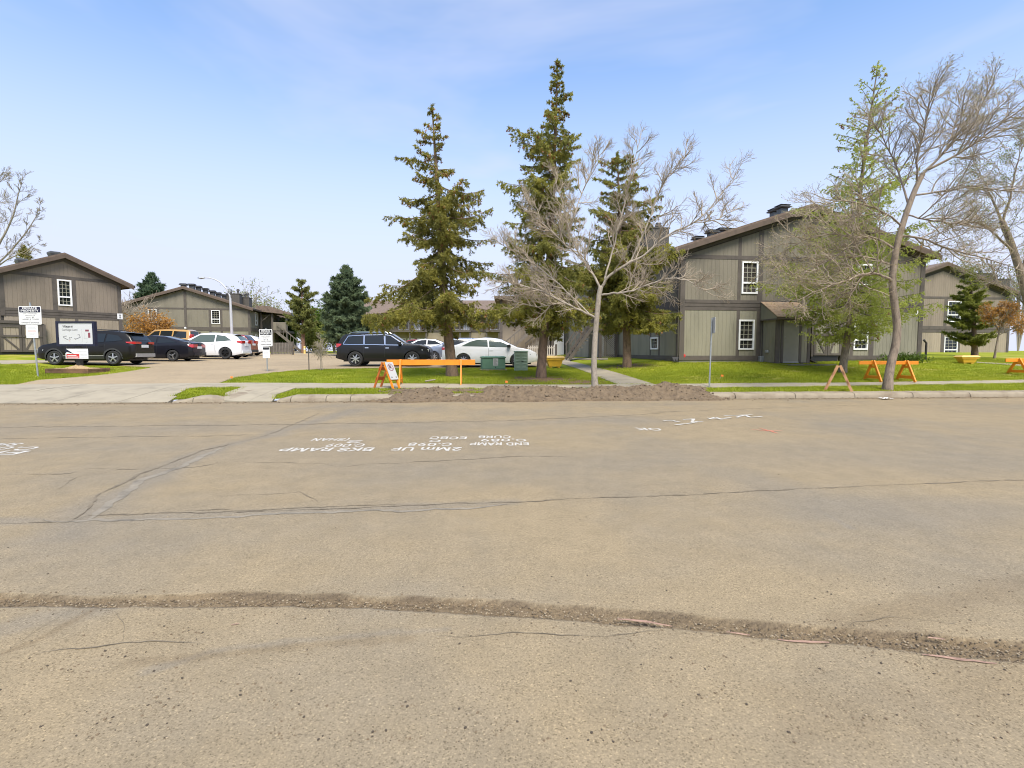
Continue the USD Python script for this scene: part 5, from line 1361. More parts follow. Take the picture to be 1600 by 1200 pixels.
    # wheels
    for wx in wheels:
        for s in (-1, 1):
            y = s * (W / 2 - .125)
            ty = MB(); prof = [(wr * .64, -.10), (wr * .90, -.115), (wr * .97, -.09), (wr, -.05), (wr, .05), (wr * .97, .09), (wr * .90, .115), (wr * .64, .10), (wr * .60, 0)]
            ty.lathe(prof + [prof[0]], 32, 'y', (wx, y, wr))
            w_ = put(ty, c, 'wheel', 'tyre_rubber', 40)
            rm = MB(); yo = y + s * .085
            rm.lathe([(wr * .66, -.07), (wr * .66, .02), (wr * .61, .02), (wr * .61, -.07)], 28, 'y', (wx, y + s * .07, wr))
            for q in range(spokes):
                a = q / spokes * 2 * np.pi + .3
                rm.bar((wx + math.cos(a) * wr * .08, yo, wr + math.sin(a) * wr * .08), (wx + math.cos(a) * wr * .63, yo - s * .012, wr + math.sin(a) * wr * .63), .035, wr * .15, up=(-math.sin(a), 0, math.cos(a)))
            rm.lathe([(0, -.02), (wr * .17, -.02), (wr * .15, .02), (0, .02)], 14, 'y', (wx, yo, wr))
            put(rm, w_, 'rim', rim, 30)
            put(MB().lathe([(0, 0), (wr * .60, 0), (wr * .60, .01), (0, .01)], 24, 'y', (wx, y + s * .035, wr)), w_, 'brake_disc', 'rim_black')
            if cladding:
                a = np.linspace(-.12, np.pi + .12, 26)
                ring = [(wx + math.cos(q) * (ar + .065), wr + math.sin(q) * (ar + .065)) for q in a] + [(wx + math.cos(q) * (ar - .004), wr + math.sin(q) * (ar - .004)) for q in a[::-1]]
                pl = Polygon(ring).intersection(sbox(-L / 2 + .06, clear, L / 2 - .06, 3))
                mb = MB()
                for h in getattr(pl, 'geoms', [pl]):
                    v, f = trimesh.creation.triangulate_polygon(shapely.segmentize(h, .06), engine='earcut')
                    mb.add(np.column_stack([v[:, 0], s * (side_y(v[:, 0], v[:, 1]) + .012), v[:, 1]]), f if s < 0 else f[:, ::-1])
                put(mb, c, 'wheel_arch', 'arch_plastic', True)
    if cladding:
        w0, w1 = wheels
        patch(sbox(w0 + ar + .02, clear + .02, w1 - ar - .02, clear + .17), .012, 'arch_plastic', 'sill_cladding')
        patch(sbox(w0 + ar + .02, clear + .175, w1 - ar - .02, clear + .205), .014, 'silver_plastic', 'sill_strip')
    # door seams and handles
    for x in side_glass_seams(side_glass, wheels):
        patch(Polygon([(x - .007, clear + .12), (x + .007, clear + .12), (x + .007, float(zb_f(x)) - .02), (x - .007, float(zb_f(x)) - .02)]), .003, 'black_plastic', 'door_seam')
        patch(Polygon([(x + .06, float(zb_f(x)) - .15), (x + .24, float(zb_f(x)) - .15), (x + .24, float(zb_f(x)) - .11), (x + .06, float(zb_f(x)) - .11)]), .020, paintm if not chrome_line else 'chrome', 'door_handle')
    # lamps, bumpers, plate
    for s in (-1, 1):
        zl = float(zb_f(-L / 2 + .1))
        wre = float(width(-L / 2 + .05))
        if tail:
            xa, za, xb, zc_ = tail                     # length along the side, bottom, across the back, top
            mb = MB().hull([(-L / 2 - .012, s * (wre - .30 - xb), za + .02), (-L / 2 - .012, s * (wre - .30 - xb), zc_), (-L / 2 - .015, s * (wre - .06), za), (-L / 2 - .015, s * (wre - .06), zc_),
                            (-L / 2 + .06, s * (float(side_y(-L / 2 + .06, za)) + .012), za), (-L / 2 + .06, s * (float(side_y(-L / 2 + .06, zc_)) + .012), zc_),
                            (-L / 2 + .06 + xa, s * (float(side_y(-L / 2 + .06 + xa, zc_)) + .010), zc_ - .01), (-L / 2 + .06 + xa * .8, s * (float(side_y(-L / 2 + .06 + xa, za)) + .010), za + (zc_ - za) * .45)])
            put(mb, c, 'tail_lamp', 'tail_red', 30)
        zf = float(zb_f(L / 2 - .15)); wf = float(width(L / 2 - .06))
        mb = MB().hull([(L / 2 + .006, s * (wf - .42), zf - .20), (L / 2 + .006, s * (wf - .42), zf - .09), (L / 2 - .05, s * (wf - .01), zf - .22), (L / 2 - .05, s * (wf + .0), zf - .06),
                        (L / 2 - .42, s * (float(side_y(L / 2 - .42, zf - .08)) + .006), zf - .07), (L / 2 - .40, s * (float(side_y(L / 2 - .4, zf - .14)) + .006), zf - .13)])
        put(mb, c, 'headlight', 'headlamp', 30)
        if mirrors:
            xm = max(p[0] for poly in side_glass for p in poly) - .12; zm = float(zb_f(xm)) + .04; ym = float(side_y(xm, zm))
            put(MB().cbox(xm - .08, xm + .10, min(s * (ym + .01), s * (ym + .22)), max(s * (ym + .01), s * (ym + .22)), zm, zm + .15, .03), c, 'mirror', paintm if paintm != 'paint_white' else 'black_plastic')
    wre = float(width(-L / 2))
    put(MB().hull([(-L / 2 - .05 + dx, y, z) for dx in (0, .25) for y in (-wre + .02, wre - .02) for z in (clear + .12, clear + .30)]), c, 'rear_bumper', 'silver_plastic' if bumper_silver else ('arch_plastic' if cladding else paintm))
    wf = float(width(L / 2))
    put(MB().hull([(L / 2 + .04 - dx, y, z) for dx in (0, .25) for y in (-wf + .05, wf - .05) for z in (clear + .08, clear + .24)]), c, 'front_bumper', 'arch_plastic' if cladding else paintm)
    put(MB().box(L / 2 + .002, L / 2 + .035, -.45, .45, clear + .28, clear + .42), c, 'grille', 'black_plastic')
    zp = .92 if hatch else .78
    put(MB().box(-L / 2 - .025, -L / 2 + .01, -.26, .26, zp - .07, zp + .07), c, 'number_plate', 'plate_white')
    if rails:
        for s in (-1, 1):
            ys = float(side_y(0, zt_f(0) - .03)) - .10
            put(MB().tube([(rails[0], s * ys, zt_f(rails[0]) + .02), (rails[0] + .12, s * ys, zt_f(rails[0] + .12) + .075), ((rails[0] + rails[1]) / 2, s * ys, zt_f(0) + .085), (rails[1] - .12, s * ys, zt_f(rails[1] - .12) + .075), (rails[1], s * ys, zt_f(rails[1]) + .02)], .018, 8), c, 'roof_rail', 'chrome' if chrome_line else 'black_plastic')
    if spoiler:
        xr = -L / 2 + spoiler; zr = zt_f(xr)
        put(MB().hull([(xr - .26, y, zr + .01) for y in (-W * .33, W * .33)] + [(xr + .08, y, zr + .05) for y in (-W * .35, W * .35)] + [(xr + .05, y, zr) for y in (-W * .35, W * .35)]), c, 'spoiler', paintm)
    return c
def side_glass_seams(polys, wheels):
    ed = sorted({round(min(p[0] for p in q), 2) for q in polys} | {round(max(p[0] for p in q), 2) for q in polys})
    inner = []
    for a, b in zip(ed[:-1], ed[1:]):
        if b - a < .16:
            inner.append((a + b) / 2)
    return inner

ROW = 'cars parked nose in along the left of the car park'
# --- charcoal SUV in the middle
p = gp(597, 573.2)
car('parked_car', 'charcoal SUV with chrome window surround and silver spoked wheels behind the orange barrier', (p[0], p[1] + .95), math.radians(3), 4.82, 1.94,
    [(-2.41, 1.06), (-2.36, 1.12), (-2.22, 1.42), (-2.05, 1.62), (-1.6, 1.70), (-.6, 1.735), (.1, 1.715), (.42, 1.66), (1.12, 1.20), (1.22, 1.17), (1.9, 1.12), (2.25, 1.02), (2.41, .86)],
    [(-2.41, 1.05), (-1.5, 1.09), (1.1, 1.07), (1.9, 1.06), (2.25, .96), (2.41, .82)], 'paint_charcoal',
    [[(-2.02, 1.16), (-1.80, 1.55), (-1.02, 1.60), (-1.00, 1.14)], [(-.92, 1.14), (-.94, 1.605), (.02, 1.62), (.06, 1.125)], [(.14, 1.125), (.10, 1.62), (.36, 1.58), (.98, 1.17), (.98, 1.115)]],
    (-1.42, 1.50), wr=.385, clear=.30, chrome_line=True, rails=(-1.8, .2), tail=(.22, .98, .15, 1.17), wind=(.46, 1.12), rear_wind=(-2.20, -2.06), spokes=7)
# --- white saloon
p = gp(765, 574.6)
car('parked_car', 'long white saloon car parked behind the green utility boxes', (p[0], p[1] + .92), math.radians(1), 4.90, 1.87,
    [(-2.45, .92), (-2.40, 1.02), (-2.0, 1.09), (-1.72, 1.12), (-.85, 1.43), (-.25, 1.485), (.25, 1.46), (.60, 1.39), (1.42, .99), (1.55, .97), (2.05, .88), (2.35, .74), (2.45, .62)],
    [(-2.45, .90), (-1.7, 1.03), (-.3, .985), (1.2, .95), (2.0, .86), (2.35, .72), (2.45, .60)], 'paint_white',
    [[(-1.45, 1.06), (-1.00, 1.29), (-.72, 1.37), (-.14, 1.405), (-.10, 1.03)], [(-.03, 1.03), (-.06, 1.405), (.22, 1.385), (.52, 1.31), (1.08, 1.02), (1.06, 1.0)]],
    (-1.35, 1.40), wr=.335, clear=.20, glass='car_glass_green', tail=(.28, .86, .2, 1.0), wind=(.64, 1.38), rear_wind=(-1.66, -.92), hatch=False, spokes=10)
# --- cars beyond
p = at(712, 560, 33.0)
car('parked_car', 'silver blue hatchback half hidden behind the spruce trunk and the white saloon', (p[0], 33.0), math.radians(184), 4.3, 1.78,
    [(-2.15, .95), (-2.05, 1.15), (-1.7, 1.40), (-1.0, 1.47), (-.2, 1.47), (.3, 1.40), (1.05, 1.02), (1.2, .99), (1.8, .85), (2.1, .68), (2.15, .62)],
    [(-2.15, .93), (-1, .98), (1.0, .94), (1.8, .83), (2.15, .6)], 'paint_silverblue', [[(-1.75, 1.03), (-1.5, 1.33), (-.82, 1.38), (-.8, 1.02)], [(-.72, 1.02), (-.74, 1.385), (-.1, 1.385), (.27, 1.31), (.80, 1.0)]],
    (-1.28, 1.32), wr=.31, clear=.19, tail=(.2, .8, .2, 1.0), wind=(.35, 1.02), rear_wind=(-2.0, -1.72), spokes=8)
p = at(662, 552, 41.0)
car('parked_car', 'white car with only its roof and windows showing beyond the charcoal SUV', (p[0], 41.0), math.radians(182), 4.6, 1.82,
    [(-2.3, .95), (-2.2, 1.08), (-1.8, 1.15), (-1.0, 1.44), (-.2, 1.47), (.4, 1.40), (1.2, 1.0), (1.9, .86), (2.3, .62)],
    [(-2.3, .93), (-1, 1.0), (1.0, .95), (1.8, .84), (2.3, .6)], 'paint_white', [[(-1.5, 1.06), (-1.0, 1.33), (-.42, 1.39), (-.4, 1.03)], [(-.32, 1.03), (-.34, 1.39), (.05, 1.38), (.37, 1.31), (.92, 1.0)]],
    (-1.35, 1.38), wr=.32, clear=.2, tail=(.2, .8, .2, 1.0), wind=(.45, 1.16), rear_wind=(-1.75, -1.05))
p = at(636, 550, 50.0)
car('parked_car', 'small red car barely showing above the charcoal SUV bonnet', (p[0] + .5, 50.0), math.radians(180), 4.2, 1.75,
    [(-2.1, .95), (-2.0, 1.2), (-1.6, 1.45), (-.2, 1.50), (.3, 1.42), (1.05, 1.02), (1.8, .85), (2.1, .62)],
    [(-2.1, .93), (-1, .98), (1.0, .94), (1.8, .83), (2.1, .6)], 'paint_red', [[(-1.7, 1.03), (-1.45, 1.36), (-.82, 1.41), (-.8, 1.02)], [(-.72, 1.02), (-.74, 1.41), (-.1, 1.41), (.27, 1.33), (.80, 1.0)]],
    (-1.28, 1.32), wr=.31, clear=.19, tail=(.2, .8, .2, 1.0), wind=(.35, 1.02))
# --- left row
SUVT = [(-2.29, .98), (-2.24, 1.10), (-2.02, 1.42), (-1.82, 1.58), (-1.2, 1.655), (-.4, 1.675), (.2, 1.64), (.55, 1.55), (1.25, 1.12), (1.4, 1.09), (1.95, .98), (2.2, .84), (2.29, .72)]
SUVB = [(-2.29, .96), (-1.5, 1.07), (1.2, 1.0), (1.95, .92), (2.2, .80), (2.29, .70)]
p = gp(149, 571.2)
car('parked_car', 'glossy black crossover with black wheel arches behind the site map board', (-21.0, 26.0), math.radians(184), 4.60, 1.88, SUVT, SUVB, 'paint_black',
    [[(-1.78, 1.20), (-1.52, 1.44), (-1.02, 1.52), (-1.00, 1.13)], [(-.92, 1.12), (-.94, 1.53), (-.02, 1.55), (.02, 1.09)], [(.10, 1.09), (.06, 1.55), (.30, 1.50), (.55, 1.42), (1.05, 1.08)]],
    (-1.33, 1.38), ROW, wr=.35, clear=.26, cladding=True, rails=(-1.5, .3), tail=(.34, 1.02, .22, 1.14), wind=(.6, 1.22), rear_wind=(-2.18, -1.88), spokes=5, spoiler=.46, bumper_silver=True)
p = at(262, 566.5, 29.6)
car('parked_car', 'older navy fastback with red tail lamps beside the black crossover', (-20.9, 30.2), math.radians(186), 4.75, 1.80,
    [(-2.37, .92), (-2.33, 1.02), (-2.15, 1.08), (-1.7, 1.16), (-.7, 1.42), (-.1, 1.455), (.3, 1.42), (1.15, 1.0), (1.9, .88), (2.3, .70), (2.37, .62)],
    [(-2.37, .90), (-1.7, 1.0), (.9, .95), (1.9, .86), (2.3, .68), (2.37, .60)], 'paint_navy', [[(-1.55, 1.06), (-1.1, 1.23), (-.52, 1.36), (-.50, 1.03)], [(-.42, 1.03), (-.44, 1.375), (.05, 1.37), (.30, 1.32), (.90, .99)]],
    (-1.30, 1.38), ROW, wr=.32, clear=.20, tail=(.20, .78, .25, .96), wind=(.38, 1.1), rear_wind=(-1.62, -.76), hatch=False, spokes=3)
p = at(303, 566, 36.0)
car('parked_car', 'yellow boxy utility car seen over the navy fastback', (-24.7, 36.5), math.radians(184), 4.5, 1.80,
    [(-2.25, 1.05), (-2.2, 1.15), (-2.05, 1.66), (-1.9, 1.74), (-.5, 1.78), (.3, 1.74), (.9, 1.15), (1.8, 1.10), (2.2, .98), (2.25, .8)], [(-2.25, 1.03), (-1, 1.10), (.9, 1.08), (1.8, 1.06), (2.25, .78)], 'paint_yellow',
    [[(-1.9, 1.18), (-1.85, 1.62), (-1.05, 1.66), (-1.03, 1.18)], [(-.95, 1.18), (-.95, 1.66), (-.18, 1.66), (-.16, 1.16)], [(-.08, 1.16), (-.1, 1.66), (.24, 1.64), (.72, 1.18)]],
    (-1.3, 1.35), ROW, wr=.37, clear=.28, cladding=True, tail=(.1, 1.1, .05, 1.45), wind=(.35, .88), rear_wind=(-2.18, -2.06))
p = at(385, 562, 33.6)
car('parked_car', 'white crossover with dark wheels between the navy fastback and the red car', (-20.0, 33.9), math.radians(186), 4.72, 1.86,
    [(-2.36, 1.0), (-2.31, 1.12), (-2.05, 1.42), (-1.7, 1.60), (-1.0, 1.67), (-.3, 1.68), (.25, 1.62), (1.2, 1.10), (1.9, 1.0), (2.25, .84), (2.36, .7)], [(-2.36, .98), (-1.5, 1.10), (1.2, 1.0), (1.9, .94), (2.36, .68)], 'paint_white',
    [[(-1.75, 1.20), (-1.35, 1.48), (-.82, 1.56), (-.80, 1.12)], [(-.72, 1.11), (-.74, 1.565), (-.02, 1.57), (.25, 1.53), (.98, 1.06), (.98, 1.04)]],
    (-1.38, 1.36), ROW, wr=.37, clear=.24, tail=(.25, 1.0, .25, 1.17), wind=(.3, 1.14), rear_wind=(-2.26, -1.80), rim='rim_black', spokes=5, glass='car_glass_green', spoiler=.6)
p = at(395, 560, 37.2)
car('parked_car', 'dark red car with large red tail lamp, just beyond the white crossover', (-21.4, 37.8), math.radians(186), 4.6, 1.84, SUVT, SUVB, 'paint_red',
    [[(-1.75, 1.18), (-1.5, 1.46), (-1.02, 1.54), (-1.00, 1.13)], [(-.92, 1.12), (-.94, 1.55), (-.02, 1.57), (.02, 1.09)]], (-1.33, 1.38), ROW, wr=.34, clear=.24, cladding=True, tail=(.28, .96, .2, 1.22), rear_wind=(-2.20, -1.86), wind=(.6, 1.2))
p = at(413, 558, 41.0)
car('parked_car', 'second white crossover, farthest of the left row, with a sloping tailgate', (-22.4, 41.6), math.radians(190), 4.6, 1.84,
    [(-2.3, 1.0), (-2.26, 1.10), (-1.8, 1.45), (-1.2, 1.60), (-.3, 1.64), (.25, 1.58), (1.2, 1.08), (1.9, .98), (2.3, .7)], [(-2.3, .98), (-1.5, 1.10), (1.2, 1.0), (1.9, .94), (2.3, .68)], 'paint_white',
    [[(-1.6, 1.20), (-1.2, 1.46), (-.72, 1.53), (-.70, 1.12)], [(-.62, 1.11), (-.64, 1.535), (-.02, 1.54), (.25, 1.48), (.95, 1.05)]], (-1.36, 1.36), ROW, wr=.36, clear=.24, cladding=True, tail=(.35, 1.02, .25, 1.12), rear_wind=(-2.2, -1.86), wind=(.3, 1.12))
# ================================================================== STREET THINGS
def lettering(parent, text, x, z, h, mat, y, name='lettering', bold=True, width=None, center=True):
    m = meshkit.text_mesh(text, h, 0.002, bold=bold); v = np.array(m.vertices)
    w = v[:, 0].max() - v[:, 0].min(); v[:, 0] -= v[:, 0].min()
    if width:
        v[:, 0] *= width / w; w = width
    if center:
        v[:, 0] -= w / 2
    return put(MB().add(np.column_stack([v[:, 0] + x, y - v[:, 2], v[:, 1] + z]), m.faces), parent, name, mat)

def rounded(x0, x1, z0, z1, r):
    return sbox(x0 + r, z0 + r, x1 - r, z1 - r).buffer(r, quad_segs=4)

def private_sign(px, py, label, w, h, navy, lower_w, lower_h, lower_gap, lean=0.0, post_top=0.14, panel_z=None, left=True):
    p = gp(px, py)
    s = thing('private_property_sign', label, 'sign', p, 0.0)
    zt = panel_z + h
    put(MB().tube([(0, .03, -.3), (-lean * .5, .03, zt * .5), (-lean, .03, zt + post_top)], .030, 8), s, 'post', 'galvanised')
    ox = -lean * .92
    pn = put(MB().ext(rounded(ox - w / 2, ox + w / 2, panel_z, zt, .05), -.012, -.004), s, 'sign_panel', 'sign_white')
    put(MB().ext(rounded(ox - w / 2 + .03, ox + w / 2 - .03, zt - h * .345, zt - .03, .035), -.015, -.0125), pn, 'header', 'sign_navy' if navy else 'sign_black')
    hh = h * .105
    lettering(pn, 'PRIVATE', ox, zt - h * .165, hh, 'sign_white', -.0155, width=w * .66); lettering(pn, 'PROPERTY', ox, zt - h * .305, hh, 'sign_white', -.0155, width=w * .78)
    for k, (t, ww, b) in enumerate((('UNAUTHORIZED', .66, False), ('VEHICLES', .44, False), ('WILL BE', .36, False), ('TAGGED & TOWED', .78, True), ('AT', .10, False), ("OWNER'S EXPENSE", .80, True))):
        lettering(pn, t, ox, zt - h * (.445 + .097 * k), h * .058, 'sign_grey_print', -.0135, width=w * ww, bold=b)
    lz1 = panel_z - lower_gap; lx = -lean * .8 + (.02 if left else 0)
    lp_ = put(MB().ext(rounded(lx - lower_w / 2, lx + lower_w / 2, lz1 - lower_h, lz1, .02), -.012, -.004), s, 'notice_panel', 'sign_white')
    if not left:
        put(MB().ext(sbox(lx - lower_w / 2 + .02, lz1 - lower_h * .25, lx + lower_w / 2 - .02, lz1 - .02), -.015, -.0125), lp_, 'header', 'sign_black')
    mb, mr = MB(), MB()
    for k in range(7):
        ww = lower_w * (.62, .70, .66, .70, .58, .40, .5)[k] / 2; z = lz1 - lower_h * (.18 + .115 * k) - (.05 if not left else 0)
        if z > lz1 - lower_h + .03:
            (mr if left and k in (2, 3) else mb).box(lx - ww, lx + ww, -.0145, -.0122, z, z + lower_h * .035)
    put(mb, lp_, 'faint_print', 'sign_pale_print')
    if mr.V: put(mr, lp_, 'red_print', 'sign_pink')
    return s
P = gp(59, 588.5); k_ = P[1] / FPX
private_sign(59, 588.5, 'white PRIVATE PROPERTY sign with navy header on a leaning post on the left lawn', 35 * k_, 28.5 * k_, True, 18.5 * k_, 20 * k_, .8 * k_, lean=6.5 * k_, panel_z=(588.5 - 507.5) * k_)
P = gp(417.5, 580.5); k_ = P[1] / FPX
private_sign(417.5, 580.5, 'white PRIVATE PROPERTY sign with black header on the small lawn by the car park', 20.5 * k_, 26.5 * k_, False, 11 * k_, 17.5 * k_, 1.0 * k_, lean=0.5 * k_, panel_z=(580.5 - 541) * k_, post_top=.03, left=False)

# site map board on its planter
P = at(122, 573, 21.8); P[2] = float(g(P[0], P[1])); k_ = P[1] / FPX
py2z = lambda py: at(122, py, P[1])[2] - P[2]
bd = thing('site_map_board', 'black framed white site map board reading Carriage Lane standing in a timber planter', 'notice board', P, 0.0)
x0, x1, z0, z1 = (92 - 122) * k_, (152 - 122) * k_, py2z(541), py2z(502)
put(MB().ext(sbox(x0, z0, x1, z1).difference(sbox(x0 + .10, z0 + .09, x1 - .09, z1 - .07)), -.06, .09), bd, 'frame', 'sign_navy')
mp = put(MB().box(x0 + .09, x1 - .08, -.03, .04, z0 + .08, z1 - .06), bd, 'map_panel', 'sign_map')
w = x1 - x0
lettering(mp, 'Village at', x0 + w * .17, z1 - .26, .085, 'sign_black', -.031, width=.26 * w, center=False)
lettering(mp, 'Carriage Lane', x0 + w * .15, z1 - .40, .085, 'sign_grey_print', -.031, width=.40 * w, center=False, bold=False)
mb = MB(); mz = lambda f: z0 + (z1 - z0) * f; mx = lambda f: x0 + w * f
for (a, b, c_, d) in ((.17, .36, .30, .25), (.17, .40, .27, .41), (.34, .37, .345, .25), (.36, .36, .40, .36), (.48, .28, .62, .36), (.55, .46, .60, .46), (.60, .46, .61, .36), (.46, .32, .50, .28)):
    mb.bar((mx(a), -.032, mz(b)), (mx(c_), -.032, mz(d)), .004, .018)
put(mb, mp, 'plan_lines', 'sign_grey_print')
mb = MB()
for (a, b, c_, d) in ((.66, .18, .662, .70), (.72, .30, .725, .52), (.72, .30, .80, .305), (.76, .16, .80, .18)):
    mb.bar((mx(a), -.032, mz(b)), (mx(c_), -.032, mz(d)), .004, .010)
put(mb, mp, 'faint_lines', 'sign_pale_print')
put(MB().box(mx(.75), mx(.845), -.034, -.031, mz(.595), mz(.665)), mp, 'red_block', 'sign_maroon'); put(MB().box(mx(.82), mx(.875), -.034, -.031, mz(.34), mz(.54)), mp, 'red_block', 'sign_maroon')
put(MB().box(mx(.325), mx(.345), -.034, -.031, mz(.20), mz(.25)), mp, 'red_block', 'sign_pink')
put(MB().box(-.10, .10, .02, .16, -.2, z0 + .001), bd, 'post', 'gutter_dark')
# small agent sign hung under the board
ax0, ax1, az0, az1 = (107 - 122) * k_, (142 - 122) * k_, py2z(560.5), py2z(545)
ag = thing('small_sign', 'small white sign with red band and navy corner hung below the map board', 'sign', (P[0], P[1] - .10, P[2]), 0.0)
pn = put(MB().box(ax0, ax1, -.012, .0, az0, az1), ag, 'panel', 'sign_white')
put(MB().ext(Polygon([(ax0, az1), (ax0, az1 - .20), (ax0 + .06, az1 - .13), (ax0 + .36, az1 - .22), (ax0 + .03, az1)]), -.015, -.0125), pn, 'navy_corner', 'sign_navy')
put(MB().box(ax0 + .04, ax0 + .58, -.0145, -.0125, az0 + .02, az0 + .20), pn, 'red_band', 'sign_red')
mb = MB()
for k in range(2): mb.box(ax0 + .08, ax0 + .54 - .08 * k, -.017, -.0148, az0 + .055 + .07 * k, az0 + .085 + .07 * k)
put(mb, pn, 'band_print', 'sign_white')
mb = MB()
for k in range(5): mb.box(ax0 + .62 - (.15 if k > 2 else 0), ax1 - .05, -.0145, -.0125, az0 + .06 + .06 * k, az0 + .078 + .06 * k)
put(mb, pn, 'faint_print', 'sign_pale_print')
for xx in (ax0 + .06, ax1 - .06):
    put(MB().box(xx - .008, xx + .008, -.008, -.003, az1, az1 + .14), ag, 'hanger', 'gutter_dark')
# planter
pl = thing('planter', 'low brown timber planter bed with dry straw round the map board post', 'planter', P, math.radians(-4))
pw, pd, ph = 35 * k_, .55, .17
for nm, (a, b, c_, d) in {'front': (-pw, pw, -pd, -pd + .09), 'rear': (-pw, pw, pd - .09, pd), 'l': (-pw, -pw + .09, -pd + .092, pd - .092), 'r': (pw - .09, pw, -pd + .092, pd - .092)}.items():
    for q in range(2):
        put(MB().cbox(a, b, c_ + q * .004, d - q * .004, -.03 + q * .10, .065 + q * .10, .008), pl, 'timber', 'planter_wood')
fx = np.random.default_rng(4); v = MB()
gx_ = np.linspace(-pw + .1, pw - .1, 24); gy_ = np.linspace(-pd + .1, pd - .1, 8); GX, GY = np.meshgrid(gx_, gy_)
GZ = .12 + .16 * np.exp(-(GX ** 2) / .3) * np.exp(-(GY ** 2) / .12) + fx.normal(0, .02, GX.shape); ii = np.arange(7)[:, None] * 24 + np.arange(23)[None]
put(MB().add(np.stack([GX, GY, GZ], -1).reshape(-1, 3), np.stack([ii, ii + 1, ii + 25, ii + 24], -1).reshape(-1, 4)), pl, 'straw', 'straw')

# edge-on sign pole
P = gp(1109, 605.5); k_ = P[1] / FPX
po = thing('sign_pole', 'slim galvanised pole with a sign plate seen edge on, by the soil heap', 'sign', P, 0.0)
zt = at(1109, 497, P[1])[2] - P[2]
put(MB().tube([(-.02, 0, -.3), (0, 0, zt * .5), (.02, 0, zt)], .026, 8), po, 'pole', 'galvanised')
put(MB().ext(rounded(-.23, .23, zt - .50, zt + .02, .04), -.004, .004).tf(rotz(math.radians(84), (.05, -.03, 0))), po, 'plate', 'sign_backing')

# street lamp across the car park
P = at(363.5, 560, 38.5); P[2] = float(g(P[0], P[1]))
sl = thing('street_lamp', 'tall pale street lamp with a curved arm reaching left over the parked cars', 'street lamp', P, 0.0)
Z = lambda py: at(363, py, 38.5)[2] - P[2]; Xo = lambda px: (px - 363.5) / 800 * 38.5
pts = [(0, 0, 0), (0, 0, Z(505)), (-.02, 0, Z(466))]
put(MB().tube(pts, [.13, .10, .075], 12), sl, 'pole', 'lamp_pole')
put(MB().tube([(0, 0, Z(476)), (-.05, 0, Z(462)), (Xo(357), 0, Z(450)), (Xo(349), 0, Z(441.5)), (Xo(340), 0, Z(436.5)), (Xo(332), 0, Z(434.3)), (Xo(325), 0, Z(433.8))], [.06, .055, .05, .045, .04, .04, .035], 10), sl, 'arm', 'lamp_pole')
put(MB().lathe([(0, Z(456)), (.13, Z(456)), (.13, Z(451.5)), (0, Z(451))], 12, at=(-.05, 0, 0)), sl, 'bracket', 'grey_metal')
hx = Xo(320); hz = Z(434)
hd = MB().hull([(hx + a, b, hz + c_) for a, b, c_ in ((-.32, -.08, -.03), (-.32, .08, -.03), (.28, -.08, .0), (.28, .08, .0), (-.1, -.16, -.05), (-.1, .16, -.05), (.12, -.14, -.04), (.12, .14, -.04), (-.15, -.08, .08), (-.15, .08, .08), (.2, -.05, .06), (.2, .05, .06))])
h_ = put(hd, sl, 'lamp_head', 'grey_metal')
put(MB().hull([(hx + a - .04, b, hz - .05 + c_) for a, b, c_ in ((-.2, -.08, 0), (-.2, .08, 0), (.15, -.1, 0), (.15, .1, 0), (-.05, -.05, -.05), (-.05, .05, -.05))]), h_, 'lens', 'sign_pale_print')

# sawhorse barriers
def sawhorse(label, px, py, ang, Lb, H, spread, beam_h=.20, group=None, legs=(.08, .86)):
    p = gp(px, py)
    s = thing('barrier', label, 'barrier', p, ang, group)
    put(MB().cbox(-Lb / 2, Lb / 2, -.022, .022, H - beam_h, H, .006), s, 'beam', 'barrier_orange')
    for f in legs:
        xx = -Lb / 2 + Lb * f
        for sg in (-1, 1):
            put(MB().bar((xx, sg * .03, H + .0), (xx, sg * spread / 2, .0), .095, .045, up=(1, 0, 0)), s, 'leg', 'barrier_orange')
        a = .30
        put(MB().box(xx - .024, xx + .024, -spread / 2 * (1 - .12), spread / 2 * (1 - .12), .10, .21), s, 'brace', 'barrier_orange')
        put(MB().box(xx - .026, xx + .026, -spread / 2 * .30, spread / 2 * .30, H * .66, H * .66 + .08), s, 'cleat', 'barrier_orange')
    return s
sawhorse('long orange sawhorse barrier on the lawn in front of the charcoal SUV', 674, 601, math.radians(3), 3.02, .86, .62, beam_h=.19, legs=(.155, .84))
sawhorse('orange sawhorse barrier straddling the trunk of the large bare tree on the right lawn', 1387, 595.5, math.radians(-2), 2.12, .74, .95, beam_h=.13, legs=(.24, .80))
sawhorse('orange sawhorse barrier cut off by the right edge of the picture', 1612, 586.0, math.radians(-2), 2.12, .66, .95, beam_h=.13, legs=(.24, .80))

def folding_frame(label, px, py, ang, H, spread, w, mats, sign=None, legmat='barrier_wood', name='folding_barrier'):
    p = gp(px, py)
    s = thing(name, label, 'barrier', p, ang)
    for sg, mt in ((-1, mats[0]), (1, mats[1])):
        for e in (-1, 1):
            put(MB().bar((sg * .03, e * w / 2, H), (sg * spread / 2, e * w / 2, 0), .07, .03, up=(0, 1, 0)), s, 'leg', mt)
        for f in (.24, .62):
            x_ = sg * (.03 + (spread / 2 - .03) * f); z_ = H * (1 - f)
            d = np.array([sg * (spread / 2 - .03), 0, -H]); d /= np.linalg.norm(d)
            c_ = np.array([x_, 0, z_])
            put(MB().bar(c_ + d * .06 + [sg * .02, 0, 0], c_ - d * .06 + [sg * .02, 0, 0], w + .09, .02, up=(sg * H, 0, spread / 2)), s, 'rail', mt)
    return s, p
s_, p_ = folding_frame('folding orange barrier with a white no parking panel beside the soil heap', 604.5, 607, math.radians(-28), .84, .80, .30, ('barrier_rust', 'barrier_orange'))
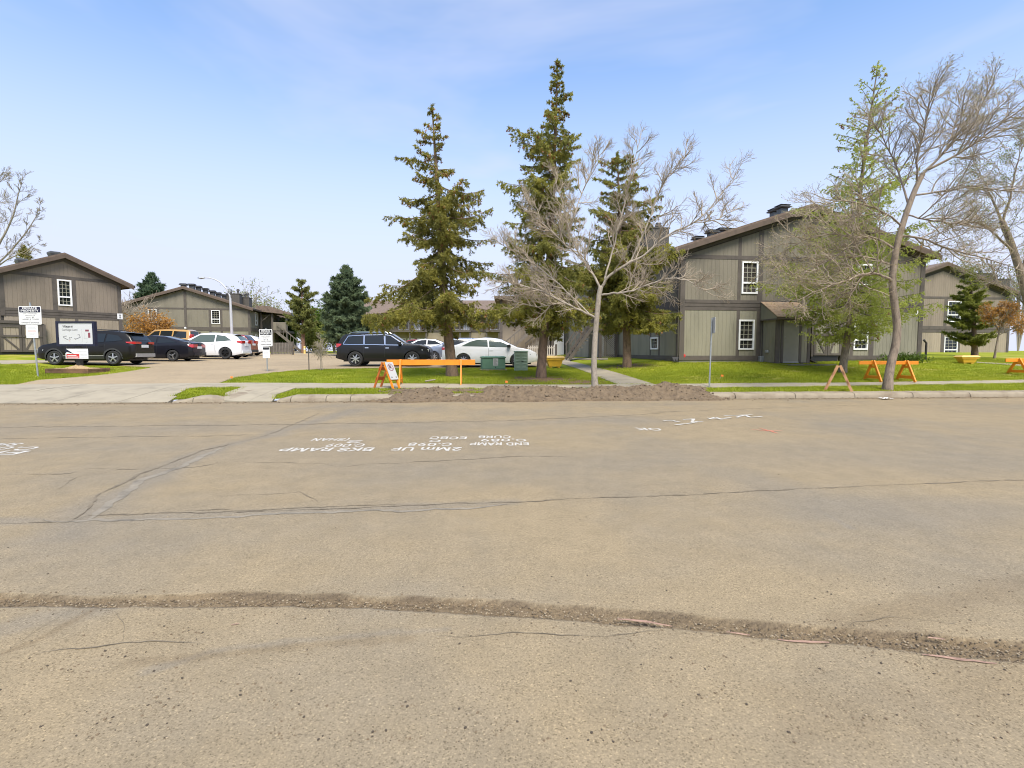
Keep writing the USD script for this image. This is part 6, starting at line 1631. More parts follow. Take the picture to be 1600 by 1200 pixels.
# the no parking panel on its right slope
H_, sp_ = .84, .80
d = np.array([sp_ / 2 - .03, 0, -H_]); d /= np.linalg.norm(d); nrm = np.array([-d[2], 0, d[0]])
M = np.eye(4); M[:3, 0] = [0, 1, 0]; M[:3, 1] = -nrm; M[:3, 2] = -d; M[:3, 3] = np.array([.03, 0, H_]) + d * .62 + nrm * .055
pan = put(MB().ext(rounded(-.18, .18, 0, .60, .03), -.006, .004).tf(M), s_, 'sign_panel', 'sign_backing')
put(MB().ext(Point(0, .42).buffer(.125, 16).difference(Point(0, .42).buffer(.104, 16)), -.0085, -.0065).tf(M), pan, 'red_ring', 'sign_maroon')
tp = meshkit.text_mesh('P', .13, .002, bold=True); v = np.array(tp.vertices); v[:, 0] -= v[:, 0].mean()
put(MB().add(np.column_stack([v[:, 0], -.0068 - v[:, 2] * .5, v[:, 1] + .355]), tp.faces).tf(M), pan, 'letter', 'sign_black')
put(MB().bar((-.08, -.0100, .50), (.08, -.0100, .34), .002, .020, up=(0, 0, 1)).tf(M), pan, 'red_slash', 'sign_maroon')
for xx in (-.10, .10):
    put(MB().lathe([(0, 0), (.022, 0), (.022, .01), (0, .01)], 10, 'y', (xx, -.010, .08)).tf(M), pan, 'bolt', 'sign_black')
folding_frame('weathered pale wooden folding barrier on the kerbside grass below the larch', 1309.5, 610.5, math.radians(-31), .80, .72, .40, ('barrier_wood', 'barrier_wood'))

# utility boxes
P = gp(772, 578.5); k_ = P[1] / FPX
ub = thing('transformer_box', 'dark green transformer cabinet with a paper notice on a concrete pad', 'utility box', (P[0], P[1], P[2]), math.radians(9))
put(MB().box(-.66, .62, -.08, .95, -.1, .04), ub, 'pad', 'concrete')
put(MB().cbox(-.56, .54, .0, .85, .041, .58, .015), ub, 'cabinet', 'utility_green')
put(MB().hull([(a, b, c_) for a, b in ((-.59, -.03), (.57, -.03), (-.59, .88), (.57, .88)) for c_ in (.582, .63)] + [(-.5, .05, .665), (.48, .05, .665), (-.5, .8, .665), (.48, .8, .665)]), ub, 'lid', 'utility_green')
put(MB().box(-.545, .525, -.012, -.001, .09, .46), ub, 'door', 'utility_green')
put(MB().box(-.05, .19, -.020, -.013, .22, .56), ub, 'notice', 'sign_backing')
mb = MB()
for q in range(6): mb.box(-.02, .16 - (q % 3) * .03, -.0225, -.0202, .27 + q * .045, .285 + q * .045)
put(mb, ub, 'notice_print', 'sign_grey_print')
put(MB().lathe([(0, 0), (.03, 0), (.03, .03), (0, .03)], 10, 'y', (.07, -.013, .14)), ub, 'padlock', 'black_plastic')
P = gp(814, 579.5)
pb = thing('utility_pedestal', 'pale sage green upright utility pedestal with louvre rows', 'utility box', P, math.radians(4))
put(MB().cbox(-.30, .32, .0, .42, -.05, .86, .02), pb, 'cabinet', 'utility_sage')
put(MB().cbox(-.32, .34, -.03, .45, .862, .93, .02), pb, 'lid', 'utility_sage')
for q in range(5):
    for xx in (-.15, .16):
        put(MB().hull([(xx - .10, -.001, .16 + q * .15), (xx + .10, -.001, .16 + q * .15), (xx - .10, -.022, .16 + q * .15), (xx + .10, -.022, .16 + q * .15), (xx - .10, -.001, .20 + q * .15), (xx + .10, -.001, .20 + q * .15)]), pb, 'louvre', 'utility_sage')
put(MB().box(.02, .12, -.03, -.001, .43, .47), pb, 'latch', 'black_plastic')

# yellow grit boxes
def grit_box(label, px, py, w, h, ang=0.0, group=None):
    p = gp(px, py)
    s = thing('grit_box', label, 'grit box', p, ang, group)
    a, d = w / 2, w * .32
    put(MB().hull([(x_ * a * .62, y_ * d * .7, .05) for x_ in (-1, 1) for y_ in (-1, 1)] + [(x_ * a * .80, y_ * d * .9, h * .62) for x_ in (-1, 1) for y_ in (-1, 1)]), s, 'tub', 'bin_yellow')
    put(MB().hull([(x_ * a * .92, y_ * d, h * .622) for x_ in (-1, 1) for y_ in (-1, 1)] + [(x_ * a, y_ * d * 1.05, h * .80) for x_ in (-1, 1) for y_ in (-1, 1)]), s, 'rim', 'bin_yellow')
    put(MB().hull([(x_ * a * 1.03, y_ * d * 1.1, h * .802) for x_ in (-1, 1) for y_ in (-1, 1)] + [(x_ * a * 1.03, y_ * d * 1.1, h * .85) for x_ in (-1, 1) for y_ in (-1, 1)] + [(x_ * a * .85, d * .9 * y_, h) for x_ in (-1, 1) for y_ in (-1, 1)]), s, 'lid', 'bin_yellow_faded')
    for x_ in (-1, 1):
        put(MB().box(x_ * a * .42 - .06, x_ * a * .42 + .06, -d * .6, d * .6, -.03, .08), s, 'foot', 'bin_yellow')
    return s
grit_box('yellow grit box with a faded lid beside the path and the white saloon', 866, 574, .98, .60, math.radians(6))
grit_box('yellow grit box on the lawn in front of the far right brown house', 1510, 568.0, .78, .38, math.radians(-6))

# fence and bollards by the olive house
P = at(441, 556, 47.0); P[2] = float(g(P[0], P[1]))
fc = thing('fence', 'short weathered grey board fence at the end of the olive house stairs', 'fence', P, 0.0)
fw = 33 / 800 * 47.0
for k in range(14):
    xx = -fw / 2 + fw * k / 14
    put(MB().box(xx + .01, xx + fw / 14 - .025, -.02, .02, .05, 1.10), fc, 'board', 'weathered_wood_grey')
for zz in (.25, .95):
    put(MB().box(-fw / 2, fw / 2, .022, .07, zz, zz + .09), fc, 'rail', 'weathered_wood_grey')
for xx in (-fw / 2, fw / 2):
    put(MB().box(xx - .07, xx + .07, -.05, .09, -.2, 1.2), fc, 'post', 'trim_brown')
P = at(845, 555, 38.0); P[2] = float(g(P[0], P[1]))
fc = thing('fence', 'pale grey picket fence just behind the bonnet of the white saloon', 'fence', P, 0.0)
for k in range(13):
    put(MB().box(-.95 + k * .155, -.87 + k * .155, -.02, .02, .05, 1.0 - .02 * (k % 2)), fc, 'picket', 'lattice')
for zz in (.25, .8):
    put(MB().box(-1.0, 1.05, .022, .06, zz, zz + .08), fc, 'rail', 'lattice')
put(MB().box(1.06, 1.2, -.06, .08, -.1, 1.1), fc, 'post', 'trim_brown')
for px, py, h, lb in ((458, 556.5, .75, 'short yellow bollard at the corner of the board fence'), (476, 551, .8, 'short yellow bollard beside the far concrete path')):
    P = at(px, py, 47.5 if px < 470 else 54.0); P[2] = float(g(P[0], P[1]))
    b = thing('bollard', lb, 'bollard', P, 0.0)
    put(MB().lathe([(0, -.1), (.16, -.1), (.16, .04), (.10, .06), (.10, h - .08), (.11, h - .05), (.08, h), (0, h + .02)], 14), b, 'shaft', 'bin_yellow_faded')
    put(MB().lathe([(.102, h * .55), (.106, h * .56), (.106, h * .68), (.102, h * .69)], 14), b, 'band', 'sign_white')
# picnic table
P = at(516, 548, 58.0); P[2] = float(g(P[0], P[1]))
pt = thing('picnic_table', 'dark wooden picnic table on the far grass below the blue spruce', 'picnic table', P, math.radians(8))
for q in range(4):
    put(MB().box(-.85, .85, -.36 + q * .18, -.20 + q * .18, .70, .74), pt, 'table_plank', 'gutter_dark')
for s in (-1, 1):
    put(MB().box(-.85, .85, s * .68 - .13, s * .68 + .13, .42, .46), pt, 'bench', 'gutter_dark')
    put(MB().box(s * .6 - .03, s * .6 + .03, -.75, .75, .36, .418), pt, 'crossbar', 'gutter_dark')
    for e in (-1, 1):
        put(MB().bar((s * .6 + .04, e * .25, .70), (s * .6 + .04, e * .62, -.02), .08, .04, up=(0, 1, 0)), pt, 'leg', 'gutter_dark')

# survey flags, litter, support stakes, bike
for px, py, lb in ((360, 594.5, 'tiny orange survey flag at the tip of the small lawn by the drive'), (789, 602, 'tiny orange survey flag at the pavement edge below the green transformer'), (1126, 592, 'tiny orange survey flag on the right lawn behind the sign pole')):
    p = gp(px, py); f = thing('survey_flag', lb, 'flag', p, 0.0)
    put(MB().tube([(0, 0, 0), (.01, 0, .16)], .004, 5), f, 'wire', 'grey_metal')
    put(MB().hull([(0.0, -.003, .09), (0.01, -.003, .16), (.10, -.01, .15), (.09, -.02, .08), (0.0, .003, .09), (.01, .003, .16)]), f, 'flag_cloth', 'flag_orange')
p = rp(1386, 624.5)
f = thing('crumpled_paper', 'crumpled white paper lying in the gutter below the large bare tree', 'litter', (p[0], p[1] + .05, p[2] + .01), .2)
r = np.random.default_rng(8); X_, Y_ = np.meshgrid(np.linspace(-.17, .17, 9), np.linspace(-.10, .10, 6))
Zp = .02 + .03 * r.random(X_.shape); ii = np.arange(5)[:, None] * 9 + np.arange(8)[None]
put(MB().add(np.stack([X_ + r.normal(0, .008, X_.shape), Y_ + r.normal(0, .008, X_.shape), Zp], -1).reshape(-1, 3), np.stack([ii, ii + 1, ii + 10, ii + 9], -1).reshape(-1, 4)), f, 'paper', 'sign_white')
for px, py, pt_ in ((483, 579, 545),):
    p = gp(px, py); s = thing('support_stake', 'thin dark support stake standing beside the young sapling', 'stake', p, 0.0)
    zt = at(px, pt_, p[1])[2] - p[2]
    put(MB().tube([(0, 0, -.2), (-.01, 0, zt)], .022, 6), s, 'stake', 'trim_brown')
p = gp(672, 597); s = thing('fallen_stick', 'pale stick lying on the grass under the long orange barrier', 'stick', (p[0], p[1], p[2] + .03), .35)
put(MB().tube([(-.18, 0, 0), (.0, .01, .03), (.2, .0, .06)], [.03, .028, .02], 6), s, 'wood', 'bark_pale')
# ================================================================== TREES
def unit(v):
    return v / np.maximum(np.linalg.norm(v, axis=-1, keepdims=True), 1e-9)

def blades(a, b, per, length, width, rng, spread=1.0, grav=0.15, along=0.55):
    """Needle clumps: along every twig a->b, per thin pointed triangles standing off it."""
    n = len(a)
    t = rng.random((n, per, 1)); base = a[:, None] + (b - a)[:, None] * t
    ax = unit(b - a)[:, None]
    r = rng.normal(size=(n, per, 3)); r -= (r * ax).sum(-1, keepdims=True) * ax; r = unit(r)
    d = unit(r * spread + ax * along + np.array([0, 0, -grav])); L = length * rng.uniform(.6, 1.25, (n, per, 1))
    w = unit(np.cross(d, rng.normal(size=(n, per, 3)))) * width / 2
    tri = np.stack([base - w, base + w, base + d * L], 2).reshape(-1, 3)
    return tri, np.arange(len(tri)).reshape(-1, 3)

def tufts(c, per, size, rng, spread=0.06, flat=1.0):
    """Small leaves around each point: per triangles."""
    n = len(c)
    base = c[:, None] + rng.normal(size=(n, per, 3)) * spread
    d = unit(rng.normal(size=(n, per, 3)) * [1, 1, flat]); w = unit(np.cross(d, rng.normal(size=(n, per, 3))))
    L = size * rng.uniform(.6, 1.3, (n, per, 1))
    tri = np.stack([base - w * L * .38, base + w * L * .38, base + d * L], 2).reshape(-1, 3)
    return tri, np.arange(len(tri)).reshape(-1, 3)

def poly_at(pts, z):
    pts = np.asarray(pts); return np.array([np.interp(z, pts[:, 2], pts[:, 0]), np.interp(z, pts[:, 2], pts[:, 1]), z])

def conifer(name, label, trunk_px, Z, env, r0, seed, needles='needles_spruce', levels=24, per=5, dens=1.0, bark='bark_spruce', cones=0.0, group=None, elev=(30, -5, -28), bl=(.10, .034), nper=15, grav=.15,
            droop=.12, base_z=None, cat='tree', lat=.34, cone_top=.55, cup=.12, skip=.0):
    rng = np.random.default_rng(seed)
    P = np.array([at(px, py, Z) for px, py in trunk_px]); P[0, 2] = float(g(P[0, 0], P[0, 1])) if base_z is None else base_z
    o = P[0].copy()
    tr = thing(name, label, cat, o, 0.0, group)
    Q = P - o
    dense = np.array([np.interp(np.linspace(0, 1, 26), np.linspace(0, 1, len(Q)), Q[:, k]) for k in range(3)]).T
    H = Q[-1, 2]
    rad = r0 * (1 - dense[:, 2] / H) ** .85 * np.where(dense[:, 2] < .5, 1 + .35 * np.exp(-dense[:, 2] / .18), 1) + .012
    dd = dense.copy(); dd[0, 2] -= .25
    put(MB().tube(dd, rad, 12), tr, 'trunk', bark, True)
    sc = Z / FPX
    e = np.array([(at(800, y, Z)[2] - o[2], l * sc, r_ * sc) for y, l, r_ in env])[::-1]
    zlo, zhi = e[0, 0], e[-1, 0]
    br = MB(); A, B = [], []; ct = []
    for lv in range(levels):
        f = (lv + .5) / levels
        for q in range(per):
            zt = zlo + (zhi - zlo) * (f + rng.normal(0, .35) / levels)
            zt = min(max(zt, zlo), zhi - .02)
            az = (q + rng.uniform(-.3, .3)) / per * 2 * np.pi + lv * 1.1
            l, r_ = np.interp(zt, e[:, 0], e[:, 1]), np.interp(zt, e[:, 0], e[:, 2])
            c = math.cos(az); side = r_ if c > 0 else l; mean = (l + r_) / 2
            L = (abs(c) * side + (1 - abs(c)) * mean) * rng.uniform(.58, 1.12)
            if L < .04 or rng.random() < skip: continue
            fr = (zt - zlo) / (zhi - zlo)
            el = math.radians(np.interp(fr, [0, .45, 1], [elev[2], elev[1], elev[0]]) + rng.normal(0, 6))
            z0 = min(max(zt - L * math.tan(el) * .8, .9 * zlo if zlo > 0 else .1), H - .05)
            st = poly_at(Q, z0); d = np.array([math.cos(az), math.sin(az), 0])
            s = np.linspace(0, 1, 7)[:, None]
            bend = rng.normal(0, .05, 3) * L
            pts = st + d * L * s + np.array([0, 0, 1]) * ((zt - z0) * s - cup * L * np.sin(np.pi * s) * (1 if el < .2 else -.4)) + bend * s * s
            pts[:, 2] = np.maximum(pts[:, 2], .25)
            br.tube(pts, np.linspace(max(.010, .020 * L ** .5 + .006), .004, 7), 4, cap=False)
            nt = max(3, int(L * 12 * dens))
            for k in range(nt):
                t = .10 + .90 * (k + rng.random()) / nt
                p0 = np.array([np.interp(t, s[:, 0], pts[:, m]) for m in range(3)])
                tl = max(.12, lat * L * (1.05 - .75 * t)) * rng.uniform(.6, 1.2)
                sg = 1 if k % 2 else -1
                lat_d = np.array([-d[1], d[0], 0]) * sg * rng.uniform(.4, 1.0) + d * rng.uniform(.3, .9) + np.array([0, 0, -rng.uniform(.1, .5 + droop * 3) * (1 if fr < .75 else .1) + (.2 if fr > .85 else 0)])
                p1 = p0 + unit(lat_d) * tl
                A.append(p0); B.append(p1)
                if tl > .3:
                    for w_ in range(int(tl / .14)):
                        u = rng.uniform(.2, 1); pa = p0 + (p1 - p0) * u
                        A.append(pa); B.append(pa + unit(rng.normal(0, .7, 3) + unit(lat_d) * .8 + [0, 0, -.5 - droop * 2]) * tl * .45)
                if cones and rng.random() < cones * (1.0 if fr > cone_top else .22) and t > .4:
                    ct.append(p1); ct.append(p0 + rng.normal(0, .05, 3))
            A.append(pts[-2]); B.append(pts[-1] + d * .06)
    for k in range(10):                                   # leader
        z = H - .5 * k / 10; c_ = poly_at(Q, z); A.append(c_); B.append(c_ + np.array([rng.normal(0, .04), rng.normal(0, .04), .12]))
    tag(put(br, tr, 'branches', bark, True), kind='stuff')
    v, f = blades(np.array(A), np.array(B), nper, bl[0], bl[1], rng, grav=grav)
    put((v, f), tr, 'crown', needles)
    if ct:
        ct = np.array(ct); v, f = blades(ct, ct + np.array([0, 0, -.12]) + rng.normal(0, .03, ct.shape), 9, .075, .05, rng, along=.2)
        put((v, f), tr, 'cones', 'cones_brown')
    return tr

def grow(mb, tips, rng, p, d, L, r, lvl, maxl, spec, fine=None):
    """Recursive twigs: a bent shoot with side shoots."""
    n = spec['seg'][lvl]
    pts = [p]; dd = d.copy()
    for k in range(n):
        dd = unit(dd + rng.normal(0, spec['wig'], 3) + np.array([0, 0, spec['up']]))
        pts.append(pts[-1] + dd * L / n)
    pts = np.array(pts)
    mb.tube(pts, np.linspace(r, max(r * .45, spec['rmin']), n + 1), 5 if lvl == 0 else 3, cap=False)
    tips.append(pts[-1])
    if lvl == maxl:
        if spec.get('midtips'): tips.extend(pts[1:-1])
        return
    nk = spec['kids'][lvl]
    for k in range(nk):
        t = .18 + .8 * (k + rng.random()) / nk
        q = np.array([np.interp(t, np.linspace(0, 1, n + 1), pts[:, m]) for m in range(3)])
        ax = unit(np.array([np.interp(t, np.linspace(0, 1, n), np.diff(pts, axis=0)[:, m]) for m in range(3)]))
        s = rng.normal(size=3); s = unit(s - (s @ ax) * ax)
        ang = rng.uniform(*spec['ang'])
        grow(mb, tips, rng, q, unit(ax * math.cos(ang) + s * math.sin(ang)), L * rng.uniform(*spec['ratio']) * (1.15 - .5 * t), max(r * .5, spec['rmin']), lvl + 1, maxl, spec)

def broadleaf(name, label, trunk_px, Z, limbs, r0, seed, spec, bark, twig, leaves=None, group=None, base_z=None, depth=1.0, rtop=.5):
    """A tree from its trunk and main limbs (image polylines at its own distance, fanned out in depth), then grown twigs."""
    rng = np.random.default_rng(seed)
    P = np.array([at(px, py, Z) for px, py in trunk_px]); P[0, 2] = float(g(P[0, 0], P[0, 1])) if base_z is None else base_z
    o = P[0].copy(); tr = thing(name, label, 'tree', o, 0.0, group); Q = P - o
    dense = np.array([np.interp(np.linspace(0, 1, 22), np.linspace(0, 1, len(Q)), Q[:, k]) for k in range(3)]).T
    dense[1:-1] = dense[1:-1] * .5 + (dense[:-2] + dense[2:]) * .25
    rad = r0 * (1 - (1 - rtop) * np.linspace(0, 1, 22)) * (1 + .45 * np.exp(-np.maximum(dense[:, 2], 0) / .16))
    dense[0, 2] -= .25
    put(MB().tube(dense, rad, 14), tr, 'trunk', bark, True)
    lm, tw, tips = MB(), MB(), []
    for k, (pl, r1, dy, n1, l1) in enumerate(limbs):
        L = np.array([at(px, py, Z) for px, py in pl]) - o
        m = len(L); L[:, 1] += dy * depth * np.linspace(0, 1, m) ** .8 * (1 if m > 1 else 0)
        # keep the limb on its line of sight as it leaves the trunk's plane
        L[:, 0] += (L[:, 1]) * ((np.array([q[0] for q in pl]) - 800) / FPX)
        L[:, 2] += (L[:, 1]) * ((np.array([549 - q[1] for q in pl])) / FPX)
        s = np.linspace(0, 1, m); t = np.linspace(0, 1, 3 * m)
        pts = np.array([np.interp(t, s, L[:, j]) for j in range(3)]).T; pts[1:-1] = pts[1:-1] * .5 + (pts[:-2] + pts[2:]) * .25
        pts[1:-1] += rng.normal(0, .012, pts[1:-1].shape)
        lm.tube(pts, np.linspace(r1, max(.010, r1 * .18), len(pts)), 7)
        for q in range(n1):
            u = .16 + .84 * (q + rng.random()) / n1
            p0 = np.array([np.interp(u, t, pts[:, j]) for j in range(3)]); i = min(int(u * (len(pts) - 1)), len(pts) - 2); ax = unit(pts[i + 1] - pts[i])
            sd_ = rng.normal(size=3); sd_ = unit(sd_ - (sd_ @ ax) * ax); ang = rng.uniform(.5, 1.1)
            grow(tw, tips, rng, p0, unit(ax * math.cos(ang) + sd_ * math.sin(ang)), l1 * rng.uniform(.6, 1.15) * (1.15 - .55 * u), .016 * (1.2 - .5 * u) + .004, 0, spec['max'], spec)
        grow(tw, tips, rng, pts[-1], unit(pts[-1] - pts[-2]), l1 * .6, .012, 0, spec['max'], spec)
    put(lm, tr, 'limbs', bark, True); put(tw, tr, 'twigs', twig, True)
    tips = np.array(tips)
    if leaves:
        mt, frac, per, size, spr = leaves
        c = tips[rng.random(len(tips)) < frac]
        v, f = tufts(c, per, size, rng, spr); put((v, f), tr, 'leaves' if 'bud' not in mt else 'buds', mt)
    return tr

# --- the three tall spruces
conifer('spruce_tree', 'tall sparse spruce with leaning bare trunk, left of the three tall spruces', [(707, 585), (700, 520), (693, 450), (688, 380), (684, 300), (680, 240), (675, 168)], 21.0,
        [(168, 3, 3), (185, 14, 10), (205, 26, 22), (232, 30, 24), (242, 66, 48), (262, 40, 30), (285, 48, 70), (305, 55, 88), (325, 66, 80), (345, 92, 92), (370, 70, 70), (395, 66, 62), (415, 82, 86), (440, 100, 72), (465, 126, 78), (490, 140, 76), (510, 116, 76), (530, 50, 40)],
        .215, 3, levels=19, per=5, dens=1.25, cones=.30, bl=(.105, .042), nper=17, droop=.30, elev=(24, -12, -32), skip=.14, group=None)
conifer('spruce_tree', 'tallest spruce, narrow top laden with brown cones, beside the sage utility pedestal', [(845, 593), (850, 520), (856, 440), (862, 350), (866, 250), (869, 170), (871, 98)], 20.5,
        [(98, 2, 2), (112, 12, 11), (130, 9, 9), (145, 14, 12), (152, 16, 34), (165, 12, 10), (185, 22, 16), (192, 68, 38), (208, 72, 40), (218, 78, 56), (235, 46, 54), (250, 80, 40), (285, 76, 48), (330, 80, 44), (380, 84, 48), (420, 92, 58), (455, 112, 84), (480, 122, 98), (500, 112, 92), (518, 66, 60), (532, 24, 24)],
        .18, 5, 'needles_spruce_green', levels=28, per=6, dens=1.2, cones=.25, bl=(.105, .042), nper=18, droop=.30, elev=(28, -10, -30), skip=.08, cone_top=.62)
conifer('spruce_tree', 'dense rounded spruce behind the bare street tree, beside the house with the porch', [(980, 571), (979, 500), (973, 430), (968, 340), (965, 240)], 24.0,
        [(238, 6, 6), (252, 22, 24), (270, 32, 36), (300, 36, 58), (325, 40, 60), (345, 56, 50), (380, 62, 62), (400, 70, 80), (425, 92, 66), (455, 84, 70), (480, 74, 84), (497, 72, 104), (512, 64, 70), (524, 26, 26)],
        .19, 7, 'needles_spruce_green', levels=22, per=6, dens=1.25, cones=.22, bl=(.11, .045), nper=18, droop=.26, skip=.06)
# --- bare street tree in front
SP1 = dict(seg=[4, 3, 3], kids=[8, 5, 0], wig=.13, up=.07, rmin=.0036, ang=(.4, .9), ratio=(.46, .74), max=2)
broadleaf('bare_tree', 'pale barked bare street tree standing before the spruces at the end of the soil heap', [(930, 606), (928, 575), (929, 540), (932, 500), (936, 460), (939, 447)], 16.3,
          [([(931, 497), (905, 484), (880, 472), (850, 455), (815, 446), (790, 440)], 0.040, -.8, 17, .95), ([(938, 450), (925, 425), (905, 400), (890, 360), (880, 320), (868, 285)], 0.040, .6, 17, 1.0),
           ([(939, 450), (953, 428), (985, 410), (1012, 395), (1045, 365), (1085, 348), (1115, 320), (1150, 272)], 0.047, -.5, 22, 1.0), ([(945, 436), (958, 390), (972, 335), (985, 275), (998, 225)], 0.032, 1.0, 18, 1.0),
           ([(937, 462), (960, 458), (988, 456), (1015, 444), (1050, 432), (1080, 440), (1108, 458)], 0.036, -1.2, 18, .95), ([(985, 410), (1008, 360), (1028, 305), (1045, 270), (1072, 245)], 0.029, .4, 17, .9),
           ([(905, 400), (880, 380), (850, 350), (830, 320)], 0.022, -.9, 14, .95), ([(1085, 348), (1115, 345), (1145, 330)], 0.016, .5, 10, .8), ([(890, 360), (905, 310), (925, 265), (940, 240)], 0.020, 1.4, 14, .9),
           ([(920, 490), (880, 450), (845, 420), (805, 395), (775, 375)], 0.025, 1.2, 17, .95), ([(880, 472), (840, 480), (800, 470)], 0.014, -.6, 10, .8)],
          .096, 11, SP1, 'bark_pale', 'twig_pale', rtop=.78)
# --- larch behind, coming into leaf
rngl = np.random.default_rng(21)
conifer('larch_tree', 'tall airy larch with fresh light green needles behind the large bare tree', [(1316, 578), (1322, 540), (1328, 500), (1336, 400), (1345, 290), (1357, 200), (1372, 100)], 21.0,
        [(100, 2, 2), (130, 24, 30), (170, 36, 40), (215, 48, 52), (260, 66, 66), (300, 86, 76), (340, 100, 86), (380, 118, 92), (420, 126, 104), (450, 118, 112), (480, 116, 110), (505, 96, 92), (525, 60, 56), (538, 30, 36)],
        .13, 22, 'needles_larch', levels=25, per=6, dens=1.1, bl=(.075, .043), nper=9, skip=.12, elev=(48, 16, -14), droop=.10, bark='bark_elm', lat=.36, cones=.10, cup=.10)
# --- large bare tree on the right
SP2 = dict(seg=[5, 3, 3], kids=[7, 4, 0], wig=.15, up=.06, rmin=.0036, ang=(.5, 1.05), ratio=(.42, .70), max=2)
broadleaf('bare_tree', 'large brown barked budding tree with bent trunk rising over the right sawhorse barrier', [(1386, 606), (1391, 570), (1400, 540), (1403, 510), (1397, 470), (1393, 440), (1398, 400), (1406, 365), (1417, 330), (1430, 295), (1442, 272)], 16.4,
          [([(1394, 440), (1370, 426), (1348, 428), (1318, 440), (1285, 450), (1245, 470)], 0.045, -.8, 23, 1.38), ([(1400, 390), (1372, 372), (1340, 372), (1300, 365), (1262, 372), (1220, 395)], 0.038, .9, 23, 1.44),
           ([(1408, 352), (1380, 330), (1350, 318), (1310, 312), (1275, 325)], 0.032, -1.0, 19, 1.25), ([(1404, 368), (1440, 372), (1490, 392), (1535, 402), (1588, 420)], 0.038, .6, 22, 1.38),
           ([(1420, 322), (1410, 285), (1395, 250), (1378, 215), (1362, 190)], 0.034, 1.0, 20, 1.31), ([(1434, 285), (1432, 250), (1445, 205), (1452, 165), (1462, 140)], 0.034, -.7, 20, 1.31),
           ([(1440, 274), (1475, 240), (1500, 205), (1530, 170), (1545, 140)], 0.041, .6, 23, 1.38), ([(1450, 265), (1500, 240), (1550, 205), (1596, 170), (1640, 140)], 0.041, -.8, 24, 1.38),
           ([(1425, 305), (1470, 300), (1520, 290), (1580, 300), (1630, 300)], 0.032, 1.0, 22, 1.31), ([(1340, 372), (1310, 400), (1270, 420), (1230, 430)], 0.021, -.4, 16, 1.25), ([(1348, 428), (1330, 455), (1325, 480)], 0.017, .6, 10, 0.88),
           ([(1415, 335), (1455, 345), (1500, 350), (1540, 345)], 0.026, -1.2, 19, 1.25), ([(1396, 415), (1350, 400), (1300, 405), (1255, 400), (1205, 420)], 0.027, 1.5, 19, 1.25), ([(1475, 240), (1490, 200), (1500, 150)], 0.022, 1.2, 15, 1.12)],
          .128, 13, SP2, 'bark_elm', 'twig_brown', leaves=('buds_red', .75, 3, .030, .022), rtop=.55)
# --- tree at the right edge, young leaves
SP3 = dict(seg=[4, 3, 2], kids=[6, 4, 0], wig=.2, up=.04, rmin=.0055, ang=(.45, 1.05), ratio=(.42, .66), max=2)
broadleaf('street_tree', 'tree at the right edge of the picture with pale young leaves', [(1632, 585), (1622, 540), (1608, 480), (1594, 425), (1580, 380), (1565, 345)], 24.0,
          [([(1585, 395), (1560, 370), (1535, 350), (1505, 345), (1475, 350)], .06, -1.0, 15, 1.4), ([(1565, 345), (1550, 310), (1535, 280), (1520, 250)], .06, .8, 15, 1.4), ([(1567, 348), (1580, 300), (1590, 255), (1600, 225)], .06, -.5, 15, 1.4),
           ([(1600, 450), (1630, 400), (1660, 350)], .06, 1.0, 12, 1.3), ([(1610, 485), (1580, 455), (1550, 440), (1520, 430)], .035, .6, 10, 1.1), ([(1594, 425), (1620, 360), (1640, 300), (1650, 250)], .06, -1, 13, 1.3)],
          .20, 15, SP3, 'bark_elm', 'twig_grey', leaves=('leaves_young', .85, 4, .055, .06), rtop=.6)
# --- small spruce and orange sapling before the far right house
conifer('spruce_tree', 'small bushy young spruce in front of the far right brown house', [(1523, 557), (1522, 520), (1519, 470), (1515, 425)], 31.0,
        [(424, 3, 3), (436, 10, 9), (450, 17, 15), (470, 28, 20), (488, 42, 22), (505, 36, 24), (520, 38, 26), (532, 24, 18), (540, 10, 8)], .15, 31, 'needles_young_spruce', levels=13, per=6, dens=1.5, bl=(.16, .065), nper=16, droop=.05, elev=(40, 12, -6))
SP4 = dict(seg=[3, 2, 2], kids=[5, 4, 0], wig=.18, up=.06, rmin=.006, ang=(.4, .9), ratio=(.42, .66), max=2)
broadleaf('young_tree', 'slender young tree with orange bronze leaves on the far right lawn', [(1553, 572), (1556, 545), (1560, 525), (1562, 515)], 27.0,
          [([(1561, 518), (1550, 500), (1545, 488)], .025, .4, 8, .7), ([(1562, 515), (1570, 500), (1578, 486)], .025, -.4, 8, .7), ([(1561, 520), (1575, 508), (1592, 500)], .02, .3, 8, .7), ([(1560, 524), (1580, 514), (1600, 508)], .02, -.5, 7, .6), ([(1562, 515), (1560, 498), (1562, 484)], .022, 0, 8, .6)],
          .05, 33, SP4, 'bark_elm', 'twig_brown', leaves=('leaves_orange', .9, 4, .075, .07), rtop=.7)
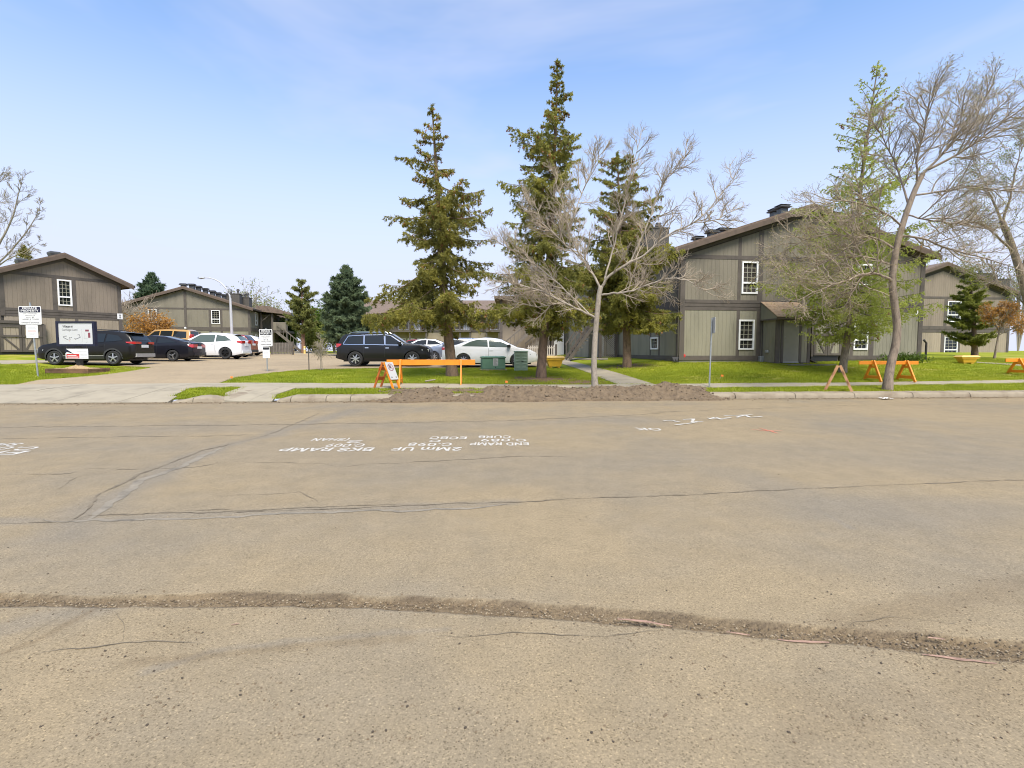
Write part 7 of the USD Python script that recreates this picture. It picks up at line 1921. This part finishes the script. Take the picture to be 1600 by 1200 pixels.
# --- trees behind the buildings
conifer('spruce_tree', 'blue green full spruce beyond the car park behind the charcoal SUV', [(541, 545), (541, 500), (541, 416)], 46.0,
        [(416, 2, 2), (428, 12, 12), (440, 26, 24), (455, 34, 32), (475, 30, 36), (495, 34, 40), (515, 34, 38), (530, 32, 34), (538, 20, 20)], .25, 41, 'needles_blue', levels=24, per=8, dens=1.3, bl=(.26, .11), nper=14, droop=.12, lat=.36)
conifer('pine_tree', 'open crowned pine with reddish trunk between the olive house and the blue spruce', [(474, 548), (473, 500), (471, 440)], 56.0,
        [(436, 6, 6), (446, 16, 16), (460, 24, 24), (475, 18, 22), (490, 26, 24), (508, 22, 20), (520, 14, 10)], .22, 43, 'needles_pine', levels=12, per=6, dens=.9, bl=(.30, .12), nper=11, skip=.2, elev=(35, 22, 12), bark='bark_pine', droop=.02)
conifer('spruce_tree', 'dark conifer top rising behind the roof of the olive house', [(237, 545), (237, 480), (237, 427)], 76.0,
        [(427, 2, 2), (437, 10, 10), (450, 20, 20), (465, 26, 28), (485, 34, 34), (520, 38, 38)], .3, 45, 'needles_dark', levels=22, per=7, dens=.85, bl=(.42, .15), nper=10, droop=.05, elev=(35, 15, 0))
conifer('spruce_tree', 'small conifer tip showing above the roof of the left edge house', [(38, 540), (38, 470), (38, 385)], 62.0,
        [(385, 1, 1), (393, 6, 6), (402, 9, 9), (420, 13, 13), (470, 22, 22)], .2, 47, 'needles_spruce', levels=16, per=6, dens=.9, bl=(.34, .13), nper=9, elev=(35, 15, 0))
SP5 = dict(seg=[4, 3, 2], kids=[6, 4, 0], wig=.16, up=.09, rmin=.013, ang=(.35, .8), ratio=(.42, .66), max=2)
broadleaf('bare_tree', 'tall bare tree with ascending pale branches behind the left edge house', [(-40, 560), (-30, 470), (-22, 400)], 52.0,
          [([(-25, 420), (0, 380), (20, 340), (28, 305), (34, 285)], .12, -1, 13, 2.0), ([(-22, 400), (-15, 340), (-5, 290), (4, 280)], .12, 1, 13, 2.0), ([(-24, 430), (15, 395), (40, 365), (56, 340), (62, 325)], .10, 1.5, 13, 1.6), ([(-20, 430), (10, 405), (40, 392), (58, 380)], .08, -2, 10, 1.4), ([(-22, 400), (-40, 350), (-50, 280)], .12, 0, 8, 3.0)],
          .35, 51, SP5, 'bark_pale', 'twig_grey', leaves=('buds_red', .4, 2, .06, .03))
SP6 = dict(seg=[3, 2], kids=[5, 0], wig=.2, up=.05, rmin=.016, ang=(.35, .9), ratio=(.42, .66), max=1)
def shrub(name, label, px, py, top, half, Z, seed, leaves, twig='twig_grey', n=9, cat='shrub', l1=None, stems=.035, group=None):
    rng = np.random.default_rng(seed)
    o = at(px, py, Z); o[2] = float(g(o[0], o[1])); s = thing(name, label, cat, o, 0.0, group)
    Ht = at(px, top, Z)[2] - o[2]; R = half * Z / FPX; mb, tips = MB(), []
    spec = dict(SP6, rmin=max(.006, Z * .00028))
    for k in range(n):
        a = rng.uniform(0, 2 * np.pi); rr = R * rng.uniform(.1, .75); end = np.array([math.cos(a) * rr, math.sin(a) * rr, Ht * rng.uniform(.55, .95)])
        pts = np.array([np.array([math.cos(a), math.sin(a), 0]) * .05, end * [.35, .35, .45], end]); mb.tube(pts, [stems, stems * .7, stems * .3], 5)
        for q in range(8):
            u = .25 + .75 * rng.random(); p0 = pts[1] + (pts[2] - pts[1]) * (u - .25) / .75
            grow(mb, tips, rng, p0, unit(np.array([math.cos(a), math.sin(a), .5]) + rng.normal(0, .7, 3)), (l1 or R * .5) * rng.uniform(.6, 1.2), stems * .35, 0, 1, spec)
    put(mb, s, 'stems', twig, True)
    if leaves:
        mt, per, size, spr, frac = leaves; c = np.array(tips); c = c[rng.random(len(c)) < frac]
        put(tufts(c, per, size, rng, spr), s, 'leaves', mt)
    return s
shrub('shrub', 'bare grey shrub in front of the left corner of the olive house', 208, 560, 468, 20, 50.0, 61, None, 'twig_pale', 16, l1=2.2)
shrub('young_tree', 'small orange leaved tree behind the navy fastback, before the olive house', 233, 555, 492, 17, 45.0, 63, ('leaves_orange', 9, .16, .16, 1.0), 'twig_brown', 9, 'tree', 1.2)
for k, (px, top, hf, Z, lf) in enumerate(((502, 478, 20, 64, 'leaves_bush'), (522, 500, 16, 62, 'leaves_young'), (448, 505, 12, 66, 'leaves_bush'), (490, 515, 14, 60, 'leaves_young'))):
    shrub('shrub', ('leafy bright green shrub between the pine and the blue spruce', 'pale leafed shrub left of the foot of the blue spruce', 'leafy green shrub behind the far stairs of the olive house', 'low pale shrub under the pine tree')[k], px, 550, top, hf, Z, 65 + k, (lf, 9, .24, .28, 1.0), 'twig_grey', 12, l1=hf * Z / FPX * .6)
SPb = dict(SP5)
for k, (px, top, Z, lb) in enumerate(((398, 452, 95, 'pale bare treetop behind the chimneys of the olive house'), (425, 475, 100, 'low leafing treetop behind the stairs of the olive house'), (1480, 400, 90, 'leafing treetop behind the ridge of the far right house'), (1590, 395, 95, 'leafing treetop at the right edge behind the far house'))):
    shrub('background_tree', lb, px, 556, top, 15 + 3 * k, Z, 80 + k, ('leaves_young', 6, .28, .35, .6), 'twig_grey', 14, 'tree', 3.0, .10)
shrub('sapling', 'young bare sapling tied up on the small lawn by the car park', 502, 578.5, 520, 10, float(gp(502, 578.5)[1]), 90, ('buds_red', 3, .03, .03, .5), 'twig_grey', 7, 'tree', .35, .012)
# low perennial clump at the corner of the porch house
p = gp(1415, 566.5)
def clump(px, py, label, n, h, seed):
    rng = np.random.default_rng(seed); p = gp(px, py); s = thing('perennial_plant', label, 'plant', p, 0.0); A = rng.normal(0, .45, (n, 3)) * [1, .4, 0]; d = rng.normal(0, .35, (n, 3)); d[:, 2] = 1
    B = A + unit(d) * h * rng.uniform(.6, 1.2, (n, 1)); v, f = blades(A, B, 7, .16, .05, rng, along=.8, grav=.0); put((v, f), s, 'leaves', 'leaves_bush')
    mb = MB()
    for a, b in zip(A[::2], B[::2]): mb.tube([a, b], [.006, .003], 3, cap=False)
    put(mb, s, 'stems', 'leaves_bush')
clump(1413, 567, 'leafy green perennials at the right corner of the house with the porch', 150, .42, 95)
